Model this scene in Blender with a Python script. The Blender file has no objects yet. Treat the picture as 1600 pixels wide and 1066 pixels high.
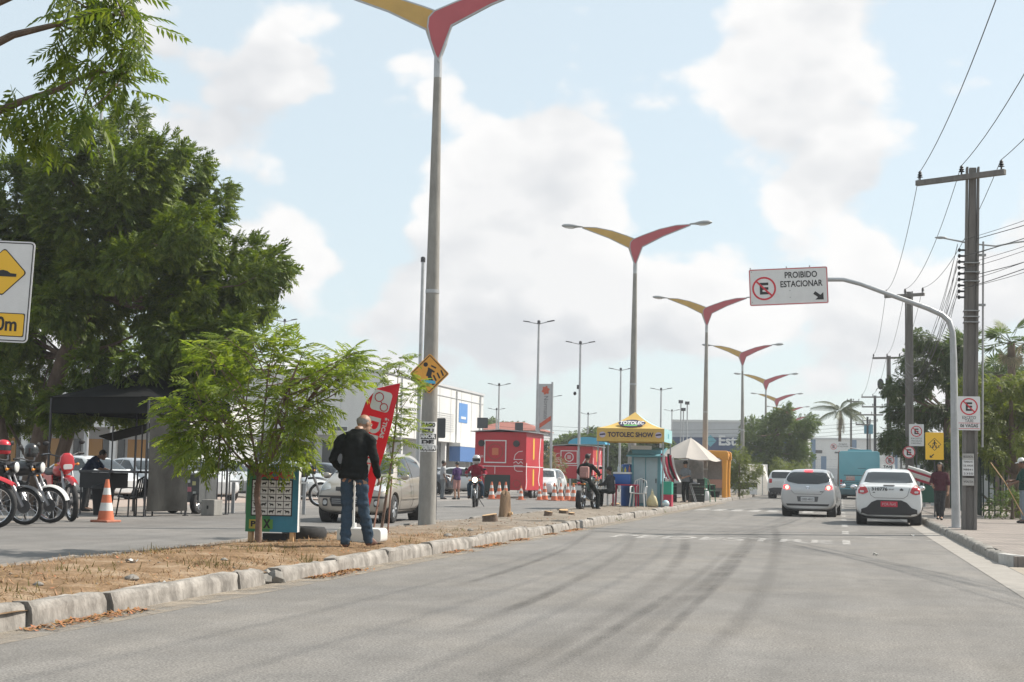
import bpy, bmesh, math, random
import numpy as np
from mathutils import Vector, Matrix, noise
from mathutils.bvhtree import BVHTree
R = math.radians
rnd = random.Random(7)
S = bpy.context.scene
COL = S.collection

# ------------------------------------------------------------------ camera
CAM_H, YAW, PITCH, ROLL, FPX = 1.12, R(12.6016), R(5.1843), R(1.15), 2300.0
cd = bpy.data.cameras.new('camera'); cam = bpy.data.objects.new('camera', cd); COL.objects.link(cam)
cd.sensor_width = 36.0; cd.lens = FPX/1600*36; cd.clip_start = 0.1; cd.clip_end = 6000
CM = Matrix.Rotation(YAW, 4, 'Z') @ Matrix.Rotation(math.pi/2+PITCH, 4, 'X') @ Matrix.Rotation(ROLL, 4, 'Z')
CM.translation = Vector((0, 0, CAM_H)); cam.matrix_world = CM
S.camera = cam
CR = CM.to_3x3()
def ray(px, py): return CR @ Vector(((px-800)/FPX, (533-py)/FPX, -1))
def gnd(px, py, z=0):                       # where a sight line meets the ground at height z
    r = ray(px, py); return Vector((0, 0, CAM_H)) + r*((z-CAM_H)/r.z)
def at(px, py, Y):                          # where a sight line reaches the distance Y along the road
    r = ray(px, py); return Vector((0, 0, CAM_H)) + r*(Y/r.y)

# ------------------------------------------------------------------ sky, sun, exposure
SUN_AZ, SUN_EL = R(32), R(46)               # azimuth counted from +X towards +Y
W = bpy.data.worlds.new('World'); S.world = W; W.use_nodes = True
def build_world():
    nt = W.node_tree; nt.nodes.clear(); N = nt.nodes; L = nt.links
    def math_(op, a, b=None, clamp=False):
        n = N.new('ShaderNodeMath'); n.operation = op; n.use_clamp = clamp
        for i, v in enumerate((a, b)):
            if v is None: continue
            if isinstance(v, (int, float)): n.inputs[i].default_value = v
            else: L.new(v, n.inputs[i])
        return n.outputs[0]
    out = N.new('ShaderNodeOutputWorld'); bg = N.new('ShaderNodeBackground'); L.new(bg.outputs[0], out.inputs[0])
    bg.inputs[1].default_value = 0.1
    sky = N.new('ShaderNodeTexSky'); sky.sky_type = 'NISHITA'; sky.sun_disc = False
    sky.sun_elevation = SUN_EL; sky.sun_rotation = math.pi/2-SUN_AZ
    sky.air_density = 1.0; sky.dust_density = 1.5; sky.ozone_density = 1.2
    tc = N.new('ShaderNodeTexCoord')
    sep = N.new('ShaderNodeSeparateXYZ'); L.new(tc.outputs['Generated'], sep.inputs[0])
    def dens(off):
        mp = N.new('ShaderNodeMapping'); L.new(tc.outputs['Generated'], mp.inputs[0])
        mp.inputs['Scale'].default_value = (1, 1, 1.55)
        mp.inputs['Location'].default_value = (CLOUD[0]+off[0], CLOUD[1]+off[1], CLOUD[2]+off[2])
        n1 = N.new('ShaderNodeTexNoise'); L.new(mp.outputs[0], n1.inputs[0])
        n1.inputs['Scale'].default_value = 5.6; n1.inputs['Detail'].default_value = 7; n1.inputs['Roughness'].default_value = 0.50; n1.inputs['Distortion'].default_value = 0.0
        vo = N.new('ShaderNodeTexVoronoi'); vo.feature = 'F1'; L.new(mp.outputs[0], vo.inputs['Vector']); vo.inputs['Scale'].default_value = 13.0; vo.inputs['Detail'].default_value = 2.0; vo.inputs['Roughness'].default_value = 0.55
        puff = math_('MULTIPLY', math_('SUBTRACT', 0.42, vo.outputs['Distance']), 0.16)
        return math_('ADD', n1.outputs[0], puff)
    d0 = dens((0, 0, 0)); d1 = dens((0.020, 0.012, 0.045))
    # big heaps of cloud and the openings between them, as directions in the sky
    bias = None
    for (px, py, r, amp) in SKYBLOBS:
        v = ray(px, py).normalized(); vs = N.new('ShaderNodeVectorMath'); vs.operation = 'DISTANCE'; L.new(tc.outputs['Generated'], vs.inputs[0]); vs.inputs[1].default_value = v
        mr = N.new('ShaderNodeMapRange'); mr.interpolation_type = 'SMOOTHERSTEP'; L.new(vs.outputs['Value'], mr.inputs[0]); mr.inputs[1].default_value = 0.0; mr.inputs[2].default_value = r/FPX; mr.inputs[3].default_value = amp; mr.inputs[4].default_value = 0.0
        bias = mr.outputs[0] if bias is None else math_('ADD', bias, mr.outputs[0])
    # more cover low down
    cov = math_('ADD', math_('ADD', d0, bias), math_('MULTIPLY', math_('SUBTRACT', 0.26, sep.outputs[2]), 0.30))
    ramp = N.new('ShaderNodeMapRange'); ramp.interpolation_type = 'SMOOTHSTEP'; L.new(cov, ramp.inputs[0])
    ramp.inputs[1].default_value = 0.425; ramp.inputs[2].default_value = 0.500; ramp.inputs[3].default_value = 0.0; ramp.inputs[4].default_value = 1.0
    lit = math_('ADD', math_('MULTIPLY', math_('SUBTRACT', d0, d1), 5.0), 0.62, True)
    thick = N.new('ShaderNodeMapRange'); L.new(cov, thick.inputs[0])
    thick.inputs[1].default_value = 0.46; thick.inputs[2].default_value = 0.64; thick.inputs[3].default_value = 0.18; thick.inputs[4].default_value = -0.28
    lit2 = math_('ADD', lit, thick.outputs[0], True)
    cc = N.new('ShaderNodeMix'); cc.data_type = 'RGBA'; L.new(lit2, cc.inputs[0])
    cc.inputs[6].default_value = (4.6, 4.75, 4.95, 1); cc.inputs[7].default_value = (6.3, 6.28, 6.25, 1)
    veil = N.new('ShaderNodeMix'); veil.data_type = 'RGBA'; veil.inputs[0].default_value = 0.70
    L.new(sky.outputs[0], veil.inputs[6]); veil.inputs[7].default_value = (5.3, 6.0, 6.2, 1)
    mx = N.new('ShaderNodeMix'); mx.data_type = 'RGBA'; L.new(ramp.outputs[0], mx.inputs[0])
    L.new(veil.outputs[2], mx.inputs[6]); L.new(cc.outputs[2], mx.inputs[7])
    L.new(mx.outputs[2], bg.inputs[0])
CLOUD = (3.1, 1.7, 0.4)
SKYBLOBS = [(560, 250, 190, -.13), (520, 40, 130, -.07), (1030, 200, 220, -.12), (1090, 330, 170, -.08), (1000, 20, 200, -.06), (345, 30, 90, -.07), (600, 380, 110, -.07), (1480, 250, 190, -.07), (820, 60, 200, -.10),
            (830, 270, 230, .10), (300, 300, 260, .13), (500, 110, 170, .08), (1270, 150, 260, .10), (1330, 330, 230, .09), (700, 480, 300, .06), (200, 120, 220, .08), (1560, 80, 200, .06), (400, 150, 200, .11), (450, 400, 200, .07), (230, 60, 160, .06), (900, 10, 120, .05)]
build_world()
sl = bpy.data.lights.new('sun', 'SUN'); sl.energy = 4.2; sl.angle = R(0.6); sl.color = (1.0, 0.93, 0.83)
sun = bpy.data.objects.new('sun', sl); COL.objects.link(sun)
sd = Vector((math.cos(SUN_AZ)*math.cos(SUN_EL), math.sin(SUN_AZ)*math.cos(SUN_EL), math.sin(SUN_EL)))
sun.rotation_euler = sd.to_track_quat('Z', 'Y').to_euler(); sun.location = (30, 20, 40)
S.view_settings.view_transform = 'Standard'; S.view_settings.look = 'None'
S.view_settings.exposure = 0.66; S.view_settings.gamma = 1.0; S.view_settings.use_curve_mapping = False
S.render.engine = 'CYCLES'
W.cycles.sampling_method = 'MANUAL'; W.cycles.sample_map_resolution = 512

# ------------------------------------------------------------------ materials
MATS = {}
def mat(name, col, rough=0.6, metal=0.0, var=0.0, scale=8.0, col2=None, bump=0.0, bscale=None, spec=0.5, coat=0.0, alpha=1.0, emit=0.0, island=0.0, trans=0.0, stretch=(1,1,1), streak=0.0):
    if name in MATS: return MATS[name]
    m = bpy.data.materials.new(name); m.use_nodes = True; nt = m.node_tree; N = nt.nodes; L = nt.links
    p = N['Principled BSDF']; out = N['Material Output']
    p.inputs['Roughness'].default_value = rough; p.inputs['Metallic'].default_value = metal
    p.inputs['Specular IOR Level'].default_value = spec; p.inputs['Coat Weight'].default_value = coat
    p.inputs['Coat Roughness'].default_value = 0.06
    c = (*col, 1); p.inputs['Base Color'].default_value = c
    csock = None
    if var > 0 or col2 is not None or bump > 0 or streak > 0:
        tc = N.new('ShaderNodeTexCoord'); mp = N.new('ShaderNodeMapping'); L.new(tc.outputs['Object'], mp.inputs[0]); mp.inputs['Scale'].default_value = stretch
    if var > 0 or col2 is not None:
        n = N.new('ShaderNodeTexNoise'); L.new(mp.outputs[0], n.inputs[0]); n.inputs['Scale'].default_value = scale; n.inputs['Detail'].default_value = 6; n.inputs['Roughness'].default_value = 0.65
        r = N.new('ShaderNodeValToRGB'); L.new(n.outputs[0], r.inputs[0])
        a = c; b = (*col2, 1) if col2 is not None else c
        if var > 0:
            a = tuple(x*(1-var) for x in a[:3])+(1,); b = tuple(min(1, x*(1+var*0.6)) for x in b[:3])+(1,)
        r.color_ramp.elements[0].color = a; r.color_ramp.elements[1].color = b
        r.color_ramp.elements[0].position = 0.32; r.color_ramp.elements[1].position = 0.68
        csock = r.outputs[0]
    if island > 0:
        g = N.new('ShaderNodeNewGeometry'); hs = N.new('ShaderNodeHueSaturation')
        mr = N.new('ShaderNodeMapRange'); L.new(g.outputs['Random Per Island'], mr.inputs[0]); mr.inputs[3].default_value = 1-island; mr.inputs[4].default_value = 1+island
        L.new(mr.outputs[0], hs.inputs['Value'])
        mr2 = N.new('ShaderNodeMapRange'); L.new(g.outputs['Random Per Island'], mr2.inputs[0]); mr2.inputs[3].default_value = 0.5+0.025*island*2; mr2.inputs[4].default_value = 0.5-0.03*island*2
        L.new(mr2.outputs[0], hs.inputs['Hue'])
        if csock: L.new(csock, hs.inputs['Color'])
        else: hs.inputs['Color'].default_value = c
        csock = hs.outputs[0]
    if csock: L.new(csock, p.inputs['Base Color'])
    if bump > 0:
        n = N.new('ShaderNodeTexNoise'); L.new(mp.outputs[0], n.inputs[0]); n.inputs['Scale'].default_value = bscale or scale*4; n.inputs['Detail'].default_value = 5
        b = N.new('ShaderNodeBump'); b.inputs['Strength'].default_value = bump; b.inputs['Distance'].default_value = 0.02
        L.new(n.outputs[0], b.inputs['Height']); L.new(b.outputs[0], p.inputs['Normal'])
    if emit > 0:
        p.inputs['Emission Color'].default_value = c; p.inputs['Emission Strength'].default_value = emit
    if alpha < 1: p.inputs['Alpha'].default_value = alpha
    if trans > 0:
        t = N.new('ShaderNodeBsdfTranslucent'); mx = N.new('ShaderNodeMixShader'); mx.inputs[0].default_value = trans
        if csock:
            hs = N.new('ShaderNodeHueSaturation'); L.new(csock, hs.inputs['Color']); hs.inputs['Value'].default_value = 1.5; hs.inputs['Saturation'].default_value = 1.1
            L.new(hs.outputs[0], t.inputs[0])
        else: t.inputs[0].default_value = c
        L.new(p.outputs[0], mx.inputs[1]); L.new(t.outputs[0], mx.inputs[2]); L.new(mx.outputs[0], out.inputs[0])
    MATS[name] = m
    return m

# ------------------------------------------------------------------ mesh builder
class MB:
    def __init__(s): s.v = []; s.f = []
    def add(s, vs, fs):
        o = len(s.v); s.v += [tuple(v) for v in vs]; s.f += [tuple(i+o for i in f) for f in fs]; return s
    def box(s, c, d, rot=None, taper=1.0):
        x, y, z = d[0]/2, d[1]/2, d[2]/2
        vs = [Vector((a*x*(taper if e > 0 else 1), b*y*(taper if e > 0 else 1), e*z)) for e in (-1, 1) for b in (-1, 1) for a in (-1, 1)]
        if rot is not None:
            m = rot if isinstance(rot, Matrix) else Matrix.Rotation(rot, 3, 'Z')
            vs = [m @ v for v in vs]
        c = Vector(c)
        return s.add([v+c for v in vs], [(0,2,3,1),(4,5,7,6),(0,1,5,4),(2,6,7,3),(0,4,6,2),(1,3,7,5)])
    def bb(s, x0, x1, y0, y1, z0, z1): return s.box(((x0+x1)/2, (y0+y1)/2, (z0+z1)/2), (x1-x0, y1-y0, z1-z0))
    def tube(s, pts, rad, n=8, caps=True, flat=None, ref=None):
        pts = [Vector(p) for p in pts]; k = len(pts)
        if not isinstance(rad, (list, tuple)): rad = [rad]*k
        rings = []; prev = None
        for i, p in enumerate(pts):
            d = (pts[min(i+1, k-1)]-pts[max(i-1, 0)]).normalized()
            if ref is not None: a = Vector(ref); a = (a-d*a.dot(d)).normalized()
            elif prev is None:
                a = Vector((0, 0, 1)) if abs(d.z) < 0.9 else Vector((1, 0, 0)); a = (a-d*a.dot(d)).normalized()
            else:
                a = prev-d*prev.dot(d); a = a.normalized()
            prev = a; b = d.cross(a)
            r = rad[i]; ra, rb = r if isinstance(r, (list, tuple)) else (r, r)
            rings.append([p+a*math.cos(2*math.pi*j/n)*ra+b*math.sin(2*math.pi*j/n)*rb for j in range(n)])
        vs = [v for r in rings for v in r]; fs = []
        for i in range(k-1):
            for j in range(n):
                fs.append((i*n+j, i*n+(j+1) % n, (i+1)*n+(j+1) % n, (i+1)*n+j))
        if caps: fs.append(tuple(range(n-1, -1, -1))); fs.append(tuple((k-1)*n+j for j in range(n)))
        return s.add(vs, fs)
    def cyl(s, p0, p1, r0, r1=None, n=12): return s.tube([p0, p1], [r0, r0 if r1 is None else r1], n)
    def lathe(s, prof, n=16, M=None, close=False):
        vs = []; k = len(prof)
        for (r, z) in prof:
            for j in range(n):
                a = 2*math.pi*j/n; v = Vector((r*math.cos(a), r*math.sin(a), z)); vs.append(M @ v if M else v)
        fs = []
        for i in range(k if close else k-1):
            i2 = (i+1) % k
            for j in range(n): fs.append((i*n+j, i*n+(j+1) % n, i2*n+(j+1) % n, i2*n+j))
        if not close:
            fs.append(tuple(range(n-1, -1, -1))); fs.append(tuple((k-1)*n+j for j in range(n)))
        return s.add(vs, fs)
    def ell(s, c, r, n=12, m=8, M=None):
        prof = [(max(1e-4, math.sin(math.pi*i/m)), -math.cos(math.pi*i/m)) for i in range(m+1)]
        T = Matrix.Translation(Vector(c)) @ (M.to_4x4() if M else Matrix.Identity(4)) @ Matrix.Diagonal((*r, 1)) if not isinstance(r, (int, float)) else Matrix.Translation(Vector(c)) @ Matrix.Diagonal((r, r, r, 1))
        return s.lathe(prof, n, T)
    def prism(s, poly, d0, d1, M=None):
        # polygon in (x,z), extruded along y from d0 to d1
        n = len(poly); vs = [Vector((x, d0, z)) for x, z in poly]+[Vector((x, d1, z)) for x, z in poly]
        if M: vs = [M @ v for v in vs]
        fs = [tuple(range(n)), tuple(range(2*n-1, n-1, -1))]+[(j, j+n, (j+1) % n+n, (j+1) % n) for j in range(n)]
        return s.add(vs, fs)
    def sheet(s, fn, nu, nv):
        vs = [fn(i/nu, j/nv) for j in range(nv+1) for i in range(nu+1)]
        fs = [(j*(nu+1)+i, j*(nu+1)+i+1, (j+1)*(nu+1)+i+1, (j+1)*(nu+1)+i) for j in range(nv) for i in range(nu)]
        return s.add(vs, fs)
    def mesh(s, name):
        me = bpy.data.meshes.new(name); me.from_pydata(s.v, [], s.f); me.update(); return me
    def build(s, name, m, parent=None, smooth=False, bevel=0.0, thick=0.0, fixn=True, ang=40, **kw):
        me = s.mesh(name)
        bm = bmesh.new(); bm.from_mesh(me)
        if thick: bmesh.ops.solidify(bm, geom=bm.faces[:], thickness=thick)
        if fixn: bmesh.ops.recalc_face_normals(bm, faces=bm.faces[:])
        if bevel: bmesh.ops.bevel(bm, geom=[e for e in bm.edges if len(e.link_faces) == 2 and e.calc_face_angle(0) > 0.6], offset=bevel, segments=2, profile=0.6, affect='EDGES')
        bm.to_mesh(me); bm.free()
        return link(name, me, m, parent, smooth, ang, **kw)
def link(name, me, m, parent=None, smooth=False, ang=40, loc=None, rotz=None):
    o = bpy.data.objects.new(name, me); COL.objects.link(o)
    if m is not None and len(me.materials) == 0: me.materials.append(m)
    if smooth:
        me.shade_smooth()
        me.set_sharp_from_angle(angle=R(ang))
    if parent is not None: o.parent = parent
    if loc is not None: o.location = loc
    if rotz is not None: o.rotation_euler = (0, 0, rotz)
    return o
def tag(o, label=None, cat=None, group=None, kind=None):
    if label: o['label'] = label
    if cat: o['category'] = cat
    if group: o['group'] = group
    if kind: o['kind'] = kind
    return o
def thing(name, label, cat, loc=(0, 0, 0), rotz=0, group=None):
    o = bpy.data.objects.new(name, None); COL.objects.link(o); o.empty_display_size = 0.2
    o.location = loc; o.rotation_euler = (0, 0, rotz)
    return tag(o, label, cat, group)
def struct(o): o['kind'] = 'structure'; return o
def part(name, loc, parent):
    o = bpy.data.objects.new(name, None); COL.objects.link(o); o.location = loc; o.parent = parent; return o
def arr_mesh(name, V, F):
    V = np.asarray(V, np.float32); F = np.asarray(F, np.int32); k = F.shape[1]
    me = bpy.data.meshes.new(name); me.vertices.add(len(V)); me.vertices.foreach_set('co', V.ravel())
    me.loops.add(F.size); me.loops.foreach_set('vertex_index', F.ravel())
    me.polygons.add(len(F)); me.polygons.foreach_set('loop_start', np.arange(0, F.size, k, dtype=np.int32))
    try: me.polygons.foreach_set('loop_total', np.full(len(F), k, np.int32))
    except Exception: pass
    me.update(calc_edges=True); me.validate(); return me
TMP = bpy.data.scenes.new('workbench')
def realise(o):                              # evaluate modifiers in a small side scene, which keeps the script fast
    TMP.collection.objects.link(o); vl = TMP.view_layers[0]; vl.update(); dg = vl.depsgraph; dg.update()
    me = bpy.data.meshes.new_from_object(o.evaluated_get(dg)); TMP.collection.objects.unlink(o); return me
def copy_tree(o, parent=None):
    c = o.copy(); COL.objects.link(c); c.parent = parent
    for ch in list(o.children): copy_tree(ch, c)
    return c
RX90 = Matrix.Rotation(math.pi/2, 4, 'X')
FACE = Matrix.Rotation(math.pi/2, 4, 'X')          # text plane (x,y) -> (x,z), reading towards -Y
def lettering(txt, size, m, parent, loc, M=FACE, width=None, bold=0.0, name='lettering', ext=0.002, align='CENTER', sx=1.0):
    cu = bpy.data.curves.new('t', 'FONT'); cu.body = txt; cu.size = size; cu.align_x = align; cu.align_y = 'CENTER'
    cu.extrude = ext; cu.offset = bold; cu.resolution_u = 3
    t = bpy.data.objects.new('t', cu)
    me = realise(t); bpy.data.objects.remove(t); bpy.data.curves.remove(cu)
    me.materials.clear(); me.name = name
    xs = [v.co.x for v in me.vertices]
    k = sx
    if width and xs: k = width/(max(xs)-min(xs))
    me.transform(Matrix.Translation(loc) @ M @ Matrix.Diagonal((k, 1, 1, 1)))
    return link(name, me, m, parent)
def ring(mb, r, t, n=28, y0=-0.004, y1=0.0, cx=0, cz=0):
    for j in range(n):
        a, b = 2*math.pi*j/n, 2*math.pi*(j+1)/n
        q = [(r*math.cos(a), r*math.sin(a)), (r*math.cos(b), r*math.sin(b)), ((r-t)*math.cos(b), (r-t)*math.sin(b)), ((r-t)*math.cos(a), (r-t)*math.sin(a))]
        mb.prism([(cx+x, cz+z) for x, z in q], y0, y1)
    return mb
def rrect(w, h, r, n=4, cx=0, cz=0):
    out = []
    for (sx, sz, a0) in ((1, 1, 0), (-1, 1, 90), (-1, -1, 180), (1, -1, 270)):
        for i in range(n+1):
            a = R(a0+90*i/n); out.append((cx+sx*(w/2-r)+r*math.cos(a), cz+sz*(h/2-r)+r*math.sin(a)))
    return out
def circ(r, n=24, cx=0, cz=0): return [(cx+r*math.cos(2*math.pi*j/n), cz+r*math.sin(2*math.pi*j/n)) for j in range(n)]
def obliq(p0, p1, w):                       # a bar between two (x,z) points
    d = Vector((p1[0]-p0[0], p1[1]-p0[1])).normalized(); n = Vector((-d.y, d.x))*w/2
    return [(p0[0]+n.x, p0[1]+n.y), (p0[0]-n.x, p0[1]-n.y), (p1[0]-n.x, p1[1]-n.y), (p1[0]+n.x, p1[1]+n.y)]

# palette
m_steel = mat('galvanised', (0.42, 0.43, 0.44), 0.5, 0.6, var=0.15, scale=3)
m_greymetal = mat('grey_metal', (0.33, 0.34, 0.35), 0.55, 0.2, var=0.15, scale=4)
m_darkmetal = mat('dark_metal', (0.05, 0.05, 0.055), 0.5, 0.3)
m_black = mat('black_plastic', (0.018, 0.018, 0.020), 0.6, spec=.3)
m_rubber = mat('rubber', (0.024, 0.024, 0.025), 0.85, var=0.3, scale=20)
m_chrome = mat('chrome', (0.75, 0.75, 0.77), 0.18, 1.0)
m_white = mat('white_paint', (0.66, 0.66, 0.65), 0.5, var=0.05, scale=2)
m_whitep = mat('white_plastic', (0.64, 0.64, 0.62), 0.45)
m_signblack = mat('sign_black', (0.02, 0.02, 0.022), 0.6)
m_signred = mat('sign_red', (0.55, 0.03, 0.05), 0.5)
m_signyel = mat('sign_yellow', (0.80, 0.47, 0.03), 0.5)
m_signorange = mat('sign_orange', (0.72, 0.34, 0.05), 0.55, var=0.12, scale=6)
m_signwhite = mat('sign_white', (0.66, 0.66, 0.66), 0.5, var=0.06, scale=5)
m_wood = mat('cut_wood', (0.55, 0.36, 0.19), 0.8, var=0.2, scale=12)
m_bark = mat('bark', (0.14, 0.10, 0.075), 0.9, var=0.35, scale=10, bump=0.6, stretch=(1, 1, 0.3))
m_pole = mat('weathered_pole', (0.16, 0.15, 0.14), 0.85, var=0.3, scale=4, bump=0.4, stretch=(2, 2, 0.25))
m_concrete = mat('concrete', (0.27, 0.26, 0.24), 0.85, var=0.2, scale=5, bump=0.3, stretch=(1, 1, 0.4))
m_glass = mat('dark_glass', (0.02, 0.024, 0.026), 0.06, 0.0, spec=0.7)
m_shirt = None
# ------------------------------------------------------------------ ground, roads, kerbs
def asphalt(name, base, warm, grain=1.0):
    m = bpy.data.materials.new(name); m.use_nodes = True; N = m.node_tree.nodes; L = m.node_tree.links; p = N['Principled BSDF']
    p.inputs['Roughness'].default_value = 0.82; p.inputs['Specular IOR Level'].default_value = 0.35
    tc = N.new('ShaderNodeTexCoord')
    def nz(scale, detail, st=(1, 1, 1), rough=0.6):
        mp = N.new('ShaderNodeMapping'); mp.inputs['Scale'].default_value = st; L.new(tc.outputs['Object'], mp.inputs[0])
        n = N.new('ShaderNodeTexNoise'); n.inputs['Scale'].default_value = scale; n.inputs['Detail'].default_value = detail; n.inputs['Roughness'].default_value = rough
        L.new(mp.outputs[0], n.inputs[0]); return n.outputs[0]
    def mr(s, a, b, c, d):
        n = N.new('ShaderNodeMapRange'); L.new(s, n.inputs[0])
        for i, v in enumerate((a, b, c, d)): n.inputs[i+1].default_value = v
        return n.outputs[0]
    def mul(a, b):
        n = N.new('ShaderNodeMath'); n.operation = 'MULTIPLY'; L.new(a, n.inputs[0]); L.new(b, n.inputs[1]); return n.outputs[0]
    big = mr(nz(0.35, 5), 0.3, 0.7, 0.86, 1.12)
    lane = mr(nz(1.1, 4, (1.3, 0.07, 1)), 0.3, 0.7, 0.86, 1.10)
    patch = mr(nz(2.2, 7, (1, 0.6, 1), 0.7), 0.35, 0.65, 0.86, 1.08)
    fine = mr(nz(70, 2), 0.25, 0.75, 1-0.42*grain, 1+0.42*grain)
    stain = mr(nz(0.9, 6, (1, 0.5, 1), 0.75), 0.60, 0.72, 1.0, 0.74)
    med = mr(nz(30, 3, (1, .8, 1), .8), 0.3, 0.7, 0.80, 1.18)
    v = mul(mul(mul(mul(mul(big, lane), patch), fine), stain), med)
    vm = N.new('ShaderNodeVectorMath'); vm.operation = 'SCALE'; vm.inputs[0].default_value = base; L.new(v, vm.inputs['Scale'])
    mx = N.new('ShaderNodeMix'); mx.data_type = 'RGBA'; L.new(mr(nz(0.6, 5), 0.4, 0.7, 0, 0.55), mx.inputs[0])
    L.new(vm.outputs[0], mx.inputs[6])
    vm2 = N.new('ShaderNodeVectorMath'); vm2.operation = 'SCALE'; vm2.inputs[0].default_value = warm; L.new(v, vm2.inputs['Scale']); L.new(vm2.outputs[0], mx.inputs[7])
    L.new(mx.outputs[2], p.inputs['Base Color'])
    b = N.new('ShaderNodeBump'); b.inputs['Strength'].default_value = 0.35; b.inputs['Distance'].default_value = 0.006; L.new(nz(90, 3), b.inputs['Height']); L.new(b.outputs[0], p.inputs['Normal'])
    return m
m_road = asphalt('road_asphalt', (0.172, 0.163, 0.152), (0.198, 0.180, 0.157), 1.5)
m_road2 = asphalt('far_carriageway_asphalt', (0.165, 0.158, 0.150), (0.19, 0.175, 0.16))
m_lot = asphalt('parking_lot', (0.22, 0.205, 0.19), (0.25, 0.21, 0.175), 0.6)
m_dust = mat('dusty_ground', (0.30, 0.25, 0.19), 0.95, col2=(0.22, 0.20, 0.15), scale=0.4, bump=0.2, bscale=4)
def sheetobj(name, x0, x1, y0, y1, z, m, nx=1, ny=1):
    mb = MB(); mb.sheet(lambda u, v: Vector((x0+(x1-x0)*u, y0+(y1-y0)*v, z)), nx, ny)
    return struct(mb.build(name, m, fixn=False))
sheetobj('ground', -2500, 2500, -600, 3500, -0.03, m_dust)
KL, KR = -5.45, 2.2                      # inner faces of the kerbs
sheetobj('road', KL-0.05, KR+0.05, -30, 420, 0.0, m_road)
sheetobj('far_carriageway', -15.6, -8.3, -30, 420, 0.0, m_road2)
sheetobj('parking_lot', -90, -15.6, -30, 260, -0.004, m_lot)
m_pinkpav = mat('walkway_paving', (0.34, 0.27, 0.23), 0.9, var=0.15, scale=2)
sheetobj('walkway', -24, -19.5, 30, 58, 0.004, m_pinkpav)

# dry median strip
m_soil = bpy.data.materials.new('dry_soil'); m_soil.use_nodes = True
def soil():
    N = m_soil.node_tree.nodes; L = m_soil.node_tree.links; p = N['Principled BSDF']; p.inputs['Roughness'].default_value = 0.95; p.inputs['Specular IOR Level'].default_value = 0.1
    tc = N.new('ShaderNodeTexCoord'); sp = N.new('ShaderNodeSeparateXYZ'); L.new(tc.outputs['Object'], sp.inputs[0])
    def nz(scale, detail=6, rough=0.65):
        n = N.new('ShaderNodeTexNoise'); n.inputs['Scale'].default_value = scale; n.inputs['Detail'].default_value = detail; n.inputs['Roughness'].default_value = rough; L.new(tc.outputs['Object'], n.inputs[0]); return n.outputs[0]
    r1 = N.new('ShaderNodeValToRGB'); L.new(nz(2.2), r1.inputs[0]); e = r1.color_ramp.elements
    e[0].position = 0.33; e[0].color = (0.13, 0.085, 0.048, 1); e[1].position = 0.66; e[1].color = (0.34, 0.255, 0.175, 1)
    e2 = r1.color_ramp.elements.new(0.5); e2.color = (0.235, 0.155, 0.092, 1)
    r2 = N.new('ShaderNodeValToRGB'); L.new(nz(3.0), r2.inputs[0]); e = r2.color_ramp.elements
    e[0].position = 0.3; e[0].color = (0.17, 0.143, 0.115, 1); e[1].position = 0.7; e[1].color = (0.30, 0.26, 0.215, 1)
    a = N.new('ShaderNodeMath'); a.operation = 'ADD'; L.new(sp.outputs[1], a.inputs[0])
    b = N.new('ShaderNodeMath'); b.operation = 'MULTIPLY'; L.new(nz(0.8, 4), b.inputs[0]); b.inputs[1].default_value = 14; L.new(b.outputs[0], a.inputs[1])
    mr = N.new('ShaderNodeMapRange'); L.new(a.outputs[0], mr.inputs[0]); mr.inputs[1].default_value = 27; mr.inputs[2].default_value = 36
    mx = N.new('ShaderNodeMix'); mx.data_type = 'RGBA'; L.new(mr.outputs[0], mx.inputs[0]); L.new(r1.outputs[0], mx.inputs[6]); L.new(r2.outputs[0], mx.inputs[7])
    hs = N.new('ShaderNodeHueSaturation'); L.new(mx.outputs[2], hs.inputs['Color'])
    m2 = N.new('ShaderNodeMapRange'); L.new(nz(38, 4), m2.inputs[0]); m2.inputs[1].default_value = 0.3; m2.inputs[2].default_value = 0.7; m2.inputs[3].default_value = 0.62; m2.inputs[4].default_value = 1.3; L.new(m2.outputs[0], hs.inputs['Value'])
    L.new(hs.outputs[0], p.inputs['Base Color'])
    bp = N.new('ShaderNodeBump'); bp.inputs['Strength'].default_value = 0.7; bp.inputs['Distance'].default_value = 0.03; L.new(nz(22, 6), bp.inputs['Height']); L.new(bp.outputs[0], p.inputs['Normal'])
soil()
def med_z(x, y):
    u = min(1, max(0, (x+8.3)/2.75)); edge = min(1, 4*u, 4*(1-u)+0.35)
    n = noise.noise(Vector((x*0.9, y*0.5, 3.3)))*0.05+noise.noise(Vector((x*3.1, y*2.6, 1.1)))*0.022
    hump = 0.05 if y < 22 else 0.0
    return 0.085+edge*(0.045+hump*(1-abs(2*u-1)))+n*edge
def med_sheet():
    ys = [2+0.16*i for i in range(200)]; y = ys[-1]
    while y < 300: y += 0.5 if y < 70 else 4; ys.append(y)
    nx = 22; mb = MB(); vs = []; fs = []
    for j, y in enumerate(ys):
        for i in range(nx+1):
            x = -8.3+2.75*i/nx; vs.append((x, y, med_z(x, y)))
    for j in range(len(ys)-1):
        for i in range(nx): a = j*(nx+1)+i; fs.append((a, a+1, a+nx+2, a+nx+1))
    mb.add(vs, fs); return struct(mb.build('median_strip', m_soil, fixn=False, smooth=True))
med_sheet()
m_kerb = mat('kerb_concrete', (0.12, 0.108, 0.094), 0.9, col2=(0.34, 0.315, 0.285), scale=4.0, bump=0.8, bscale=24, var=0.15, stretch=(1.6, 1, .45))
m_kerbr = mat('kerb_dark', (0.15, 0.14, 0.125), 0.9, col2=(0.30, 0.28, 0.25), scale=3.0, bump=0.5, bscale=18)
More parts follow.
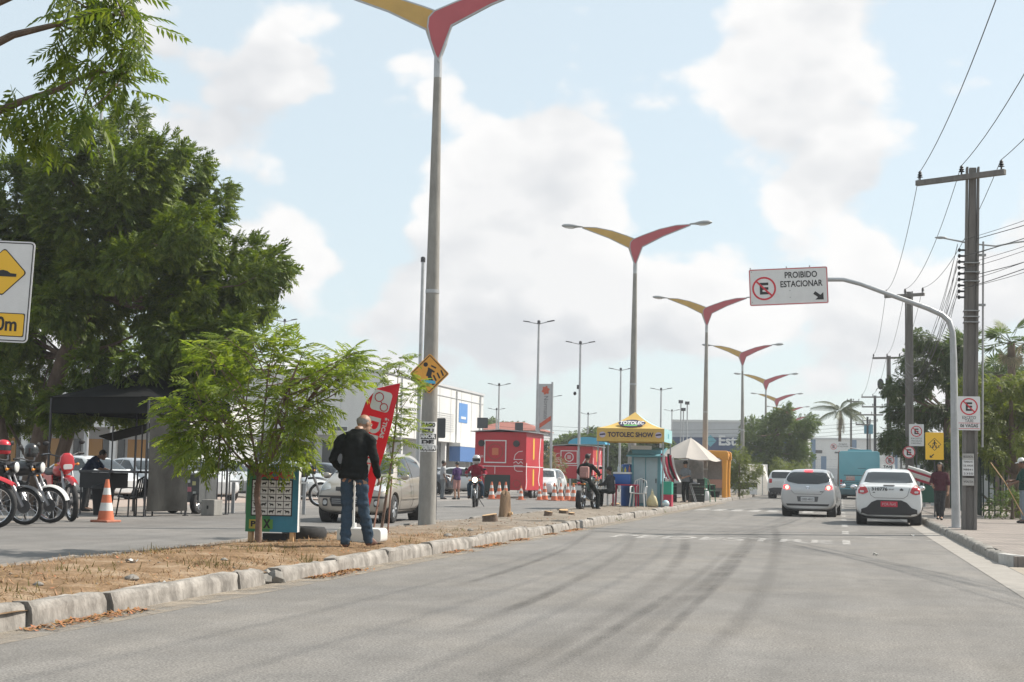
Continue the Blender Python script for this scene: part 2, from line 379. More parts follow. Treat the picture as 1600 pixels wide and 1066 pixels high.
def kerb(name, x, y0, y1, w, h, m, seed, side, step=2.1, extra=None, gaps=None):
    r = random.Random(seed); k = struct(thing(name, None, None)); k['kind'] = 'structure'
    y = y0
    while y < y1:
        l = step*r.uniform(0.75, 1.3)
        if gaps:
            for g0, g1 in gaps:
                if y < g0 < y+l+0.35: l = g0-y
                elif g0 <= y < g1: y = g1
        mb = MB()
        n = 9; vs = []
        for i in range(n+1):                       # a worn stone with a rounded top edge
            t = i/n; yy = l*t*0.994
            j = lambda: r.uniform(-0.013, 0.013)
            vs.append([(0, yy, -0.05), (side*0.012+j(), yy, h*0.55+j()), (side*0.02+j(), yy, h-0.03+j()), (side*0.05+j(), yy, h+j()*0.6), (side*w, yy, h+j()*0.8), (side*w, yy, -0.05)])
        fl = [v for row in vs for v in row]; fs = []
        for i in range(n):
            for q in range(6): a = i*6+q; b = i*6+(q+1) % 6; fs.append((a, b, b+6, a+6))
        fs += [tuple(range(6)), tuple(n*6+q for q in range(6))]
        mb.add(fl, fs)
        tilt = r.uniform(-0.006, 0.006)
        if extra: yy_off, sink = extra(y)
        else: yy_off, sink = 0, 0
        o = mb.build('kerb_stone', m, k, smooth=True, ang=50); o.location = (x+r.uniform(-0.012, 0.012)+yy_off, y, r.uniform(-0.014, 0.010)-sink); o.rotation_euler = (r.uniform(-0.012, 0.012), 0, tilt)
        y += l
    return k
def brk(y):
    if 10.6 <= y < 10.7: return (-0.03, 0.02)
    if 14.0 <= y < 14.1: return (0.03, 0.012)
    return (-0.16*max(0, 1-(y-4)/9) if y < 13 else 0.0, 0)
kerb('median_kerb', KL, 3.2, 78, 0.17, 0.16, m_kerb, 5, -1, extra=brk, gaps=((10.55, 10.6), (13.62, 14.0), (31.0, 31.15)))
kerb('median_far_kerb', -8.42, 8, 78, 0.14, 0.11, m_kerb, 9, 1, 2.3)
far = MB(); far.bb(KL-0.17, KL, 78.6, 300, -0.05, 0.15); struct(far.build('median_kerb_beyond', m_kerb))
kerb('pavement_kerb', KR, 22.2, 92, 0.16, 0.145, m_kerbr, 15, 1, 1.6)
far = MB(); far.bb(KR, KR+0.16, 92.6, 300, -0.05, 0.14); struct(far.build('pavement_kerb_beyond', m_kerbr))
# corner of the pavement: painted white kerb returning along the side street
kc = struct(thing('corner_kerb', None, None)); r_ = random.Random(4)
for i in range(9):
    a0, a1 = R(180+90*min(i, 3)/3), R(180+90*min(i+1, 3)/3)
    mb = MB()
    if i < 3:
        c = (KR+0.8, 22.15); ro, ri = 0.8, 0.64
        q = [(c[0]+ro*math.cos(a0), c[1]+ro*math.sin(a0)), (c[0]+ro*math.cos(a1), c[1]+ro*math.sin(a1)), (c[0]+ri*math.cos(a1), c[1]+ri*math.sin(a1)), (c[0]+ri*math.cos(a0), c[1]+ri*math.sin(a0))]
        mb.add([(x, y, -0.04) for x, y in q]+[(x, y, 0.145) for x, y in q], [(0,1,2,3),(4,5,6,7),(0,1,5,4),(1,2,6,5),(2,3,7,6),(3,0,4,7)])
    else:
        x = KR+0.8+(i-3)*1.0; mb.bb(x, x+0.985, 21.35, 21.51, -0.04, 0.145)
    mb.build('kerb_stone', mat('kerb_whitewash', (0.55, 0.54, 0.52), 0.9, col2=(0.36, 0.34, 0.31), scale=4, bump=0.4), kc, bevel=0.012)
m_gut = mat('gutter_concrete', (0.29, 0.268, 0.24), 0.9, var=0.16, scale=2.5, bump=0.3, bscale=30)
sheetobj('gutter', KR-0.42, KR+0.02, -10, 90, 0.004, m_gut)


# right pavement: interlocking pavers, fine joints in the material
def paver_mat(name, c1, c2, mort, sc):
    m = bpy.data.materials.new(name); m.use_nodes = True; N = m.node_tree.nodes; L = m.node_tree.links; p = N['Principled BSDF']; p.inputs['Roughness'].default_value = 0.9
    tc = N.new('ShaderNodeTexCoord'); br = N.new('ShaderNodeTexBrick'); L.new(tc.outputs['Object'], br.inputs[0])
    br.inputs['Color1'].default_value = (*c1, 1); br.inputs['Color2'].default_value = (*c2, 1); br.inputs['Mortar'].default_value = (*mort, 1)
    br.inputs['Scale'].default_value = sc; br.inputs['Mortar Size'].default_value = 0.02; br.inputs['Brick Width'].default_value = 0.5; br.inputs['Row Height'].default_value = 0.25
    n = N.new('ShaderNodeTexNoise'); n.inputs['Scale'].default_value = 1.3; n.inputs['Detail'].default_value = 6; L.new(tc.outputs['Object'], n.inputs[0])
    hs = N.new('ShaderNodeHueSaturation'); L.new(br.outputs[0], hs.inputs['Color']); mr = N.new('ShaderNodeMapRange'); L.new(n.outputs[0], mr.inputs[0]); mr.inputs[1].default_value = 0.3; mr.inputs[2].default_value = 0.7; mr.inputs[3].default_value = 0.75; mr.inputs[4].default_value = 1.2; L.new(mr.outputs[0], hs.inputs['Value'])
    L.new(hs.outputs[0], p.inputs['Base Color']); b = N.new('ShaderNodeBump'); b.inputs['Strength'].default_value = 0.4; b.inputs['Distance'].default_value = 0.01; L.new(br.outputs[1], b.inputs['Height']); b.invert = True; L.new(b.outputs[0], p.inputs['Normal'])
    return m
m_pav = paver_mat('pavers', (0.27, 0.23, 0.20), (0.22, 0.19, 0.17), (0.14, 0.125, 0.11), 2.4)
pv = MB(); pv.bb(KR+0.16, 9.0, 21.5, 300, -0.02, 0.132); struct(pv.build('pavement', m_pav))
sheetobj('side_street', KR+0.02, 30, -10, 21.4, -0.008, paver_mat('side_pavers', (0.33, 0.28, 0.22), (0.29, 0.25, 0.20), (0.2, 0.18, 0.15), 2.0))
m_grass = mat('lawn', (0.085, 0.10, 0.035), 0.95, col2=(0.20, 0.19, 0.08), scale=2, bump=0.5)
sheetobj('lawn', 9.0, 60, 24, 120, 0.10, m_grass)

# worn road markings
def worn(name, col, lo, hi, sc=3.0):
    m = bpy.data.materials.new(name); m.use_nodes = True; N = m.node_tree.nodes; L = m.node_tree.links; p = N['Principled BSDF']
    p.inputs['Base Color'].default_value = (*col, 1); p.inputs['Roughness'].default_value = 0.85; p.inputs['Specular IOR Level'].default_value = 0.2
    tc = N.new('ShaderNodeTexCoord'); n = N.new('ShaderNodeTexNoise'); n.inputs['Scale'].default_value = sc; n.inputs['Detail'].default_value = 8; n.inputs['Roughness'].default_value = 0.75; L.new(tc.outputs['Object'], n.inputs[0])
    mr = N.new('ShaderNodeMapRange'); L.new(n.outputs[0], mr.inputs[0]); mr.inputs[1].default_value = 0.36; mr.inputs[2].default_value = 0.66; mr.inputs[3].default_value = lo; mr.inputs[4].default_value = hi
    L.new(mr.outputs[0], p.inputs['Alpha']); return m
m_mark = worn('worn_white_marking', (0.62, 0.60, 0.57), 0.08, 0.72)
m_skid = worn('tyre_mark', (0.06, 0.057, 0.055), 0.06, 0.40, 1.4)
def fade():
    N = m_skid.node_tree.nodes; L = m_skid.node_tree.links; p = N['Principled BSDF']; l = p.inputs['Alpha'].links[0].from_socket
    at_ = N.new('ShaderNodeAttribute'); at_.attribute_name = 'wear'; mu = N.new('ShaderNodeMath'); mu.operation = 'MULTIPLY'
    L.new(l, mu.inputs[0]); L.new(at_.outputs['Fac'], mu.inputs[1]); L.new(mu.outputs[0], p.inputs['Alpha'])
fade()
FLAT = Matrix.Identity(4)
gm = worn('gutter_dust', (0.36, 0.31, 0.25), 0.0, 0.9, 2.2)
for k_, (w_, z_) in enumerate(((0.16, .0042), (0.34, .0034))): sheetobj('gutter_dust', KL-0.02, KL+w_, 2, 70, z_, gm)
# the word across the lane, stretched along the road
w = lettering('PEDESTRE', 1.0, m_mark, None, (0, 0, 0), M=FLAT, ext=0.0, bold=0.012, name='road_lettering')
w.data.transform(Matrix.Diagonal((0.93, 2.1, 1, 1)))
wp = gnd(1105, 842); w.location = (wp.x+0.25, wp.y, 0.006); w.rotation_euler = (0, 0, 0)
struct(w)
lm = MB()
for y in range(0, 26):
    yy = 27.0+y*5.2; lm.sheet(lambda u, v: Vector((-0.07+0.14*u, yy+2.0*v, 0.005)), 1, 6)
o = lm.build('lane_line', m_mark, fixn=False); o.location = (0.12, 0, 0); struct(o)
lm = MB(); lm.sheet(lambda u, v: Vector((0.5+1.6*u, 30.6-1.8*u*0.55+0.16*v, 0.005)), 8, 1); struct(lm.build('worn_stripe', m_mark, fixn=False))
lm = MB()
for i in range(7): lm.sheet(lambda u, v: Vector((-5.0+i*0.62+0.36*u, 52.0+3.2*v, 0.005)), 2, 4)
struct(lm.build('crossing_stripes', m_mark, fixn=False))
def skid(pts, wd):
    P = [gnd(*p) for p in pts]; mb = MB(); n = 30; L_, R_ = [], []
    def bez(t):                                   # Catmull-Rom through the points
        k = len(P)-1; f = min(t*k, k-1e-6); i = int(f); u = f-i
        p0, p1, p2, p3 = P[max(i-1, 0)], P[i], P[i+1], P[min(i+2, k)]
        return 0.5*((2*p1)+(p2-p0)*u+(2*p0-5*p1+4*p2-p3)*u*u+(3*p1-p0-3*p2+p3)*u**3)
    vs = []; wr = []
    for i in range(n+1):
        t = i/n; c = bez(t); d = (bez(min(1, t+.01))-bez(max(0, t-.01))).normalized(); nn = Vector((-d.y, d.x, 0))*wd*0.55
        for k in (-1, -0.45, 0, 0.45, 1): vs.append(c+nn*k); wr.append((0, 0.8, 1, 0.8, 0)[int(round(k*2))+2]*min(1, 5*t, 5*(1-t))*(0.7+0.3*math.sin(7*t+wd*40)))
    mb.add([(v.x, v.y, 0.0035) for v in vs], [(5*i+k, 5*i+k+1, 5*i+k+6, 5*i+k+5) for i in range(n) for k in range(4)])
    o = mb.build('tyre_mark', m_skid, fixn=False); struct(o)
    at_ = o.data.attributes.new('wear', 'FLOAT', 'POINT'); at_.data.foreach_set('value', wr)
    return o
for i, (p, wd) in enumerate([([(700, 990), (869, 922), (970, 866), (995, 833)], .16), ([(745, 1066), (886, 1000), (1020, 914), (1068, 862), (1070, 836)], .2), ([(869, 1072), (1037, 958), (1139, 882), (1186, 826)], .24),
    ([(955, 1072), (1075, 955), (1150, 885), (1192, 832)], .12), ([(1094, 1036), (1189, 926), (1214, 850), (1210, 822)], .2), ([(700, 920), (800, 890), (890, 855), (930, 825)], .13), ([(820, 1072), (960, 985), (1085, 905), (1150, 850)], .14)]):
    o = skid(p, wd); o.location.z = 0.0008*i
# speed table / crossing seam far on
m_patch = worn('tar_seam', (0.06, 0.058, 0.055), 0.3, 0.8, 5)

# ------------------------------------------------------------------ litter: dry grass, fallen leaves, pebbles
def scatter_blades(name, label, cat, m, pts, lmin, lmax, wd, flat):
    r = np.random.default_rng(11); n = len(pts); P = np.array(pts)
    a = r.uniform(0, 2*np.pi, n); l = r.uniform(lmin, lmax, n); el = r.uniform(flat[0], flat[1], n)
    d = np.stack([np.cos(a)*np.cos(el), np.sin(a)*np.cos(el), np.sin(el)], 1); s = np.stack([-np.sin(a), np.cos(a), np.zeros(n)], 1)*(wd*r.uniform(0.6, 1.4, n))[:, None]/2
    V = np.empty((n, 4, 3)); V[:, 0] = P-s; V[:, 1] = P+s; V[:, 2] = P+d*l[:, None]+s*0.3; V[:, 3] = P+d*l[:, None]-s*0.3
    F = np.arange(4*n).reshape(n, 4); o = link(name, arr_mesh(name, V.reshape(-1, 3), F), m)
    return tag(o, label, cat, None, 'stuff')
m_straw = mat('straw', (0.30, 0.20, 0.105), 0.9, island=0.35, spec=0.1)
m_fallen = mat('fallen_leaf', (0.30, 0.16, 0.07), 0.9, island=0.4, spec=0.1)
pts = []
while len(pts) < 9000:
    x = rnd.uniform(-8.2, -5.7); y = 5+19*rnd.random()**1.1
    if noise.noise(Vector((x*1.1, y*0.8, 7))) > -0.12: pts.append((x, y, med_z(x, y)))
scatter_blades('dry_grass', 'dry straw coloured grass on the sandy median strip', 'grass', m_straw, pts, 0.02, 0.09, 0.007, (0.05, 0.9))
pts = []
while len(pts) < 2600:
    x = KL+abs(rnd.gauss(0, 0.10))+0.01; y = 5+28*rnd.random()
    if noise.noise(Vector((2, y*0.55, 4))) > 0.02: pts.append((x, y, 0.008))
for i in range(900):
    x = rnd.uniform(-8.2, -5.7); y = rnd.uniform(6, 34); pts.append((x, y, med_z(x, y)+0.004))
scatter_blades('fallen_leaves', 'brown fallen leaves lying in the gutter and on the median', 'leaves', m_fallen, pts, 0.03, 0.07, 0.022, (0.0, 0.35))
m_peb = mat('pebble', (0.30, 0.24, 0.18), 0.9, var=0.2, scale=9)
pm = MB()
for i in range(300):
    x = rnd.uniform(-8.2, -5.6); y = 5+45*rnd.random()**1.3; r = rnd.uniform(0.006, 0.017)
    pm.ell((x, y, med_z(x, y)+r*0.3), (r*rnd.uniform(.8, 1.5), r, r*0.7), 6, 4)
tag(pm.build('pebbles', m_peb, smooth=True), 'small grey pebbles strewn over the median strip', 'pebbles', None, 'stuff')
rb = thing('kerb_rubble', 'broken concrete lumps in the gap of the median kerb', 'rubble', (KL-0.1, 13.8, 0.02)); r_ = random.Random(2)
for i in range(9):
    mb = MB(); mb.box((r_.uniform(-.10, .12), r_.uniform(-.2, .2), r_.uniform(.0, .06)), (r_.uniform(.06, .14), r_.uniform(.06, .16), r_.uniform(.04, .09)), Matrix.Rotation(r_.uniform(0, 3), 3, (r_.random(), r_.random(), 1)), taper=.7); mb.build('lump', m_kerbr, rb, bevel=.01)
m_scrap = mat('paper_scrap', (0.62, 0.61, 0.58), .8)
for i, (px, py) in enumerate(((205, 885), (596, 838), (760, 832), (1368, 868), (300, 905), (1426, 838), (255, 934))):
    g = gnd(px, py, .14 if -8.3 < gnd(px, py, .14).x < -5.6 else 0.0); z = med_z(g.x, g.y) if -8.3 < g.x < -5.6 else 0.005
    mb = MB(); k = rnd.uniform(.03, .06); mb.sheet(lambda u, v: Vector(((u-.5)*k*2, (v-.5)*k*1.4, .012*math.sin(u*7+i)+.012*math.cos(v*6)+.016)), 4, 4); o = mb.build('paper_scrap', m_scrap, thick=.001); o.location = (g.x, g.y, z); o.rotation_euler = (0, 0, i)
    tag(o, 'crumpled scrap of pale paper lying on the ground', 'litter', 'paper scraps')
for i, (px, py, k) in enumerate(((206, 905, .05), (60, 915, .035), (520, 868, .04), (700, 835, .06), (735, 828, .045), (350, 880, .03))):
    g = gnd(px, py, .15); mb = MB(); mb.ell((0, 0, k*.4), (k*1.3, k, k*.7), 9, 6); r3 = random.Random(i); mb.v = [(x*r3.uniform(.85, 1.15), y*r3.uniform(.85, 1.15), z*r3.uniform(.85, 1.1)) for x, y, z in mb.v]; o = mb.build('loose_stone', m_kerb, smooth=True); o.location = (g.x, g.y, med_z(g.x, g.y)-.005)
    tag(o, 'loose grey stone lying on the dry median soil', 'stone', 'loose stones on the median')
m_weed = mat('weed_leaf', (0.10, 0.12, 0.035), 0.9, island=0.3, trans=0.2)
for (px, py, n) in ((950, 813, 260), (1020, 800, 160)):
    c = gnd(px, py, 0.02); pts = [(c.x+rnd.gauss(0, 0.16), c.y+rnd.gauss(0, 0.3), 0.01+abs(rnd.gauss(0, 0.03))) for i in range(n)]
    o = scatter_blades('cut_weeds', 'heap of wilted green weeds lying against the median kerb', 'weeds', m_weed, pts, 0.06, 0.2, 0.02, (0.0, 0.6))
    o['group'] = 'weed heaps by the kerb'

pts = []
for (px, py, n_, sp) in ((330, 885, 90, .16), (480, 872, 60, .1), (120, 893, 70, .2), (560, 868, 60, .12), (20, 925, 60, .15), (640, 846, 50, .12), (250, 868, 60, .18), (405, 862, 80, .2), (720, 828, 60, .2)):
    g = gnd(px, py, .15)
    for i in range(n_):
        x = g.x+rnd.gauss(0, sp); y = g.y+rnd.gauss(0, sp*1.6)
        if -8.25 < x < -5.65: pts.append((x, y, med_z(x, y)))
scatter_blades('median_weeds', 'sparse olive weed tufts growing on the median soil', 'weeds', mat('olive_weed', (0.13, 0.115, 0.045), .9, island=.35, trans=.2, spec=.1), pts, .03, .11, .010, (.3, 1.3))
# ------------------------------------------------------------------ street lamps along the median
m_red = mat('lamp_red', (0.42, 0.085, 0.10), 0.5, var=0.12, scale=1.5)
m_yel = mat('lamp_yellow', (0.52, 0.33, 0.09), 0.5, var=0.15, scale=1.5)
m_lens = mat('lamp_lens', (0.62, 0.64, 0.66), 0.25)
LP = [(0.04, 0.0), (0.28, 0.66), (0.30, 0.72), (1.1, 1.12), (2.16, 1.53), (2.18, 1.60), (1.6, 1.57), (0.95, 1.43), (0.35, 1.22), (-0.08, 1.05), (-0.20, 0.92), (-0.22, 0.72), (-0.15, 0.42), (-0.04, 0.12)]
def inset(poly, d):
    n = len(poly); out = []
    for i in range(n):
        p0, p1, p2 = Vector(poly[i-1]), Vector(poly[i]), Vector(poly[(i+1) % n])
        a = (p1-p0).normalized(); b = (p2-p1).normalized(); n1 = Vector((-a.y, a.x)); n2 = Vector((-b.y, b.x)); k = n1+n2
        k = k/max(0.35, k.length_squared)*2
        out.append(tuple(p1+k*d*0.9))
    return out
def street_lamp():
    t = thing('street_lamp', '', 'street lamp')
    mb = MB(); mb.tube([(0, 0, -0.2), (0, 0, 1.5), (0, 0, 5), (0, 0, 9.05)], [0.180, 0.165, 0.130, 0.078], 16); mb.build('pole', m_concrete, t, smooth=True)
    mb = MB(); mb.tube([(0, 0, 8.9), (0, 0, 9.75)], 0.083, 12); mb.build('sleeve', m_steel, t, smooth=True)
    for z_, r_ in ((4.55, 0.142), (1.48, 0.172)): mb = MB(); mb.tube([(0, 0, z_), (0, 0, z_+0.07)], r_, 14); mb.build('collar', m_steel, t, smooth=True)
    for side, m, y in ((1, m_red, -0.13), (-1, m_yel, 0.07)):
        P = [(side*x, z+9.2) for x, z in LP]
        if side < 0: P = P[::-1]
        mb = MB(); mb.prism(P, y, y+0.06); w = mb.build('wing', m_steel, t)
        I = inset(P, 0.035); mb = MB(); mb.prism(I, y-0.004, y); mb.prism(I, y+0.06, y+0.064); mb.build('wing_panel', m, w)
        hd = MB()
        M = Matrix.Translation((side*2.58, y+0.03, 10.83)) @ Matrix.Rotation(-side*R(4), 4, 'Y')
        prof = [(0.001, -0.46), (0.05, -0.44), (0.075, -0.25), (0.15, -0.05), (0.17, 0.12), (0.14, 0.30), (0.06, 0.41), (0.001, 0.43)]
        hd.lathe(prof, 12, M @ Matrix.Diagonal((1, 1, 0.55, 1)) @ Matrix.Rotation(side*math.pi/2, 4, 'Y'))
        h = hd.build('lamp_head', m_greymetal, t, smooth=True, ang=60)
        hd = MB(); hd.lathe([(0.001, -0.2), (0.13, -0.05), (0.145, 0.12), (0.10, 0.3), (0.001, 0.36)], 12, Matrix.Translation((0, 0, -0.035)) @ M @ Matrix.Diagonal((1, 0.95, 0.5, 1)) @ Matrix.Rotation(side*math.pi/2, 4, 'Y')); hd.build('lens', m_lens, h, smooth=True)
    return t
lamp0 = street_lamp()
LX = [(-7.93, 28.12), (-7.87, 56.9), (-7.15, 80.5), (-6.95, 109.4), (-6.75, 139.7), (-7.1, 171.8), (-6.95, 202), (-6.95, 232), (-6.9, 262)]
LL = ['concrete street lamp carrying an orange diamond sign and a torn poster', 'red and yellow winged street lamp rising behind the yellow tent', 'red and yellow winged street lamp rising behind the white parasol', 'red and yellow winged street lamp beside the small white tent']
for i, (x, y) in enumerate(LX):
    o = lamp0 if i == 0 else copy_tree(lamp0)
    o.location = (x, y, 0.1); o.rotation_euler = (R(rnd.uniform(-.4, .4)), R((0.0, 0.2, 0.3, -0.3)[i % 4]), R(rnd.uniform(-3, 3)))
    if i == 0: o.scale = (1, 1, 1.008)
    tag(o, LL[i] if i < 4 else 'winged red and yellow street lamp in the far row beyond the leafy tree', None, 'winged lamps along the median')

# orange roadworks diamond + torn poster on the first lamp
def diamond(w, n=3):
    r = 0.05; P = []
    for a0, (cx, cz) in ((0, (w/2, 0)), (90, (0, w/2)), (180, (-w/2, 0)), (270, (0, -w/2))):
        for k in (-45, -15, 15, 45):
            a = R(a0+k); P.append((cx-r*1.0*math.cos(R(a0))+r*math.cos(a)*0.7, cz-r*math.sin(R(a0))+r*math.sin(a)*0.7))
    return P
def plate(name, label, cat, poly, m, loc, rotz=0, th=0.004, back=True, group=None):
    t = thing(name, label, cat, loc, rotz, group); mb = MB(); mb.prism(poly, 0.0, th); mb.build('panel', m, t); return t
D = diamond(0.80)
p = at(671, 584, 27.88)
t = plate('roadworks_sign', 'orange diamond roadworks sign strapped to the concrete lamp post', 'sign', D, m_signorange, p, R(4))
mb = MB(); I = inset(D, 0.022)
n = len(I)
J = inset(D, 0.040)
for i in range(n): mb.prism([I[i], I[(i+1) % n], J[(i+1) % n], J[i]], -0.003, 0)
mb.build('border', m_signblack, t)
mb = MB(); mb.prism(circ(0.045, 14, -0.08, 0.18), -0.003, 0)
mb.prism(obliq((-0.03, 0.11), (0.10, 0.03), 0.035), -0.0032, 0); mb.prism(obliq((0.03, 0.16), (0.13, 0.11), 0.03), -0.003, 0)
mb.prism([(-0.02, 0.12), (0.06, 0.08), (0.03, -0.08), (-0.07, -0.04)], -0.0028, 0)
mb.prism(obliq((0.0, -0.05), (-0.02, -0.24), 0.05), -0.003, 0); mb.prism(obliq((0.02, -0.06), (0.09, -0.22), 0.05), -0.0034, 0)
mb.build('worker_symbol', m_signblack, t)
for i in range(3):
    mb = MB(); mb.prism(obliq((0.08+0.075*i, -0.03+0.05*i), (0.14+0.07*i, -0.14+0.05*i), 0.032), -0.003, 0); mb.build('symbol_bar', m_signblack, t)
mb = MB(); mb.prism([(-0.16, -0.12), (0.12, -0.14), (0.13, -0.20), (-0.15, -0.18)], -0.004, 0); mb.build('paint_scrawl', mat('scrawl_blue', (0.10, 0.42, 0.62), 0.6), t)
for z_ in (0.12, -0.15): mb = MB(); mb.cyl((0, 0.02, z_), (0, 0.02, z_+0.03), 0.17, n=14); o = mb.build('strap', m_steel, t); o.location.y = 0.17
# poster: curved sheet hugging the pole
p = Vector((-7.93, 28.12, 0))
pz = at(672, 683, 28.0).z
t = thing('torn_poster', 'black and white block letter poster pasted on the concrete lamp post', 'poster', (p.x, p.y, pz))
rr = 0.170
cx = R(-90-12.6+9)
def curved(z0, z1, a0, a1, r, n=8):
    mb = MB(); mb.sheet(lambda u, v: Vector((r*math.cos(cx+R(a0+(a1-a0)*u)), r*math.sin(cx+R(a0+(a1-a0)*u)), z0+(z1-z0)*v)), n, 1); return mb
curved(-0.29, 0.30, -58, 78, rr).build('paper', m_signwhite, t, thick=0.001)
def wrap_text(txt, z, h, m, w=0.33, r=None):
    o = lettering(txt, h*1.35, m, t, (0, 0, 0), width=w, bold=0.006, ext=0.001)
    for v in o.data.vertices:
        a = cx+R(8)+v.co.x/rr; v.co = Vector((((r or rr)+0.003-v.co.y)*math.cos(a), ((r or rr)+0.003-v.co.y)*math.sin(a), v.co.z+z))
    return o
for i, (txt, z, inv) in enumerate((('TRAGO', .235, 0), ('SEU', .12, 0), ('AMOR', 0.01, 1), ('DE', -.10, 0), ('VOLTA', -.215, 1))):
    if inv: curved(z-0.052, z+0.052, -54, 74, rr+0.003).build('black_band', m_signblack, t, thick=0.001)
    wrap_text(txt, z, 0.075, m_signwhite if inv else m_signblack, 0.33 if len(txt) > 3 else 0.26, rr+0.006 if inv else rr+0.002)
# dark back of a small road sign beside the lamp
b = gnd(680, 800, 0.1); b = at(681, 770, 33.0)
t = thing('sign_back', 'dark back of a small sign on a thin post behind the lamp', 'sign', (b.x, b.y, 0))
mb = MB(); mb.cyl((0, 0, 0), (0, 0, 2.35), 0.025); mb.build('post', m_darkmetal, t)
mb = MB(); mb.prism(rrect(0.30, 0.46, 0.03, cz=2.16, cx=0.05), -0.03, -0.015); mb.build('panel', mat('sign_back_grey', (0.055, 0.06, 0.065), 0.6), t)

# ------------------------------------------------------------------ signs
def noparking(t, cx, cz, r, y=-0.0):
    if True:
        mb = MB(); mb.prism(circ(r, 28, cx, cz), y-0.003, y); d = mb.build('sign_face', m_signwhite, t)
    mb = MB(); ring(mb, r, r*0.17, 28, y-0.007, y-0.003, cx, cz); mb.build('red_ring', m_signred, d)
    e = r*0.50; w = r*0.20; mb = MB()
    mb.prism([(cx-e*0.72, cz-e), (cx-e*0.72+w, cz-e), (cx-e*0.72+w, cz+e), (cx-e*0.72, cz+e)], y-0.006, y-0.003)
    for q in (-e+w/2, 0, e-w/2): mb.prism([(cx-e*0.72+w, cz+q-w/2), (cx+e*0.72, cz+q-w/2), (cx+e*0.72, cz+q+w/2), (cx-e*0.72+w, cz+q+w/2)], y-0.006, y-0.003)
    mb.build('letter', m_signblack, d)
    mb = MB(); k = r*0.66; mb.prism(obliq((cx-k, cz+k*0.92), (cx+k, cz-k*0.92), r*0.15), y-0.0085, y-0.003); mb.build('slash', m_signred, d)
# overhead no-parking sign on a curved arm
bp = gnd(1494, 825, 0.13)
t = thing('overhead_parking_sign', 'large overhead no parking board on a curved grey mast arm', 'sign', (bp.x, bp.y, 0.12))
lc = lambda v: (v[0]-bp.x, v[1]-34.59, v[2]-0.12)
ap = [(-1.9, .02, 5.66), (-2.8, 0.02, 5.66)]
arm = [at(1180, 437, 34.7), at(1294, 437, 34.65), at(1318, 437, 34.65), at(1345, 444, 34.6), at(1400, 464, 34.6), at(1450, 482, 34.6), at(1472, 492, 34.6), at(1483, 502, 34.6), at(1488.5, 520, 34.6), at(1490, 560, 34.6), Vector((bp.x, bp.y, 0.0))]
mb = MB(); mb.tube([a-Vector((bp.x, bp.y, 0.12)) for a in arm], [0.045, 0.05, 0.05, 0.05, 0.055, 0.06, 0.062, 0.065, 0.068, 0.075, 0.10], 12); mb.build('mast', m_steel, t, smooth=True)
mb = MB(); mb.cyl((0, 0, 0.0), (0, 0, 0.03), 0.17, n=12); mb.build('base_plate', m_greymetal, t)
sc_ = at(1232, 447.5, 34.5)-Vector((bp.x, bp.y, 0.12))
sg = part('board', sc_, t)
SB = rrect(1.80, 0.86, 0.04)
mb = MB(); mb.prism(SB, 0, 0.012); sg2 = mb.build('board_panel', m_signwhite, t); sg2.location = sc_; bpy.data.objects.remove(sg); sg = sg2; sg.name = 'board'
sg.rotation_euler = (0, R(-2.4), R(3))
mb = MB(); I = inset(SB, 0.012); J = inset(SB, 0.030)
for i in range(len(I)): mb.prism([I[i], I[(i+1) % len(I)], J[(i+1) % len(I)], J[i]], -0.003, 0)
mb.build('red_border', m_signred, sg)
def np2(parent, cx, cz, r):
    mb = MB(); ring(mb, r, r*0.15, 32, -0.004, 0, cx, cz); mb.build('red_ring', m_signred, parent)
    e = r*0.50; w = r*0.22; mb = MB()
    mb.prism([(cx-e*0.72, cz-e), (cx-e*0.72+w, cz-e), (cx-e*0.72+w, cz+e), (cx-e*0.72, cz+e)], -0.004, 0)
    for q in (-e+w/2, 0, e-w/2): mb.prism([(cx-e*0.72+w, cz+q-w/2), (cx+e*0.72, cz+q-w/2), (cx+e*0.72, cz+q+w/2), (cx-e*0.72+w, cz+q+w/2)], -0.004, 0)
    mb.build('letter', m_signblack, parent)
    mb = MB(); k = r*0.62; mb.prism(obliq((cx-k, cz+k), (cx+k, cz-k), r*0.15), -0.006, 0); mb.build('slash', m_signred, parent)
np2(sg, -0.56, -0.03, 0.275)
lettering('PROIBIDO', 0.20, m_signblack, sg, (0.29, -0.002, 0.255), width=0.74, bold=0.004)
lettering('ESTACIONAR', 0.20, m_signblack, sg, (0.29, -0.002, 0.045), width=0.96, bold=0.004)
mb = MB(); mb.prism(obliq((0.58, -0.17), (0.71, -0.27), 0.075), -0.004, 0); mb.prism([(0.79, -0.34), (0.60, -0.335), (0.785, -0.17)], -0.0045, 0); mb.build('arrow', m_signblack, sg)
mb = MB()
for x in (-0.86, -0.03, 0.5): mb.cyl((x, 0.03, -0.40), (x, 0.03, 0.47), 0.014, n=6)
mb.bb(-0.85, 0.9, 0.03, 0.06, 0.10, 0.15); mb.build('bracket', m_greymetal, sg)
mb = MB()
for (x, z) in ((-.84, .37), (-.84, -.34), (.03, -.10), (.03, -.26), (.5, .3)): mb.prism(circ(0.009, 8, x, z), -0.005, 0)
mb.build('rivets', m_darkmetal, sg)

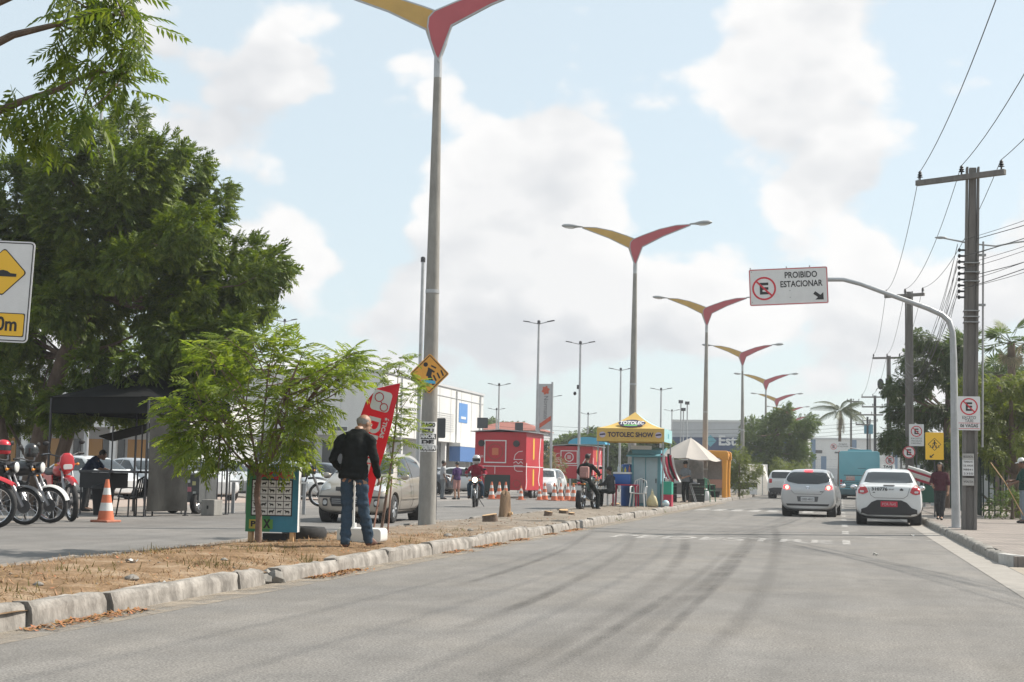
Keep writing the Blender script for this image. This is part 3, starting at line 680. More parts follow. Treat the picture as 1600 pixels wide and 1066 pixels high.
# ------------------------------------------------------------------ utility poles and lines
def insul(mb, p, s=1.0):
    x, y, z = p
    mb.lathe([(0.02*s, 0), (0.02*s, 0.06*s), (0.07*s, 0.07*s), (0.03*s, 0.10*s), (0.06*s, 0.12*s), (0.03*s, 0.15*s), (0.045*s, 0.17*s), (0.02*s, 0.21*s)], 8, Matrix.Translation((x, y, z)))
def utility_pole(label, x, y, H, arms, w0=0.19, w1=0.12, lean=0.0, m=m_pole, group='utility poles on the pavement'):
    t = thing('utility_pole', label, 'pole', (x, y, 0.12), 0, group); t.rotation_euler = (0, R(lean), 0)
    mb = MB(); w = lambda z: w0+(w1-w0)*z/H
    for sx in (-1, 1): mb.box((sx*0.62*w0, 0, H/2), (0.30*w0*2*0.62, 2*w0*0.85, H), taper=w1/w0)
    mb.box((0, 0, H/2), (1.2*w0, 2*w0*0.45, H-0.02), taper=w1/w0); mb.v = [(vx*(1-(1-w1/w0)*0.0), vy, vz) for vx, vy, vz in mb.v]
    mb.build('post', m, t, bevel=0.012)
    for (z, l, off, rz) in arms:
        a = part('cross_arm', (0, 0, z), t); bpy.data.objects.remove(a)
        mb = MB(); mb.box((off, -0.16, 0), (l, 0.11, 0.12)); o = mb.build('cross_arm', m_pole, t, bevel=0.01); o.location = (0, 0, z); o.rotation_euler = (0, 0, rz)
        for k in (-0.46, 0.02, 0.46):
            ib = MB(); insul(ib, (off+k*l, -0.16, 0.06)); ib.build('insulator', m_signblack, o, smooth=True)
    return t
PX, PY = gnd(1514, 828, .13).xy
up1 = utility_pole('tall dark utility pole with a taxi rank no parking plate', PX, PY, 7.95, [(7.72, 2.15, -0.22, R(-34))], 0.19, 0.125, 1.0)
for i in range(9): mb = MB(); mb.box((-0.20, -0.12, 5.05+i*0.13), (0.10, 0.06, 0.035)); mb.ell((-0.27, -0.12, 5.05+i*0.13), (0.035, 0.035, 0.045), 8, 6); mb.build('insulator_spool', m_signblack, up1)
mb = MB(); mb.cyl((0.26, 0.0, 1.8), (0.24, 0.0, 6.3), 0.022); mb.box((0.22, 0, 4.9), (0.16, 0.06, 0.05)); mb.box((0.22, 0, 6.0), (0.16, 0.06, 0.05)); mb.build('conduit', m_greymetal, up1)
mb = MB(); mb.tube([(0, 0, 6.25), (-0.35, -0.02, 6.32), (-0.62, 0, 6.38)], 0.018, 6); mb.ell((-0.66, 0, 6.385), (0.13, 0.05, 0.03)); mb.tube([(0, 0, 6.25), (0.5, 0, 6.2), (0.9, 0, 6.28), (1.3, 0, 6.33)], 0.018, 6); mb.ell((1.38, 0, 6.34), (0.14, 0.05, 0.03)); mb.build('lamp_bracket', m_greymetal, up1, smooth=True)
for z in (4.5, 4.62, 4.75, 5.4, 5.6, 5.8): mb = MB(); mb.bb(-0.165, 0.165, -0.165, 0.165, z, z+0.02); mb.build('strap', m_greymetal, up1)
# plates and papers on the pole: own things
p = Vector((PX+0.02, PY-0.20, 0))
tz = at(1514, 646, PY-0.2).z
t = thing('taxi_rank_sign', 'white no parking except taxi sign on the tall dark pole', 'sign', (at(1514, 646, PY-0.2).x, PY-0.21, tz), R(4))
mb = MB(); mb.prism(rrect(0.47, 0.73, 0.02), 0, 0.012); pn = mb.build('panel', m_signwhite, t)
np2(t, 0, 0.145, 0.185)
lettering('EXCETO', 0.095, m_signblack, t, (0, -0.002, -0.095), width=0.28); lettering('TÁXI', 0.095, m_signblack, t, (0, -0.002, -0.165), width=0.17)
lettering('06 VAGAS', 0.10, m_signblack, t, (0, -0.002, -0.27), width=0.37, bold=0.002)
mb = MB(); mb.prism([(-0.22, -0.215), (0.22, -0.215), (0.22, -0.205), (-0.22, -0.205)], -0.003, 0); mb.prism([(-0.22, -0.335), (0.22, -0.335), (0.22, -0.325), (-0.22, -0.325)], -0.003, 0); mb.build('rule_line', m_signred, t)
for (py, h, lab, lines) in ((731, 0.34, 'white paper notice on the dark utility pole', ['TRABALHO', 'DE AMOR', '98841', '2350']), (753, 0.16, 'narrow paper strip low on the dark utility pole', ['VOLTA']), (714, 0.14, 'faded paper strip above the notice on the dark pole', ['BÚZIOS'])):
    q = at(1513, py, PY-0.2); t = thing('paper_notice', lab, 'poster', (q.x, PY-0.185, q.z), R(2)); mb = MB(); mb.prism(rrect(0.24, h, 0.004), 0, 0.002); mb.build('sheet', m_signwhite if h > .2 else mat('old_paper', (0.4, 0.39, 0.37), .8, var=.2, scale=9), t)
    for i, s_ in enumerate(lines): lettering(s_, 0.06, m_signblack, t, (0, -0.002, h/2-(i+0.5)*h/len(lines)), width=0.2)
up2 = utility_pole('grey utility pole with a round no parking plate tied on', 2.68, 60, 8.55, [(8.38, 1.65, -0.12, R(-25))], 0.2, 0.14)
up3 = utility_pole('utility pole with a bent bracket beyond the green cart', 3.0, 95, 8.9, [(8.75, 1.75, -0.1, R(-12))], 0.17, 0.12)
mb = MB(); mb.box((-0.25, -0.2, 7.1), (0.35, 0.1, 0.06)); mb.ell((-0.5, -0.2, 7.1), (.2, .1, .35)); mb.box((0, -0.2, 7.2), (.4, .3, .5)); mb.build('switchgear', m_darkmetal, up3)
up4 = utility_pole('far utility pole with three cross arms and a blue transformer', 3.0, 132, 8.5, [(8.35, 1.9, -0.2, R(-8)), (7.5, 1.8, -0.2, R(-8)), (6.8, 2.0, -0.3, R(-8))], 0.15, 0.11, m=m_darkmetal)
mb = MB(); mb.lathe([(0.38, -0.4), (0.38, 0.4), (0.2, 0.45)], 12, Matrix.Translation((-0.55, -0.1, 5.55))); mb.build('transformer', mat('transformer_blue', (0.07, 0.22, 0.30), 0.6), up4, smooth=True)
utility_pole('thin dark pole next to the blue transformer', 2.35, 131, 6.6, [(5.9, 1.2, -0.4, 0)], 0.11, 0.09, m=m_darkmetal)
utility_pole('lattice arm pole standing left of the blue transformer', 1.1, 150, 9.2, [(8.9, 1.2, 0.2, 0), (7.6, 1.4, 0.3, 0)], 0.13, 0.09)
utility_pole('small utility pole far down the avenue', 3.6, 185, 8.6, [(8.4, 1.9, 0, 0)], 0.14, 0.1)
m_wire = mat('wire', (0.03, 0.03, 0.032), 0.6)
def wire(a, b, sag, r=0.007, n=14, lab=None, grp='overhead lines'):
    a, b = Vector(a), Vector(b); pts = [a.lerp(b, i/n)-Vector((0, 0, sag*4*(i/n)*(1-i/n))) for i in range(n+1)]
    o0 = pts[0].copy(); mb = MB(); mb.tube([p-o0 for p in pts], r, 5); o = mb.build('overhead_wire', m_wire, smooth=True); o.location = o0
    return tag(o, lab or 'black overhead cable strung between the utility poles', 'wire', grp)
c34 = (math.cos(R(-34)), math.sin(R(-34)))
def armpt(px_, py_, z, l, off, rz, k):
    x = off+k*l; y = -0.16; return Vector((px_+x*math.cos(rz)-y*math.sin(rz), py_+x*math.sin(rz)+y*math.cos(rz), z+0.12+0.26))
A1 = [armpt(PX+0.13, PY, 7.72, 2.15, -0.22, R(-34), k) for k in (-0.46, 0.02, 0.46)]
A2 = [armpt(2.68, 60, 8.38, 1.65, -0.12, R(-25), k) for k in (-0.46, 0.02, 0.46)]
A3 = [armpt(3.0, 95, 8.75, 1.75, -0.1, R(-12), k) for k in (-0.46, 0.02, 0.46)]
A4 = [armpt(3.0, 132, 8.35, 1.9, -0.2, R(-8), k) for k in (-0.46, 0.02, 0.46)]
B0 = [Vector((2.35, -4, 9.6)), Vector((3.25, -4, 9.6)), Vector((4.3, -4, 9.6))]
for i in range(3):
    wire(B0[i], A1[i], 1.35, 0.008, 24, 'high overhead line passing over the road to the dark pole cross arm', 'high voltage lines'); wire(A1[i], A2[i], 0.6, 0.008, 16, 'high overhead line from the dark pole to the grey pole', 'high lines past the dark pole'); wire(A2[i], A3[i], 0.6, 0.009, lab='high overhead line between the two farther utility poles', grp='far high lines'); wire(A3[i], A4[i], 0.6, 0.012, lab='high overhead line running to the pole with the transformer', grp='farthest high lines')
for i in range(10):
    z = 5.0+0.13*i+rnd.uniform(-.1,.1); r_ = rnd.uniform(-0.3, 0.3)
    wire((9.5+0.4*i+r_, 2, 7.2+0.16*i+r_), (PX+0.1+(0.1 if i % 2 else -0.2), PY-0.15, z+0.3), 0.7+0.3*rnd.random(), 0.0055+0.003*(i % 3 == 0), 16, 'low telephone cable fanning out from the dark utility pole', 'low cables')
    wire((PX-0.2, PY-0.1, z+0.2), (2.5, 59.9, 4.9+0.12*i), 0.5+0.9*rnd.random(), 0.006, 12, 'low telephone cable between the dark pole and the grey pole', 'low cables past the dark pole')
    if i < 6: wire((2.6, 60, 5.0+0.12*i), (2.95, 95, 5.2+0.12*i), 0.8, 0.012, 10, 'low cable running down the avenue beyond the grey pole', 'far low cables')
for i in range(4): wire((-40, 150+i, 5.6+0.5*i), (3, 132, 5.4+0.3*i), 1.0, 0.014, 10, 'thin cable crossing in front of the far buildings', 'cables across the avenue')

# ------------------------------------------------------------------ other right hand signs
def post_sign(name, label, x, y, z0, sw, sh, zc, m, rotz=0, r=0.02, postm=None, top=None):
    t = thing(name, label, 'sign', (x, y, z0), rotz); mb = MB(); mb.cyl((0, 0.03, 0), (0, 0.03, (top or zc+sh/2-0.02)-z0), r); mb.build('post', postm or m_darkmetal, t)
    mb = MB(); mb.prism(rrect(sw, sh, 0.025), 0, 0.006); pn = mb.build('panel', m, t); pn.location = (0, -0.0, zc-z0); return t, pn
q = at(1450, 697, 45); t, pn = post_sign('pedestrian_sign', 'yellow pedestrian crossing sign on a dark post by the woman', 2.72, 45, 0.12, 0.52, 0.80, q.z, m_signyel, R(3))
mb = MB(); k = 0.19; DD = [(k, 0.05), (0, k+0.05), (-k, 0.05), (0, -k+0.05)]; JJ = [(k-.02, 0.05), (0, k+.03), (-k+.02, 0.05), (0, -k+.07)]
for i in range(4): mb.prism([DD[i], DD[(i+1) % 4], JJ[(i+1) % 4], JJ[i]], -0.003, 0)
mb.build('diamond_border', m_signblack, pn)
mb = MB(); mb.prism(circ(0.022, 10, 0, 0.155), -0.003, 0); mb.prism([(-.02, .13), (.03, .13), (.02, .05), (-.02, .05)], -.003, 0); mb.prism(obliq((0, .06), (-.05, -.06), .022), -.003, 0); mb.prism(obliq((0, .06), (.045, -.06), .022), -.0035, 0); mb.prism(obliq((0, .12), (.07, .06), .018), -.0025, 0); mb.prism(obliq((0, .12), (-.06, .05), .018), -.0028, 0); mb.build('walking_symbol', m_signblack, pn)
for i in range(5):
    if i == 2: continue
    mb = MB(); mb.prism(obliq((-0.11+0.055*i, 0.02), (-0.13+0.065*i, -0.05), 0.016), -0.003, 0); mb.build('symbol_bar', m_signblack, pn)
mb = MB(); mb.prism(obliq((-0.02, -0.24), (-0.11, -0.32), 0.03), -0.003, 0); mb.prism([(-.14, -.345), (-.135, -.26), (-.055, -.34)], -.0033, 0); mb.build('arrow', m_signblack, pn)
q = at(1432, 680, 53); t, pn = post_sign('parking_sign', 'white no parking plate behind the yellow pedestrian sign', q.x, 53, 0.12, 0.50, 0.76, q.z, m_signwhite)
np2(pn, 0, 0.13, 0.19)
for i, s_ in enumerate(('EXCETO', 'VEÍCULOS', 'CREDENC.')): lettering(s_, 0.07, m_signblack, pn, (0, -0.002, -0.12-0.085*i), width=0.36)
q = at(1420, 707, 59.7); t = thing('round_parking_sign', 'round no parking plate tied to the grey utility pole', 'sign', (q.x, 59.6, q.z)); mb = MB(); mb.prism(circ(0.24), 0, 0.006); mb.build('panel', m_signwhite, t); np2(t, 0, 0, 0.235)
q = at(1390.5, 725, 80); t, pn = post_sign('arrow_parking_sign', 'white no parking plate with an arrow beside the bus', q.x, 80, 0.1, 0.5, 0.95, q.z, m_signwhite); np2(pn, 0, 0.18, 0.22)
mb = MB(); mb.prism(obliq((-0.08, -0.24), (0.08, -0.36), 0.06), -0.003, 0); mb.prism([(.14, -.42), (-.02, -.41), (.13, -.27)], -.0035, 0); mb.build('arrow', m_signblack, pn)
q = at(1391, 712, 82)
t = thing('far_overhead_sign', 'distant overhead no parking board on a mast arm above the bus', 'sign', (3.0, 128, 0.1))
q = at(1312, 700, 128); mb = MB(); mb.tube([(q.x-3.0+0.8, 0.05, q.z-0.05), (-1.2, 0, q.z-0.25), (-0.2, 0, q.z-0.75), (0, 0, q.z-1.3), (0, 0, 0)], [.05, .06, .07, .08, .1], 8); mb.build('mast', m_steel, t, smooth=True)
mb = MB(); mb.prism(rrect(1.65, 0.86, 0.04), 0, 0.012); pn = mb.build('board', m_signwhite, t); pn.location = (q.x-3.0, -0.05, q.z); np2(pn, -0.5, 0, 0.25)
lettering('PROIBIDO', 0.18, m_signblack, pn, (0.27, -0.002, 0.2), width=0.68); lettering('ESTACIONAR', 0.18, m_signblack, pn, (0.27, -0.002, 0.02), width=0.9)
for px, top in ((1444, 548), (1408, 636)):
    q = at(px, 760, 64); zt = at(px, top, 64).z
    t = thing('slim_pole', 'slim bare grey pole in front of the dark leafy trees', 'pole', (q.x, 64, 0.1), 0, 'slim grey poles'); mb = MB(); mb.cyl((0, 0, 0), (0, 0, zt), 0.05, 0.035); mb.build('shaft', m_greymetal, t); mb = MB(); mb.lathe([(0.10, 0), (0.10, 0.03), (0.06, 0.06)], 10); mb.build('base_collar', m_greymetal, t)

# ------------------------------------------------------------------ speed hump sign at the left
t = thing('speed_hump_sign', 'white and yellow speed hump warning sign on a leaning post', 'sign', (-9.62, 15.0, 0.0), R(10)); t.rotation_euler = (0, R(2.0), R(9))
mb = MB(); mb.cyl((0, 0.03, -0.1), (0, 0.03, 3.7), 0.032); mb.build('post', mat('rust_post', (0.22, 0.12, 0.09), 0.8, var=0.3, scale=6), t)
q = at(3, 451, 15)
sw, sh = 0.70, 1.16
mb = MB(); mb.prism(rrect(sw, sh, 0.05), -0.004, 0.002); pn = mb.build('panel', m_signwhite, t); pn.location = (0.175, -0.03, q.z-0.02)
I = inset(rrect(sw, sh, 0.05), 0.018); J = inset(rrect(sw, sh, 0.05), 0.030); mb = MB()
for i in range(len(I)): mb.prism([I[i], I[(i+1) % len(I)], J[(i+1) % len(I)], J[i]], -0.007, -0.004)
mb.build('border', m_signblack, pn)
def ddn(k, cz, y0, y1, m, nm):
    mb = MB(); mb.prism([(a, b+cz) for a, b in diamond(k)], y0, y1); return mb.build(nm, m, pn)
ddn(0.56, 0.22, -0.007, -0.004, m_signblack, 'diamond_border'); ddn(0.53, 0.22, -0.010, -0.007, m_signyel, 'diamond')
mb = MB(); mb.prism([(-0.16, 0.17), (0.16, 0.17), (0.16, 0.205), (0.09, 0.21), (0.05, 0.235), (0, 0.245), (-0.05, 0.235), (-0.09, 0.21), (-0.16, 0.205)], -0.013, -0.010); mb.build('hump_symbol', m_signblack, pn)
mb = MB(); mb.prism(rrect(0.60, 0.27, 0.02, cz=-0.38), -0.007, -0.004); mb.build('distance_border', m_signblack, pn)
mb = MB(); mb.prism(rrect(0.58, 0.25, 0.02, cz=-0.38), -0.010, -0.007); mb.build('distance_panel', m_signyel, pn)
lettering('150m', 0.22, m_signblack, pn, (0.0, -0.012, -0.38), width=0.40, bold=0.005)
# ------------------------------------------------------------------ cars
def body_mesh(st, cuts=None, lvl=2, wheel=None):
    """st: stations rear to front, each (y, [(half width, z), ...] from bottom centre to top centre)"""
    vs = []; fs = []; k = len(st[0][1]); n = 2*k-2
    for y, pr in st:
        row = [(x, y+dy, z) for x, z, dy in [(p[0], p[1], p[2] if len(p) > 2 else 0) for p in pr]]
        row += [(-x, yy, z) for x, yy, z in row[-2:0:-1]]
        vs += row
    for i in range(len(st)-1):
        for j in range(n): a = i*n+j; b = i*n+(j+1) % n; fs.append((a, b, b+n, a+n))
    for e, base in ((0, 0), (1, (len(st)-1)*n)):
        for j in range(k-1):
            l0 = base+(n-j) % n; l1 = base+n-j-1
            q = [base+j, base+j+1, l1, l0]
            if j == 0: q = [base, base+1, l1]
            if j == k-2: q = [base+j, base+j+1, l0]
            fs.append(tuple(q))
    mb = MB(); mb.add(vs, fs); me = mb.mesh('body'); bm = bmesh.new(); bm.from_mesh(me); bmesh.ops.recalc_face_normals(bm, faces=bm.faces[:]); bm.to_mesh(me); bm.free()
    o = bpy.data.objects.new('body', me)
    md = o.modifiers.new('s', 'SUBSURF'); md.levels = lvl; md.render_levels = lvl
    cutters = []
    if wheel:
        for (wy, wr, wx) in wheel:
            c = MB(); c.tube([(-wx*1.4, wy, wr), (-wx+0.30, wy, wr)], wr+0.055, 24); c.tube([(wx-0.30, wy, wr), (wx*1.4, wy, wr)], wr+0.055, 24)
            co = bpy.data.objects.new('cutter', c.mesh('cutter')); TMP.collection.objects.link(co); cutters.append(co)
            bm = bmesh.new(); bm.from_mesh(co.data); bmesh.ops.recalc_face_normals(bm, faces=bm.faces[:]); bm.to_mesh(co.data); bm.free()
            b = o.modifiers.new('b', 'BOOLEAN'); b.operation = 'DIFFERENCE'; b.object = co; b.solver = 'EXACT'
    me2 = realise(o)
    bpy.data.objects.remove(o)
    for c in cutters: bpy.data.objects.remove(c)
    return me2
def bvh_of(me): return BVHTree.FromPolygons([v.co.copy() for v in me.vertices], [tuple(p.vertices) for p in me.polygons])
def wrap(bv, poly, axis, name, m, parent, off=0.004, cuts=4, inner=None, smooth=True, z_in_poly=True):
    """lay a flat outline onto the body along an axis: '+x','-x' outlines are (y,z); '+y','-y' outlines are (x,z); '+z' outlines are (x,y)"""
    bm = bmesh.new(); sgn = 1 if axis[0] == '+' else -1; ax = axis[1]
    vs = []
    for a, b in poly:
        vs.append(bm.verts.new((sgn*5, a, b) if ax == 'x' else ((a, sgn*5, b) if ax == 'y' else (a, b, 5))))
    bm.faces.new(vs); bmesh.ops.triangulate(bm, faces=bm.faces[:])
    for _ in range(cuts):
        L = [e for e in bm.edges if e.calc_length() > 0.07]
        if not L: break
        bmesh.ops.subdivide_edges(bm, edges=L, cuts=1, use_grid_fill=False); bmesh.ops.triangulate(bm, faces=bm.faces[:])
    d = Vector((-sgn, 0, 0)) if ax == 'x' else (Vector((0, -sgn, 0)) if ax == 'y' else Vector((0, 0, -1)))
    miss = []
    for v in bm.verts:
        h, nrm, _, _ = bv.ray_cast(v.co, d)
        if h is None: miss.append(v)
        else: v.co = h-d*off+nrm*(off*0.9 if nrm.dot(d) < 0 else -off*0.9)
    if miss: bmesh.ops.delete(bm, geom=miss, context='VERTS')
    if not bm.faces: bm.free(); return None
    for f in bm.faces:
        if f.normal.dot(d) > 0: f.normal_flip()
    me = bpy.data.meshes.new(name); bm.to_mesh(me); bm.free()
    return link(name, me, m, parent, smooth, 60)
def strip(pts, w):
    out = []; L_ = []; R_ = []
    for i, p in enumerate(pts):
        a = Vector(pts[max(i-1, 0)]); b = Vector(pts[min(i+1, len(pts)-1)]); d = (b-a).normalized(); n = Vector((-d.y, d.x))*w/2
        L_.append(tuple(Vector(p)+n)); R_.append(tuple(Vector(p)-n))
    return L_+R_[::-1]
WH = {}
def wheel_meshes(r, w):
    if (r, w) in WH: return WH[(r, w)]
    M = Matrix.Rotation(math.pi/2, 4, 'Y')
    t = MB(); t.lathe([(r*0.64, -w/2), (r*0.90, -w/2), (r*0.985, -w*0.40), (r, -w*0.2), (r, w*0.2), (r*0.985, w*0.40), (r*0.90, w/2), (r*0.64, w/2)], 28, M, close=True)
    rm = MB(); rm.lathe([(r*0.66, -w*0.42), (r*0.66, w*0.44), (r*0.61, w*0.44), (r*0.58, w*0.15), (r*0.57, -w*0.4)], 28, M, close=True)
    rm.cyl((w*0.10, 0, 0), (w*0.40, 0, 0), r*0.17, r*0.12, 12)
    for i in range(7):
        a = 2*math.pi*i/7; c, s_ = math.cos(a), math.sin(a); p = Vector((-s_, c, 0))
        rm.tube([Vector((w*0.34, r*0.1*c, r*0.1*s_)), Vector((w*0.38, r*0.60*c, r*0.60*s_))], [(0.03, r*0.085), (0.025, r*0.12)], 6, ref=(1, 0, 0))
    dk = MB(); dk.cyl((-w*0.1, 0, 0), (w*0.10, 0, 0), r*0.6, n=20)
    WH[(r, w)] = (t.mesh('tyre'), rm.mesh('rim'), dk.mesh('brake_disc'))
    return WH[(r, w)]
m_rim = mat('alloy', (0.45, 0.46, 0.47), 0.35, 0.8)
def add_wheels(t, ys, r, w, hw, rim=None):
    a, b, c = wheel_meshes(r, w)
    for y in ys:
        for s in (-1, 1):
            o = bpy.data.objects.new('wheel', a); COL.objects.link(o); o.parent = t; o.location = (s*(hw-w/2), y, r); o.rotation_euler = (0, 0, 0 if s > 0 else math.pi)
            for me, mm, nm in ((a, m_rubber, 'tyre'), (b, rim or m_rim, 'rim'), (c, m_darkmetal, 'brake_disc')):
                if not me.materials: me.materials.append(mm); me.shade_smooth(); me.set_sharp_from_angle(angle=R(40))
            q = bpy.data.objects.new('rim', b); COL.objects.link(q); q.parent = o
            q = bpy.data.objects.new('brake_disc', c); COL.objects.link(q); q.parent = o
def paint(name, col, metal=0.0, rough=0.3): return mat(name, col, rough, metal, coat=0.6, spec=0.5, var=0.05, scale=1.2)
m_tail = mat('tail_light', (0.42, 0.012, 0.02), 0.15, spec=0.6, coat=0.5)
m_tailon = mat('tail_light_lit', (0.95, 0.05, 0.06), 0.2, emit=1.6)
m_tailhot = mat('tail_bulb_lit', (1.0, 0.35, 0.22), 0.2, emit=3.0)
m_tailclear = mat('clear_lens', (0.55, 0.50, 0.50), 0.12, spec=0.6)
m_head = mat('head_light', (0.55, 0.57, 0.58), 0.08, 0.3, spec=0.8)
m_gap = mat('panel_gap', (0.03, 0.03, 0.03), 0.8)
m_trim = mat('black_trim', (0.028, 0.028, 0.03), 0.6)
m_plate = mat('number_plate', (0.55, 0.56, 0.57), 0.5)
def P_(zb, ws, wm, zm, wb, zbelt, wr, zr, wt, zt):
    return [(0, zb), (ws*0.8, zb), (ws, zb+0.07), (wm, zm*0.75), (wm, zm), (wb, zbelt), (wr, zr), (wt, zt), (0, zt+0.012)]
def car_profile(kind):
    if kind == 'hatch':     # L 3.93, W 1.70, H 1.475
        L, W, H = 3.93, 1.70, 1.46
        st = [(-1.96, P_(.26, .66, .74, .50, .73, .62, .72, .70, .60, .78)), (-1.945, P_(.23, .70, .80, .55, .79, .74, .77, .86, .64, .93)), (-1.86, P_(.21, .74, .835, .60, .82, .84, .74, 1.00, .58, 1.05)), (-1.70, P_(.20, .76, .845, .60, .825, .90, .665, 1.24, .50, 1.30)),
              (-1.52, P_(.19, .77, .85, .60, .83, .92, .615, 1.40, .46, 1.445)), (-1.15, P_(.18, .78, .85, .60, .83, .925, .61, 1.43, .46, 1.475)), (-0.5, P_(.18, .78, .85, .60, .83, .92, .62, 1.44, .47, 1.485)), (0.1, P_(.18, .78, .85, .60, .83, .91, .62, 1.42, .47, 1.465)), (0.5, P_(.18, .78, .85, .60, .83, .905, .60, 1.32, .47, 1.36)),
              (0.95, P_(.18, .78, .85, .60, .825, .90, .64, 1.08, .50, 1.11)), (1.15, P_(.18, .78, .85, .58, .82, .86, .68, .965, .52, 1.00)), (1.55, P_(.18, .76, .84, .55, .80, .78, .68, .86, .50, .90)), (1.82, P_(.20, .72, .79, .50, .74, .68, .62, .74, .46, .775)), (1.95, P_(.24, .62, .68, .45, .64, .58, .54, .63, .40, .65))]
        wh = (-1.22, 1.30)
    elif kind == 'sedan':
        L, W, H = 4.28, 1.70, 1.47
        st = [(-2.14, P_(.27, .68, .75, .50, .74, .66, .72, .78, .60, .84)), (-2.125, P_(.24, .71, .80, .55, .79, .78, .77, .93, .64, .99)), (-2.04, P_(.22, .74, .835, .60, .82, .88, .76, 1.00, .62, 1.045)), (-1.75, P_(.20, .76, .845, .60, .83, .92, .735, 1.03, .58, 1.075)), (-1.55, P_(.19, .77, .85, .60, .83, .93, .70, 1.07, .56, 1.11)),
              (-1.20, P_(.18, .78, .85, .60, .83, .93, .625, 1.32, .47, 1.36)), (-0.88, P_(.18, .78, .85, .60, .83, .925, .60, 1.43, .46, 1.465)), (-0.4, P_(.18, .78, .85, .60, .83, .92, .61, 1.45, .47, 1.485)), (0.1, P_(.18, .78, .85, .60, .83, .91, .62, 1.44, .47, 1.47)), (0.55, P_(.18, .78, .85, .60, .83, .905, .60, 1.34, .47, 1.375)),
              (1.05, P_(.18, .78, .85, .60, .825, .90, .64, 1.08, .50, 1.11)), (1.25, P_(.18, .78, .85, .58, .82, .86, .68, .965, .52, 1.00)), (1.70, P_(.18, .76, .84, .55, .80, .78, .68, .86, .50, .90)), (2.0, P_(.20, .72, .79, .50, .74, .68, .62, .74, .46, .775)), (2.13, P_(.24, .62, .68, .45, .64, .58, .54, .63, .40, .65))]
        wh = (-1.23, 1.42)
    else:                   # suv
        L, W, H = 4.23, 1.80, 1.70
        st = [(-2.11, P_(.34, .72, .82, .62, .82, .82, .80, .98, .66, 1.03)), (-2.09, P_(.31, .76, .87, .66, .86, .92, .84, 1.08, .70, 1.14)), (-2.03, P_(.29, .79, .89, .70, .88, 1.04, .80, 1.28, .64, 1.34)), (-1.93, P_(.27, .80, .90, .70, .88, 1.08, .74, 1.52, .58, 1.60)), (-1.75, P_(.26, .80, .90, .70, .88, 1.09, .70, 1.64, .55, 1.70)),
              (-1.0, P_(.25, .80, .90, .70, .88, 1.09, .69, 1.67, .55, 1.73)), (-0.2, P_(.25, .80, .90, .70, .88, 1.08, .69, 1.67, .55, 1.73)), (0.3, P_(.25, .80, .90, .70, .88, 1.07, .68, 1.60, .54, 1.66)), (0.8, P_(.25, .80, .90, .70, .87, 1.06, .70, 1.20, .56, 1.24)), (1.0, P_(.25, .80, .90, .68, .87, 1.02, .74, 1.11, .58, 1.14)),
              (1.6, P_(.26, .80, .89, .66, .86, .96, .74, 1.05, .56, 1.08)), (1.98, P_(.28, .78, .86, .62, .83, .90, .72, .97, .54, 1.00)), (2.10, P_(.33, .70, .78, .58, .76, .82, .68, .86, .52, .89))]
        wh = (-1.28, 1.29)
    return L, W, H, st, wh
BODY = {}
def get_body(kind):
    if kind not in BODY:
        L, W, H, st, wh = car_profile(kind); r = {'hatch': 0.30, 'sedan': 0.30, 'suv': 0.345}[kind]
        me = body_mesh(st, wheel=[(wh[0], r, W/2), (wh[1], r, W/2)]); BODY[kind] = (me, bvh_of(me), L, W, H, wh, r)
    return BODY[kind]
def mirror(poly): return [(-a, b) for a, b in poly][::-1]
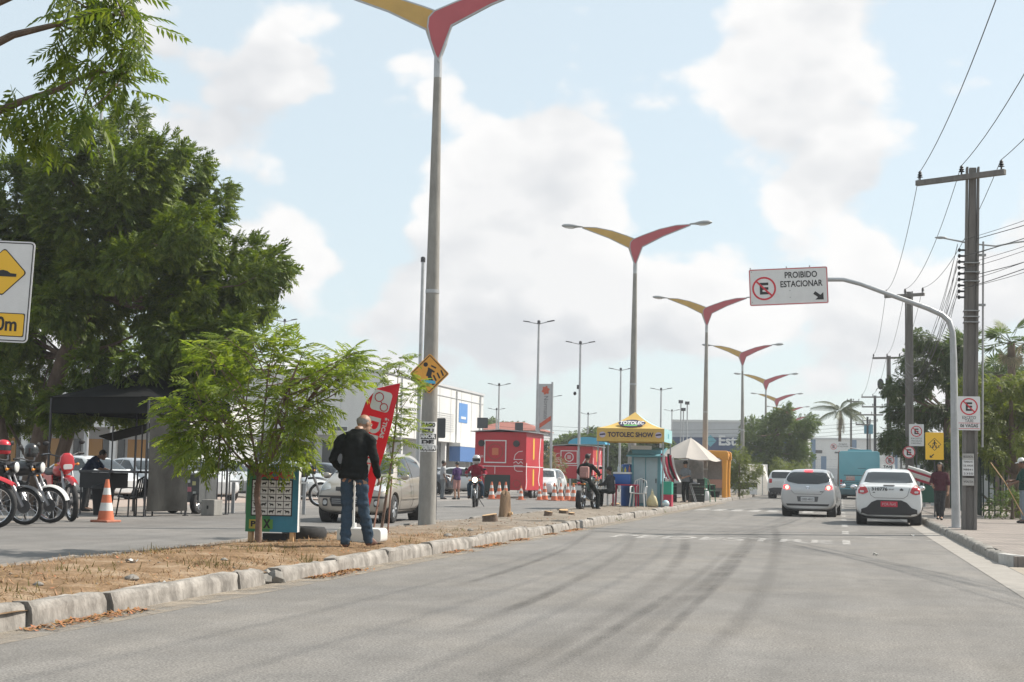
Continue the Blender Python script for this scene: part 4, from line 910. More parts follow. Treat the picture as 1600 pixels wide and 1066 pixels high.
def car(kind, name, label, cat, loc, rotz, pm, detail='all', group=None, rim=None, lit=False):
    me0, bv, L, W, H, wh, r = get_body(kind); me = me0.copy(); me.materials.clear()
    t = thing(name, label, cat, loc, rotz, group)
    body = link('body', me, pm, t, True, 35)
    add_wheels(t, wh, r, 0.20 if kind != 'suv' else 0.22, W/2-0.02, rim)
    for wy in wh:                               # dark liners inside the arches
        for s in (-1, 1):
            mb = MB(); x0, x1 = sorted((s*(W/2-0.30), s*(W/2-0.07)))
            mb.tube([(x0, wy, r), (x1, wy, r)], r+0.05, 20, caps=False); o = mb.build('arch_liner', m_gap, t, smooth=True)
    mb = MB(); mb.bb(-W/2+0.16, W/2-0.16, -L/2+0.25, L/2-0.3, 0.17 if kind != 'suv' else .24, 0.30); mb.build('underbody', m_gap, t)
    ro = -L/2; b = 0.92 if kind != 'suv' else 1.09
    # side glass and door lines: outlines in (y,z)
    if kind == 'hatch':
        SW = [[(0.88, .96), (0.50, 1.20), (0.22, 1.365), (-0.15, 1.40), (-0.22, 0.955)], [(-0.28, .955), (-0.21, 1.405), (-0.75, 1.40), (-1.20, 1.30), (-1.26, 1.16), (-1.10, .98)]]
        DL = [strip([(0.80, .93), (0.86, .40), (0.70, .27)], .012), strip([(-0.25, 1.42), (-0.26, .92), (-0.27, .27)], .012), strip([(-1.24, .94), (-1.05, .70), (-0.85, .45), (-0.83, .27)], .012), strip([(0.70, .27), (-0.83, .27)], .012)]
    elif kind == 'sedan':
        SW = [[(0.98, .96), (0.58, 1.20), (0.28, 1.37), (-0.10, 1.40), (-0.17, 0.955)], [(-0.23, .955), (-0.16, 1.405), (-0.65, 1.395), (-1.10, 1.25), (-1.42, 1.04), (-1.25, .98)]]
        DL = [strip([(0.88, .93), (0.95, .40), (0.80, .27)], .012), strip([(-0.20, 1.42), (-0.21, .92), (-0.22, .27)], .012), strip([(-1.25, .94), (-1.05, .70), (-0.85, .45), (-0.83, .27)], .012), strip([(0.80, .27), (-0.83, .27)], .012)]
    else:
        SW = [[(0.72, 1.12), (0.50, 1.40), (0.30, 1.57), (-0.15, 1.60), (-0.18, 1.12)], [(-0.24, 1.12), (-0.21, 1.60), (-1.05, 1.60), (-1.08, 1.12)], [(-1.16, 1.13), (-1.14, 1.58), (-1.62, 1.55), (-1.66, 1.15)]]
        DL = [strip([(0.78, 1.08), (0.82, .5), (0.7, .36)], .014), strip([(-0.2, 1.1), (-0.22, .36)], .014), strip([(-1.12, 1.1), (-0.95, .7), (-0.85, .36)], .014)]
    for ax in ('+x', '-x'):
        for q in SW:
            g = wrap(bv, q, ax, 'side_window', m_glass, t, 0.004)
        for q in DL: wrap(bv, q, ax, 'door_line', m_gap, body, 0.0025, cuts=3)
        for hy in ((0.05, -0.75) if kind != 'suv' else (0.0, -0.85)): wrap(bv, rrect(0.15, 0.028, 0.01, 2, hy-0.12, b-0.13), ax, 'door_handle', pm, body, 0.018)
    # mirrors
    for s in (-1, 1):
        mb = MB(); my = 0.80 if kind != 'suv' else 0.62; mz = 0.97 if kind != 'suv' else 1.12
        mb.ell((s*(W/2+0.06), my, mz), (0.10, 0.055, 0.07), 12, 8); mb.box((s*(W/2-0.04), my+0.01, mz-0.04), (0.12, 0.04, 0.03)); mr = mb.build('mirror', pm if kind != 'suv' else m_trim, t, smooth=True)
        mb = MB(); mb.ell((s*(W/2+0.06), my-0.045, mz), (0.082, 0.016, 0.055), 12, 6); mb.build('mirror_glass', m_chrome, mr, smooth=True)
    # windscreen and rear glass
    if kind == 'hatch':
        RW = [(-0.60, 1.07), (-0.66, 1.13), (-0.655, 1.20), (-0.56, 1.345), (-0.45, 1.375), (0.45, 1.375), (0.56, 1.345), (0.655, 1.20), (0.66, 1.13), (0.60, 1.07), (0.30, 1.015), (-0.30, 1.015)]
        WS = [(-0.68, 1.03), (0.68, 1.03), (0.53, 1.345), (0.30, 1.365), (-0.30, 1.365), (-0.53, 1.345)]
        HL = [(0.46, .70), (0.64, .66), (0.73, .66), (0.76, .76), (0.70, .84), (0.52, .80)]
    elif kind == 'sedan':
        RW = [(-0.62, 1.12), (-0.53, 1.36), (-0.40, 1.38), (0.40, 1.38), (0.53, 1.36), (0.62, 1.12), (0.45, 1.10), (-0.45, 1.10)]
        WS = [(-0.68, 1.03), (0.68, 1.03), (0.53, 1.355), (0.30, 1.375), (-0.30, 1.375), (-0.53, 1.355)]
        HL = [(0.46, .70), (0.64, .66), (0.73, .66), (0.76, .76), (0.70, .84), (0.52, .80)]
    else:
        RW = rrect(1.28, 0.38, 0.08, 3, 0, 1.41); WS = [(-0.72, 1.20), (0.72, 1.20), (0.60, 1.58), (-0.60, 1.58)]
        HL = circ(0.11, 16, 0.60, .83)
    wrap(bv, RW, '-y', 'rear_window', m_glass, t, 0.006, 5); wrap(bv, WS, '+y', 'windscreen', m_glass, t, 0.006, 5)
    for q in (HL, mirror(HL)): wrap(bv, q, '+y', 'headlight', m_head, t, 0.006)
    if kind == 'suv':
        wrap(bv, [(-.72, .30), (.72, .30), (.80, .60), (.52, .66), (-.52, .66), (-.80, .60)], '-y', 'rear_bumper', m_trim, t, 0.012, 3)
        for s in (1, -1):
            q = rrect(0.17, 0.24, 0.03, 3, s*0.69, 1.06); tl = wrap(bv, q, '-y', 'tail_light', m_tail, t, 0.012)
        wrap(bv, rrect(0.42, 0.14, 0.01, 2, 0, 0.86), '-y', 'number_plate', m_plate, t, 0.014)
        for i in range(7): wrap(bv, rrect(0.055, 0.16, 0.025, 3, (i-3)*0.085, .84), '+y', 'grille_slot', m_trim, t, 0.006)
    return t, body, bv
def onto(o, bv, axis, off=0.006):
    d = {'-y': Vector((0, 1, 0)), '+y': Vector((0, -1, 0))}[axis]
    for v in o.data.vertices:
        p = Vector((v.co.x, -9*d.y, v.co.z)); h, _, _, _ = bv.ray_cast(p, d)
        if h is not None: v.co = h-d*(off*2.1+0.004)
    return o

# silver hatchback braking
m_silver = paint('silver_paint', (0.44, 0.45, 0.46), 0.55, 0.28)
x, y = -0.86, 48.7
t, body, bv = car('hatch', 'silver_hatchback', 'silver hatchback with glowing brake lights waiting in the lane', 'car', (x, y, 0), R(-3.2), m_silver)
TL = [(0.50, .82), (0.53, .93), (0.62, .99), (0.74, 1.00), (0.775, .92), (0.76, .80), (0.64, .78)]
TR = [(0.54, .85), (0.56, .92), (0.63, .97), (0.72, .975), (0.745, .92), (0.735, .86)]
HB = circ(0.055, 12, 0.63, .90)
for f in ((lambda q: q), mirror):
    tl = wrap(bv, f(TL), '-y', 'tail_light', m_tailclear, t, 0.008, 3); wrap(bv, f(TR), '-y', 'lit_lens', m_tailon, tl, 0.012, 3); wrap(bv, f(HB), '-y', 'bulb_glow', m_tailhot, tl, 0.016, 3)
wrap(bv, rrect(0.26, 0.05, 0.015, 3, 0, 1.41), '-y', 'brake_strip', m_tailon, t, 0.014)
wrap(bv, strip([(-0.55, .98), (-0.50, .80), (-0.40, .70), (0.40, .70), (0.50, .80), (0.55, .98)], .010), '-y', 'hatch_line', m_gap, body, 0.003)
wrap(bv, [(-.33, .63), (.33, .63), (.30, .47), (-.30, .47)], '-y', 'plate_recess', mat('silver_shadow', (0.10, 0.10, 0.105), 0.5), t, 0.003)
wrap(bv, rrect(0.42, 0.135, 0.012, 2, 0, .545), '-y', 'number_plate', m_plate, t, 0.010)
onto(lettering('OSD-4012', 0.10, m_signblack, t, (0, 0, .54), width=0.36), bv, '-y', 0.014)
wrap(bv, circ(0.05, 14, 0, .90), '-y', 'badge', m_chrome, t, 0.008); wrap(bv, [(-.05, .90), (.05, .90), (.05, .88), (-.05, .88)], '-y', 'badge_bar', m_trim, t, 0.011)
wrap(bv, rrect(0.10, 0.022, 0.006, 2, 0.42, .78), '-y', 'model_badge', m_trim, t, 0.006)
wrap(bv, [(-.62, .34), (.62, .34), (.66, .40), (-.66, .40)], '-y', 'bumper_lip', m_trim, t, 0.006)
# white taxi saloon
m_carwhite = paint('white_car_paint', (0.60, 0.61, 0.61), 0.0, 0.25)
t, body, bv = car('sedan', 'taxi', 'white taxi saloon with a red number plate beside the kerb', 'car', (1.28, 41.5, 0), R(-1.0), m_carwhite)
TL = [(0.52, .86), (0.56, .96), (0.63, 1.03), (0.72, 1.04), (0.775, .95), (0.77, .82), (0.66, .80), (0.58, .82)]
for f in ((lambda q: q), mirror):
    tl = wrap(bv, f(TL), '-y', 'tail_light', m_tail, t, 0.008, 3); wrap(bv, f(rrect(0.10, 0.05, 0.02, 3, 0.68, .87)), '-y', 'reverse_lens', m_tailclear, tl, 0.012)
wrap(bv, strip([(-0.53, 1.02), (-0.46, .78), (-0.36, .71), (0.36, .71), (0.46, .78), (0.53, 1.02)], .010), '-y', 'boot_line', m_gap, body, 0.003)
wrap(bv, [(-.30, .66), (.30, .66), (.44, .60), (.56, .47), (.70, .42), (.70, .275), (-.70, .275), (-.70, .42), (-.56, .47), (-.44, .60)], '-y', 'lower_bumper', m_trim, t, 0.008, 3)
wrap(bv, rrect(0.42, 0.14, 0.012, 2, 0, .555), '-y', 'number_plate', mat('red_plate', (0.50, 0.03, 0.06), 0.5), t, 0.014)
onto(lettering('POR-7645', 0.10, m_signwhite, t, (0, 0, .55), width=0.34), bv, '-y', 0.019)
onto(lettering('310776', 0.115, m_signblack, t, (-0.24, 0, .935), width=0.40, bold=0.003), bv, '-y', 0.006)
onto(lettering('PMF', 0.055, m_signblack, t, (0.06, 0, .93), width=0.12), bv, '-y', 0.006)
wrap(bv, [(0.27, .905), (0.35, .905), (0.36, .93), (0.31, .965), (0.26, .93)], '-y', 'crest', m_signblack, t, 0.006)
wrap(bv, rrect(0.28, 0.03, 0.01, 2, 0, 1.03), '-y', 'third_brake_light', m_trim, t, 0.006)
wrap(bv, rrect(0.06, 0.02, 0.006, 2, -0.38, .85), '-y', 'model_badge', m_trim, t, 0.006)
mb = MB(); mb.prism(rrect(0.36, 0.11, 0.03, cz=1.535), -0.36, -0.24); tb = mb.build('taxi_roof_sign', m_whitep, t, bevel=0.01)
lettering('TAXI', 0.085, m_signblack, tb, (0, -0.363, 1.535), width=0.24, bold=0.003)
mb = MB(); mb.cyl((0.08, -0.75, 1.47), (0.08, -0.95, 1.56), 0.010, 0.005); mb.build('aerial', m_black, t)
# white off-roader ahead
p = gnd(1222, 780)
car('suv', 'white_suv', 'white boxy off-roader ahead of the silver hatchback', 'car', (-3.28, 92, 0), R(-2), m_carwhite)
# beige hatchback coming the other way
m_beige = paint('beige_paint', (0.37, 0.335, 0.29), 0.45, 0.32)
t, body, bv = car('hatch', 'beige_hatchback', 'beige hatchback parked across the median behind the walking man', 'car', (-10.45, 32.6, 0), R(180+2), m_beige); t.scale = (1, 1, 1.05)
GR = [[(-.40, .36), (.40, .36), (.46, .52), (-.46, .52)], [(-.34, .66), (.34, .66), (.36, .74), (-.36, .74)]]
for q in GR: wrap(bv, q, '+y', 'grille', m_trim, t, 0.006)
for z_ in (.40, .44, .48): wrap(bv, [(-.42, z_), (.42, z_), (.42, z_+.014), (-.42, z_+.014)], '+y', 'grille_slat', m_greymetal, t, 0.012)
wrap(bv, [(-.74, .52), (-.6, .52), (.6, .52), (.74, .52), (.74, .56), (-.74, .56)], '+y', 'bumper_strip', m_trim, t, 0.005)
for s in (1, -1): wrap(bv, circ(0.05, 12, s*0.58, .42), '+y', 'fog_light', m_head, t, 0.008)
for s in (1, -1): wrap(bv, rrect(0.12, 0.16, 0.03, 3, s*0.58, .42), '+y', 'fog_recess', m_trim, t, 0.004)
wrap(bv, rrect(0.10, 0.06, 0.03, 4, 0, .70), '+y', 'badge', m_chrome, t, 0.012)
wrap(bv, rrect(0.40, 0.125, 0.01, 2, 0, .585), '+y', 'number_plate', m_plate, t, 0.012)
onto(lettering('NQX-3170', 0.09, m_signblack, t, (0, 0, .585), width=0.34), bv, '+y', 0.016)
for ax in ('+x', '-x'): wrap(bv, [(-.8, .50), (.82, .50), (.82, .535), (-.8, .535)], ax, 'side_moulding', m_beige, t, 0.014)
# cars parked at the left
lotp = [paint('grey_paint', (0.32, 0.33, 0.34), 0.5), m_carwhite, m_silver, paint('dark_paint', (0.035, 0.04, 0.05), 0.2), paint('pale_silver', (0.50, 0.51, 0.51), 0.4)]
def lotcar(px, Y, kind, pm, rz, label):
    q = at(px, 760, Y); car(kind, 'parked_car', label, 'car', (q.x, Y, 0), R(rz), pm, group='cars parked in the lot at the left')
    if kind != 'suv':
        wrap(bv, [(-.42, .34), (.42, .34), (.48, .50), (-.48, .50)], '+y', 'grille', m_trim, t, 0.006); wrap(bv, [(-.32, .66), (.32, .66), (.36, .73), (-.36, .73)], '+y', 'upper_grille', m_trim, t, 0.006)
    wrap(bv, rrect(0.40, 0.125, 0.01, 2, 0, .575), '+y', 'number_plate', m_plate, t, 0.012)
lotcar(142, 47.5, 'sedan', m_carwhite, -118, 'white saloon parked behind the man in the dark blue shirt')
lotcar(215, 54, 'sedan', m_silver, -122, 'silver saloon seen through the black tent')
lotcar(318, 50, 'hatch', m_carwhite, -140, 'white hatchback parked behind the concrete block')
lotcar(352, 57, 'sedan', lotp[4], -140, 'pale silver saloon parked beyond the white hatchback')
lotcar(462, 55, 'sedan', lotp[4], -128, 'pale silver saloon parked beyond the animal placard')
lotcar(515, 62, 'hatch', lotp[3], -110, 'dark hatchback parked left of the walking man')
lotcar(420, 66, 'sedan', m_silver, -125, 'silver saloon half hidden by the sapling')
lotcar(655, 76, 'suv', lotp[3], -100, 'dark off-roader parked in front of the white store')
lotcar(725, 82, 'sedan', m_carwhite, -95, 'white saloon parked behind the two pedestrians')
lotcar(688, 90, 'hatch', lotp[2], -95, 'silver hatchback parked near the blue shopfront')
# ------------------------------------------------------------------ bus
m_bus = paint('bus_teal', (0.105, 0.34, 0.40), 0.0, 0.4); m_busdk = paint('bus_dark', (0.03, 0.09, 0.11), 0.0, 0.4)
t = thing('city_bus', 'teal city bus seen from behind in the right lane', 'bus', (1.35, 101, 0), R(-1.5))
mb = MB(); mb.prism(rrect(2.5, 2.62, 0.16, 4, 0, 1.72), -5.5, 5.5); b_ = mb.build('body', m_bus, t, bevel=0.05, smooth=True, ang=50)
mb = MB(); mb.prism(rrect(2.44, 0.34, 0.08, 3, 0, 0.46), -5.56, -5.2); mb.build('rear_bumper', m_busdk, t, bevel=0.02)
mb = MB(); mb.prism(rrect(2.34, 0.34, 0.05, 3, 0, 0.34), -5.3, 5.3); mb.build('chassis', m_gap, t)
mb = MB(); mb.prism([(-1.0, 0.72), (1.0, 0.72), (1.0, 1.18), (-1.0, 1.18)], -5.512, -5.5); mb.build('engine_hatch', m_busdk, t)
for z_ in (0.78, 0.88, 0.98, 1.08): mb = MB(); mb.prism([(-.92, z_), (.92, z_), (.92, z_+.045), (-.92, z_+.045)], -5.53, -5.512); mb.build('vent_slat', m_bus, t)
mb = MB(); mb.prism(rrect(1.9, 0.06, 0.01, 2, 0, 1.5), -5.505, -5.5); mb.build('panel_seam', m_busdk, t)
mb = MB(); mb.prism(rrect(0.5, 0.035, 0.01, 2, 0.15, 1.95), -5.51, -5.5); mb.build('handle', m_busdk, t)
for s in (-1, 1):
    for z_, mm in ((0.95, m_tail), (1.15, m_tail), (0.77, m_tailclear)): mb = MB(); mb.prism(circ(0.085, 12, s*1.12, z_), -5.53, -5.5); mb.build('tail_light', mm, t)
mb = MB(); mb.prism(rrect(0.45, 0.15, 0.01, 2, 0, 0.5), -5.575, -5.56); mb.build('number_plate', m_plate, t)
mb = MB(); mb.prism(rrect(0.55, 0.3, 0.04, 2, -0.55, 1.3), -5.508, -5.5); mb.build('advert_panel', mat('advert', (0.35, 0.12, 0.12), .5, col2=(.5, .45, .4), scale=6), t)
mb = MB(); mb.prism(rrect(0.4, 0.3, 0.04, 2, 0.75, 1.32), -5.508, -5.5); mb.build('advert_panel', MATS['advert'], t)
mb = MB(); mb.prism(rrect(1.5, 0.16, 0.05, 3, 0, 3.09), -3.5, -1.0); mb.build('roof_unit', m_bus, t)
for s in (-1, 1):
    mb = MB(); mb.prism(rrect(0.02, 0.01, 0.002), 0, 0.01)
    for i in range(6):
        mb = MB(); mb.box((s*1.252, -4.4+i*1.65, 2.25), (0.012, 1.45, 0.85)); mb.build('side_window', m_glass, t, bevel=0.004)
    mb = MB(); mb.box((s*1.24, -5.42, 3.0), (0.05, 0.05, 0.06)); mb.build('marker_light', m_tail, t)
a, b, c = wheel_meshes(0.48, 0.28)
for y_ in (-3.0, 3.2):
    for s in (-1, 1):
        for me, mm in ((a, m_rubber), (b, m_rim), (c, m_darkmetal)):
            if not me.materials: me.materials.append(mm)
        o = bpy.data.objects.new('wheel', a); COL.objects.link(o); o.parent = t; o.location = (s*1.08, y_, 0.48); o.rotation_euler = (0, 0, 0 if s > 0 else math.pi)
        q = bpy.data.objects.new('rim', b); COL.objects.link(q); q.parent = o
# ------------------------------------------------------------------ motorcycles (front towards +Y)
m_bikered = paint('bike_red', (0.52, 0.02, 0.03), 0.0, 0.3); m_bikeblack = paint('bike_black', (0.02, 0.02, 0.022), 0.0, 0.3); m_bikewhite = paint('bike_white', (0.62, 0.62, 0.60), 0.0, 0.35); m_bikegreen = paint('bike_dark_green', (0.02, 0.05, 0.045), 0.1, 0.35)
m_forkmetal = mat('fork_metal', (0.30, 0.30, 0.31), 0.35, 0.8)
m_engine = mat('engine_metal', (0.10, 0.10, 0.105), 0.5, 0.6, var=0.2, scale=12)
m_seat = mat('seat_vinyl', (0.03, 0.03, 0.032), 0.65)
m_headoff = mat('bike_lamp', (0.6, 0.6, 0.58), 0.1, spec=0.8); m_headon = mat('bike_lamp_lit', (1.0, 0.80, 0.58), 0.2, emit=5.0)
m_orange = mat('indicator', (0.7, 0.25, 0.02), 0.3)
def motorcycle(label, loc, rotz, tank=None, fender=None, trail=False, lit=False, steer=0.0, lean=0.0, box=False, group='motorcycles', frontred=False):
    tank = tank or m_bikeblack; fender = fender or tank
    t = thing('motorcycle', label, 'motorcycle', loc, rotz, group); t.rotation_euler = (0, R(lean), rotz)
    wr = 0.30 if not trail else 0.33; wf, wb = 0.64, -0.64
    def wheel(y, nm, par, r, w=0.085):
        M = Matrix.Rotation(math.pi/2, 4, 'Y'); o = part('wheel', (0, y, r), par); bpy.data.objects.remove(o)
        mb = MB(); mb.lathe([(r*0.80, -w/2), (r*0.93, -w/2), (r*0.99, -w*0.25), (r*1.0, 0), (r*0.99, w*0.25), (r*0.93, w/2), (r*0.80, w/2)], 26, M, close=True); o = mb.build('wheel', m_rubber, par, smooth=True, ang=60); o.location = (0, y, r)
        mb = MB(); mb.lathe([(r*0.82, -w*0.34), (r*0.82, w*0.34), (r*0.75, w*0.26), (r*0.75, -w*0.26)], 26, M, close=True); mb.build('rim', m_chrome, o, smooth=True, ang=50)
        mb = MB()
        for i in range(14):
            a = 2*math.pi*i/14; mb.tube([(0.02*(-1)**i, 0.04*math.cos(a+.6), 0.04*math.sin(a+.6)), (0, r*0.77*math.cos(a), r*0.77*math.sin(a))], 0.0035, 4)
        k = mb.build('spokes', m_chrome, o); k['kind'] = 'stuff'
        mb = MB(); mb.cyl((-0.05, 0, 0), (0.05, 0, 0), 0.075, n=14); mb.cyl((0.05, 0, 0), (0.058, 0, 0), 0.11, n=16); mb.build('hub', m_engine, o, smooth=True)
        return o
    wheel(wb, 'w', t, wr, 0.10)
    f = part('front_fork', (0, 0.46, 0.72), t); bpy.data.objects.remove(f)
    top = Vector((0, 0.34, 0.98 if not trail else 1.06))
    mb = MB()
    for s in (-1, 1): mb.tube([Vector((s*0.085, 0, 0)), Vector((s*0.085, 0.12, -0.32))], 0.020, 8); mb.tube([Vector((s*0.085, 0.12, -0.32)), Vector((s*0.085, wf-0.34, wr-top.z))], 0.030, 8)
    fk = mb.build('fork', m_forkmetal, t, smooth=True); fk.location = top; fk.rotation_euler = (0, 0, steer); fk['kind'] = 'stuff'
    mb = MB(); mb.box((0, -0.01, 0.0), (0.24, 0.09, 0.04)); mb.box((0, 0.05, -0.16), (0.23, 0.08, 0.04)); mb.cyl((0, -0.03, -0.20), (0, -0.01, 0.03), 0.035); mb.build('fork_yoke', m_darkmetal, fk)
    w = wheel(0, 'w', fk, wr); w.location = (0, wf-0.34, wr-top.z)
    # front mudguard
    mb = MB(); cy, cz = wf-0.34, wr-top.z
    if trail:
        cy2, cz2 = 0.20, -0.30
        mb.sheet(lambda u, v: Vector(((u-0.5)*0.17*(1-0.35*abs(2*v-1)), -0.05+0.62*v, -0.28+0.06*math.sin(v*3.1)-0.10*v-0.05*(2*u-1)**2)), 6, 10); mb.build('mudguard', fender, fk, smooth=True, thick=0.01)
    else:
        mb.sheet(lambda u, v: Vector(((u-0.5)*0.13, cy+(wr+0.035-0.03*(2*u-1)**2)*math.cos(R(15+125*v)), cz+(wr+0.035-0.03*(2*u-1)**2)*math.sin(R(15+125*v)))), 6, 14); mb.build('mudguard', fender, fk, smooth=True, thick=0.006)
    # headlight
    if trail:
        mb = MB(); mb.prism([(-.13, -.08), (-.09, -.20), (.09, -.20), (.13, -.08), (.11, .06), (.05, .12), (-.05, .12), (-.11, .06)], 0.04, 0.14); hl = mb.build('headlight_cowl', fender, fk, bevel=0.03, smooth=True, ang=60)
        mb = MB(); mb.prism(rrect(0.16, 0.09, 0.03, 3, 0, -0.12), 0.14, 0.155); mb.build('headlight', m_headoff, hl, bevel=0.005)
    else:
        mb = MB(); mb.lathe([(0.03, -0.10), (0.085, -0.05), (0.098, 0.03), (0.09, 0.035)], 16, Matrix.Translation((0, 0.13, -0.06)) @ Matrix.Rotation(-math.pi/2, 4, 'X')); hl = mb.build('headlight_shell', m_bikeblack if not frontred else fender, fk, smooth=True)
        mb = MB(); mb.ell((0, 0.165, -0.06), (0.085, 0.022, 0.085), 16, 8); mb.build('headlight', m_headon if lit else m_headoff, hl, smooth=True)
        if frontred: mb = MB(); mb.prism([(-.13, -.16), (.13, -.16), (.14, .02), (.06, .14), (-.06, .14), (-.14, .02)], 0.08, 0.13); mb.build('cowl', fender, fk, bevel=0.02, smooth=True)
    mb = MB(); mb.tube([(-0.37, -0.16, 0.10), (-0.27, -0.11, 0.12), (-0.10, -0.03, 0.06), (0, -0.01, 0.05), (0.10, -0.03, 0.06), (0.27, -0.11, 0.12), (0.37, -0.16, 0.10)], 0.013, 8); hb = mb.build('handlebar', m_darkmetal, fk, smooth=True)
    for s in (-1, 1):
        mb = MB(); mb.tube([(s*0.25, -0.10, 0.12), (s*0.37, -0.16, 0.10)], 0.020, 8); mb.build('grip', m_rubber, hb)
        mb = MB(); mb.tube([(s*0.22, -0.09, 0.12), (s*0.28, -0.06, 0.27)], 0.006, 6); mb.ell((s*0.31, -0.06, 0.30), (0.06, 0.018, 0.04), 10, 6); mb.build('mirror', m_black, hb, smooth=True)
        mb = MB(); mb.tube([(s*0.08, 0.08, -0.08), (s*0.17, 0.08, -0.08)], 0.008, 6); mb.ell((s*0.19, 0.085, -0.08), (0.03, 0.025, 0.025), 8, 6); mb.build('indicator', m_orange, hb, smooth=True)
        mb = MB(); mb.tube([(s*0.25, -0.06, 0.12), (s*0.36, -0.10, 0.115)], 0.005, 5); mb.build('lever', m_chrome, hb)
    # frame, engine, tank, seat, tail
    mb = MB()
    mb.tube([(0, 0.30, 0.90), (0, 0.20, 0.60), (0, 0.10, 0.32), (0, -0.20, 0.30)], 0.022, 8); mb.tube([(0, 0.30, 0.92), (0, -0.10, 0.78), (0, -0.45, 0.74), (0, -0.80, 0.80)], 0.022, 8)
    for s in (-1, 1): mb.tube([(s*0.07, -0.22, 0.36), (s*0.08, wb, wr)], 0.020, 8); mb.tube([(s*0.10, -0.50, 0.74), (s*0.11, wb-0.02, wr+0.05)], 0.024, 8)
    mb.build('frame', m_darkmetal, t, smooth=True)
    mb = MB(); mb.box((0, 0.02, 0.42), (0.24, 0.30, 0.22)); mb.tube([(0, 0.08, 0.46), (0, 0.15, 0.68)], [0.085, 0.07], 12)
    for i in range(5): mb.tube([(0, 0.09+i*0.013, 0.52+i*0.036), (0, 0.093+i*0.013, 0.532+i*0.036)], 0.105, 12)
    mb.cyl((-0.15, -0.02, 0.40), (0.15, -0.02, 0.40), 0.10, n=14); mb.build('engine', m_engine, t, bevel=0.0, smooth=True)
    mb = MB(); mb.tube([(0.08, 0.16, 0.60), (0.10, 0.26, 0.45), (0.11, 0.15, 0.28), (0.13, -0.2, 0.27), (0.14, -0.45, 0.31), (0.15, -0.82, 0.40)], [0.018, 0.018, 0.018, 0.02, 0.045, 0.045], 10); mb.build('exhaust', m_chrome, t, smooth=True)
    mb = MB(); mb.tube([(0, 0.34, 0.88), (0, 0.26, 0.90), (0, 0.12, 0.90), (0, -0.06, 0.86), (0, -0.16, 0.81)], [(0.06, 0.05), (0.115, 0.13), (0.13, 0.155), (0.10, 0.12), (0.05, 0.07)], 14, ref=(0, 0, 1)); mb.build('fuel_tank', tank, t, smooth=True, ang=70)
    mb = MB(); mb.tube([(0, -0.12, 0.84), (0, -0.30, 0.815), (0, -0.55, 0.83), (0, -0.84, 0.87)], [(0.05, 0.09), (0.055, 0.125), (0.05, 0.125), (0.035, 0.09)], 12, ref=(0, 0, 1)); mb.build('seat', m_seat, t, smooth=True, ang=70)
    for s in (-1, 1):
        mb = MB(); mb.prism([(-0.10, .80), (-0.12, .58), (-0.35, .56), (-0.45, .70), (-0.86, .80), (-0.86, .84), (-0.4, .79)], s*0.10, s*0.125, Matrix.Rotation(math.pi/2, 4, 'Z') @ Matrix.Diagonal((1, -1, 1, 1))); mb.build('side_cover', tank, t, bevel=0.006)
    mb = MB(); mb.sheet(lambda u, v: Vector(((u-0.5)*0.15, wb+(wr+0.09-0.03*(2*u-1)**2)*math.cos(R(60+125*v)), wr+(wr+0.09-0.03*(2*u-1)**2)*math.sin(R(60+125*v)))), 6, 12); mb.build('rear_mudguard', m_black, t, smooth=True, thick=0.008)
    mb = MB(); mb.ell((0, -0.93, 0.80), (0.07, 0.04, 0.04), 10, 6); mb.build('tail_light', m_tail, t, smooth=True)
    mb = MB(); mb.prism(rrect(0.19, 0.14, 0.01, 2, 0, 0.66), -0.985, -0.98); mb.build('number_plate', m_plate, t)
    for s in (-1, 1):
        mb = MB(); mb.tube([(s*0.05, -0.90, 0.78), (s*0.16, -0.92, 0.78)], 0.008, 6); mb.ell((s*0.18, -0.92, 0.78), (0.03, 0.03, 0.025), 8, 6); mb.build('rear_indicator', m_orange, t, smooth=True)
        mb = MB(); mb.tube([(s*0.08, -0.04, 0.30), (s*0.27, -0.04, 0.30)], 0.018, 8); mb.build('footrest', m_rubber, t)
    mb = MB()
    mb.tube([(-0.11, -0.6, 0.86), (-0.11, -0.98, 0.90), (0.11, -0.98, 0.90), (0.11, -0.6, 0.86)], 0.011, 6); mb.build('grab_rail', m_darkmetal, t)
    mb = MB(); mb.tube([(-0.12, 0.0, 0.28), (-0.30, -0.02, 0.02)], 0.014, 6); mb.build('side_stand', m_darkmetal, t)
    if box: mb = MB(); mb.box((0, -0.86, 1.08), (0.42, 0.40, 0.36)); mb.build('top_box', m_black, t, bevel=0.04, smooth=True)
    return t
GB = 'motorcycles parked beside the tent'
# front wheels of the row at the left meet the ground where the photograph shows them
def bike_at(px, py, rz, **k):
    g = gnd(px, py); r = R(rz); f = Vector((-math.sin(r), math.cos(r), 0)); sc = k.pop('sc', 1.17); o = motorcycle(k.pop('label'), g-f*0.64*sc, r, **k); o.scale = (sc, sc, sc); return o
bike_at(-6, 826, -85, label='red fronted motorcycle cut off beside the black motorcycle with the helmet', tank=m_bikeblack, fender=m_bikered, trail=True, steer=R(-6), lean=-4, group=GB)
b2 = bike_at(37, 821, -92, label='black motorcycle with a red helmet hung on its bars', tank=m_bikeblack, fender=m_bikeblack, steer=R(8), lean=5, group=GB)
b3 = bike_at(77, 818, -94, label='black motorcycle with a white front mudguard', tank=m_bikeblack, fender=m_bikewhite, steer=R(8), lean=5, group=GB)
bike_at(112, 815, -135, label='red trail motorcycle with a high front mudguard beside the tent', tank=m_bikered, fender=m_bikered, trail=True, steer=R(0), lean=4, group=GB)
bike_at(500, 792, -62, label='black motorcycle parked behind the animal placard', tank=m_bikeblack, fender=m_bikeblack, trail=True, lean=4, group='motorcycles by the placard')
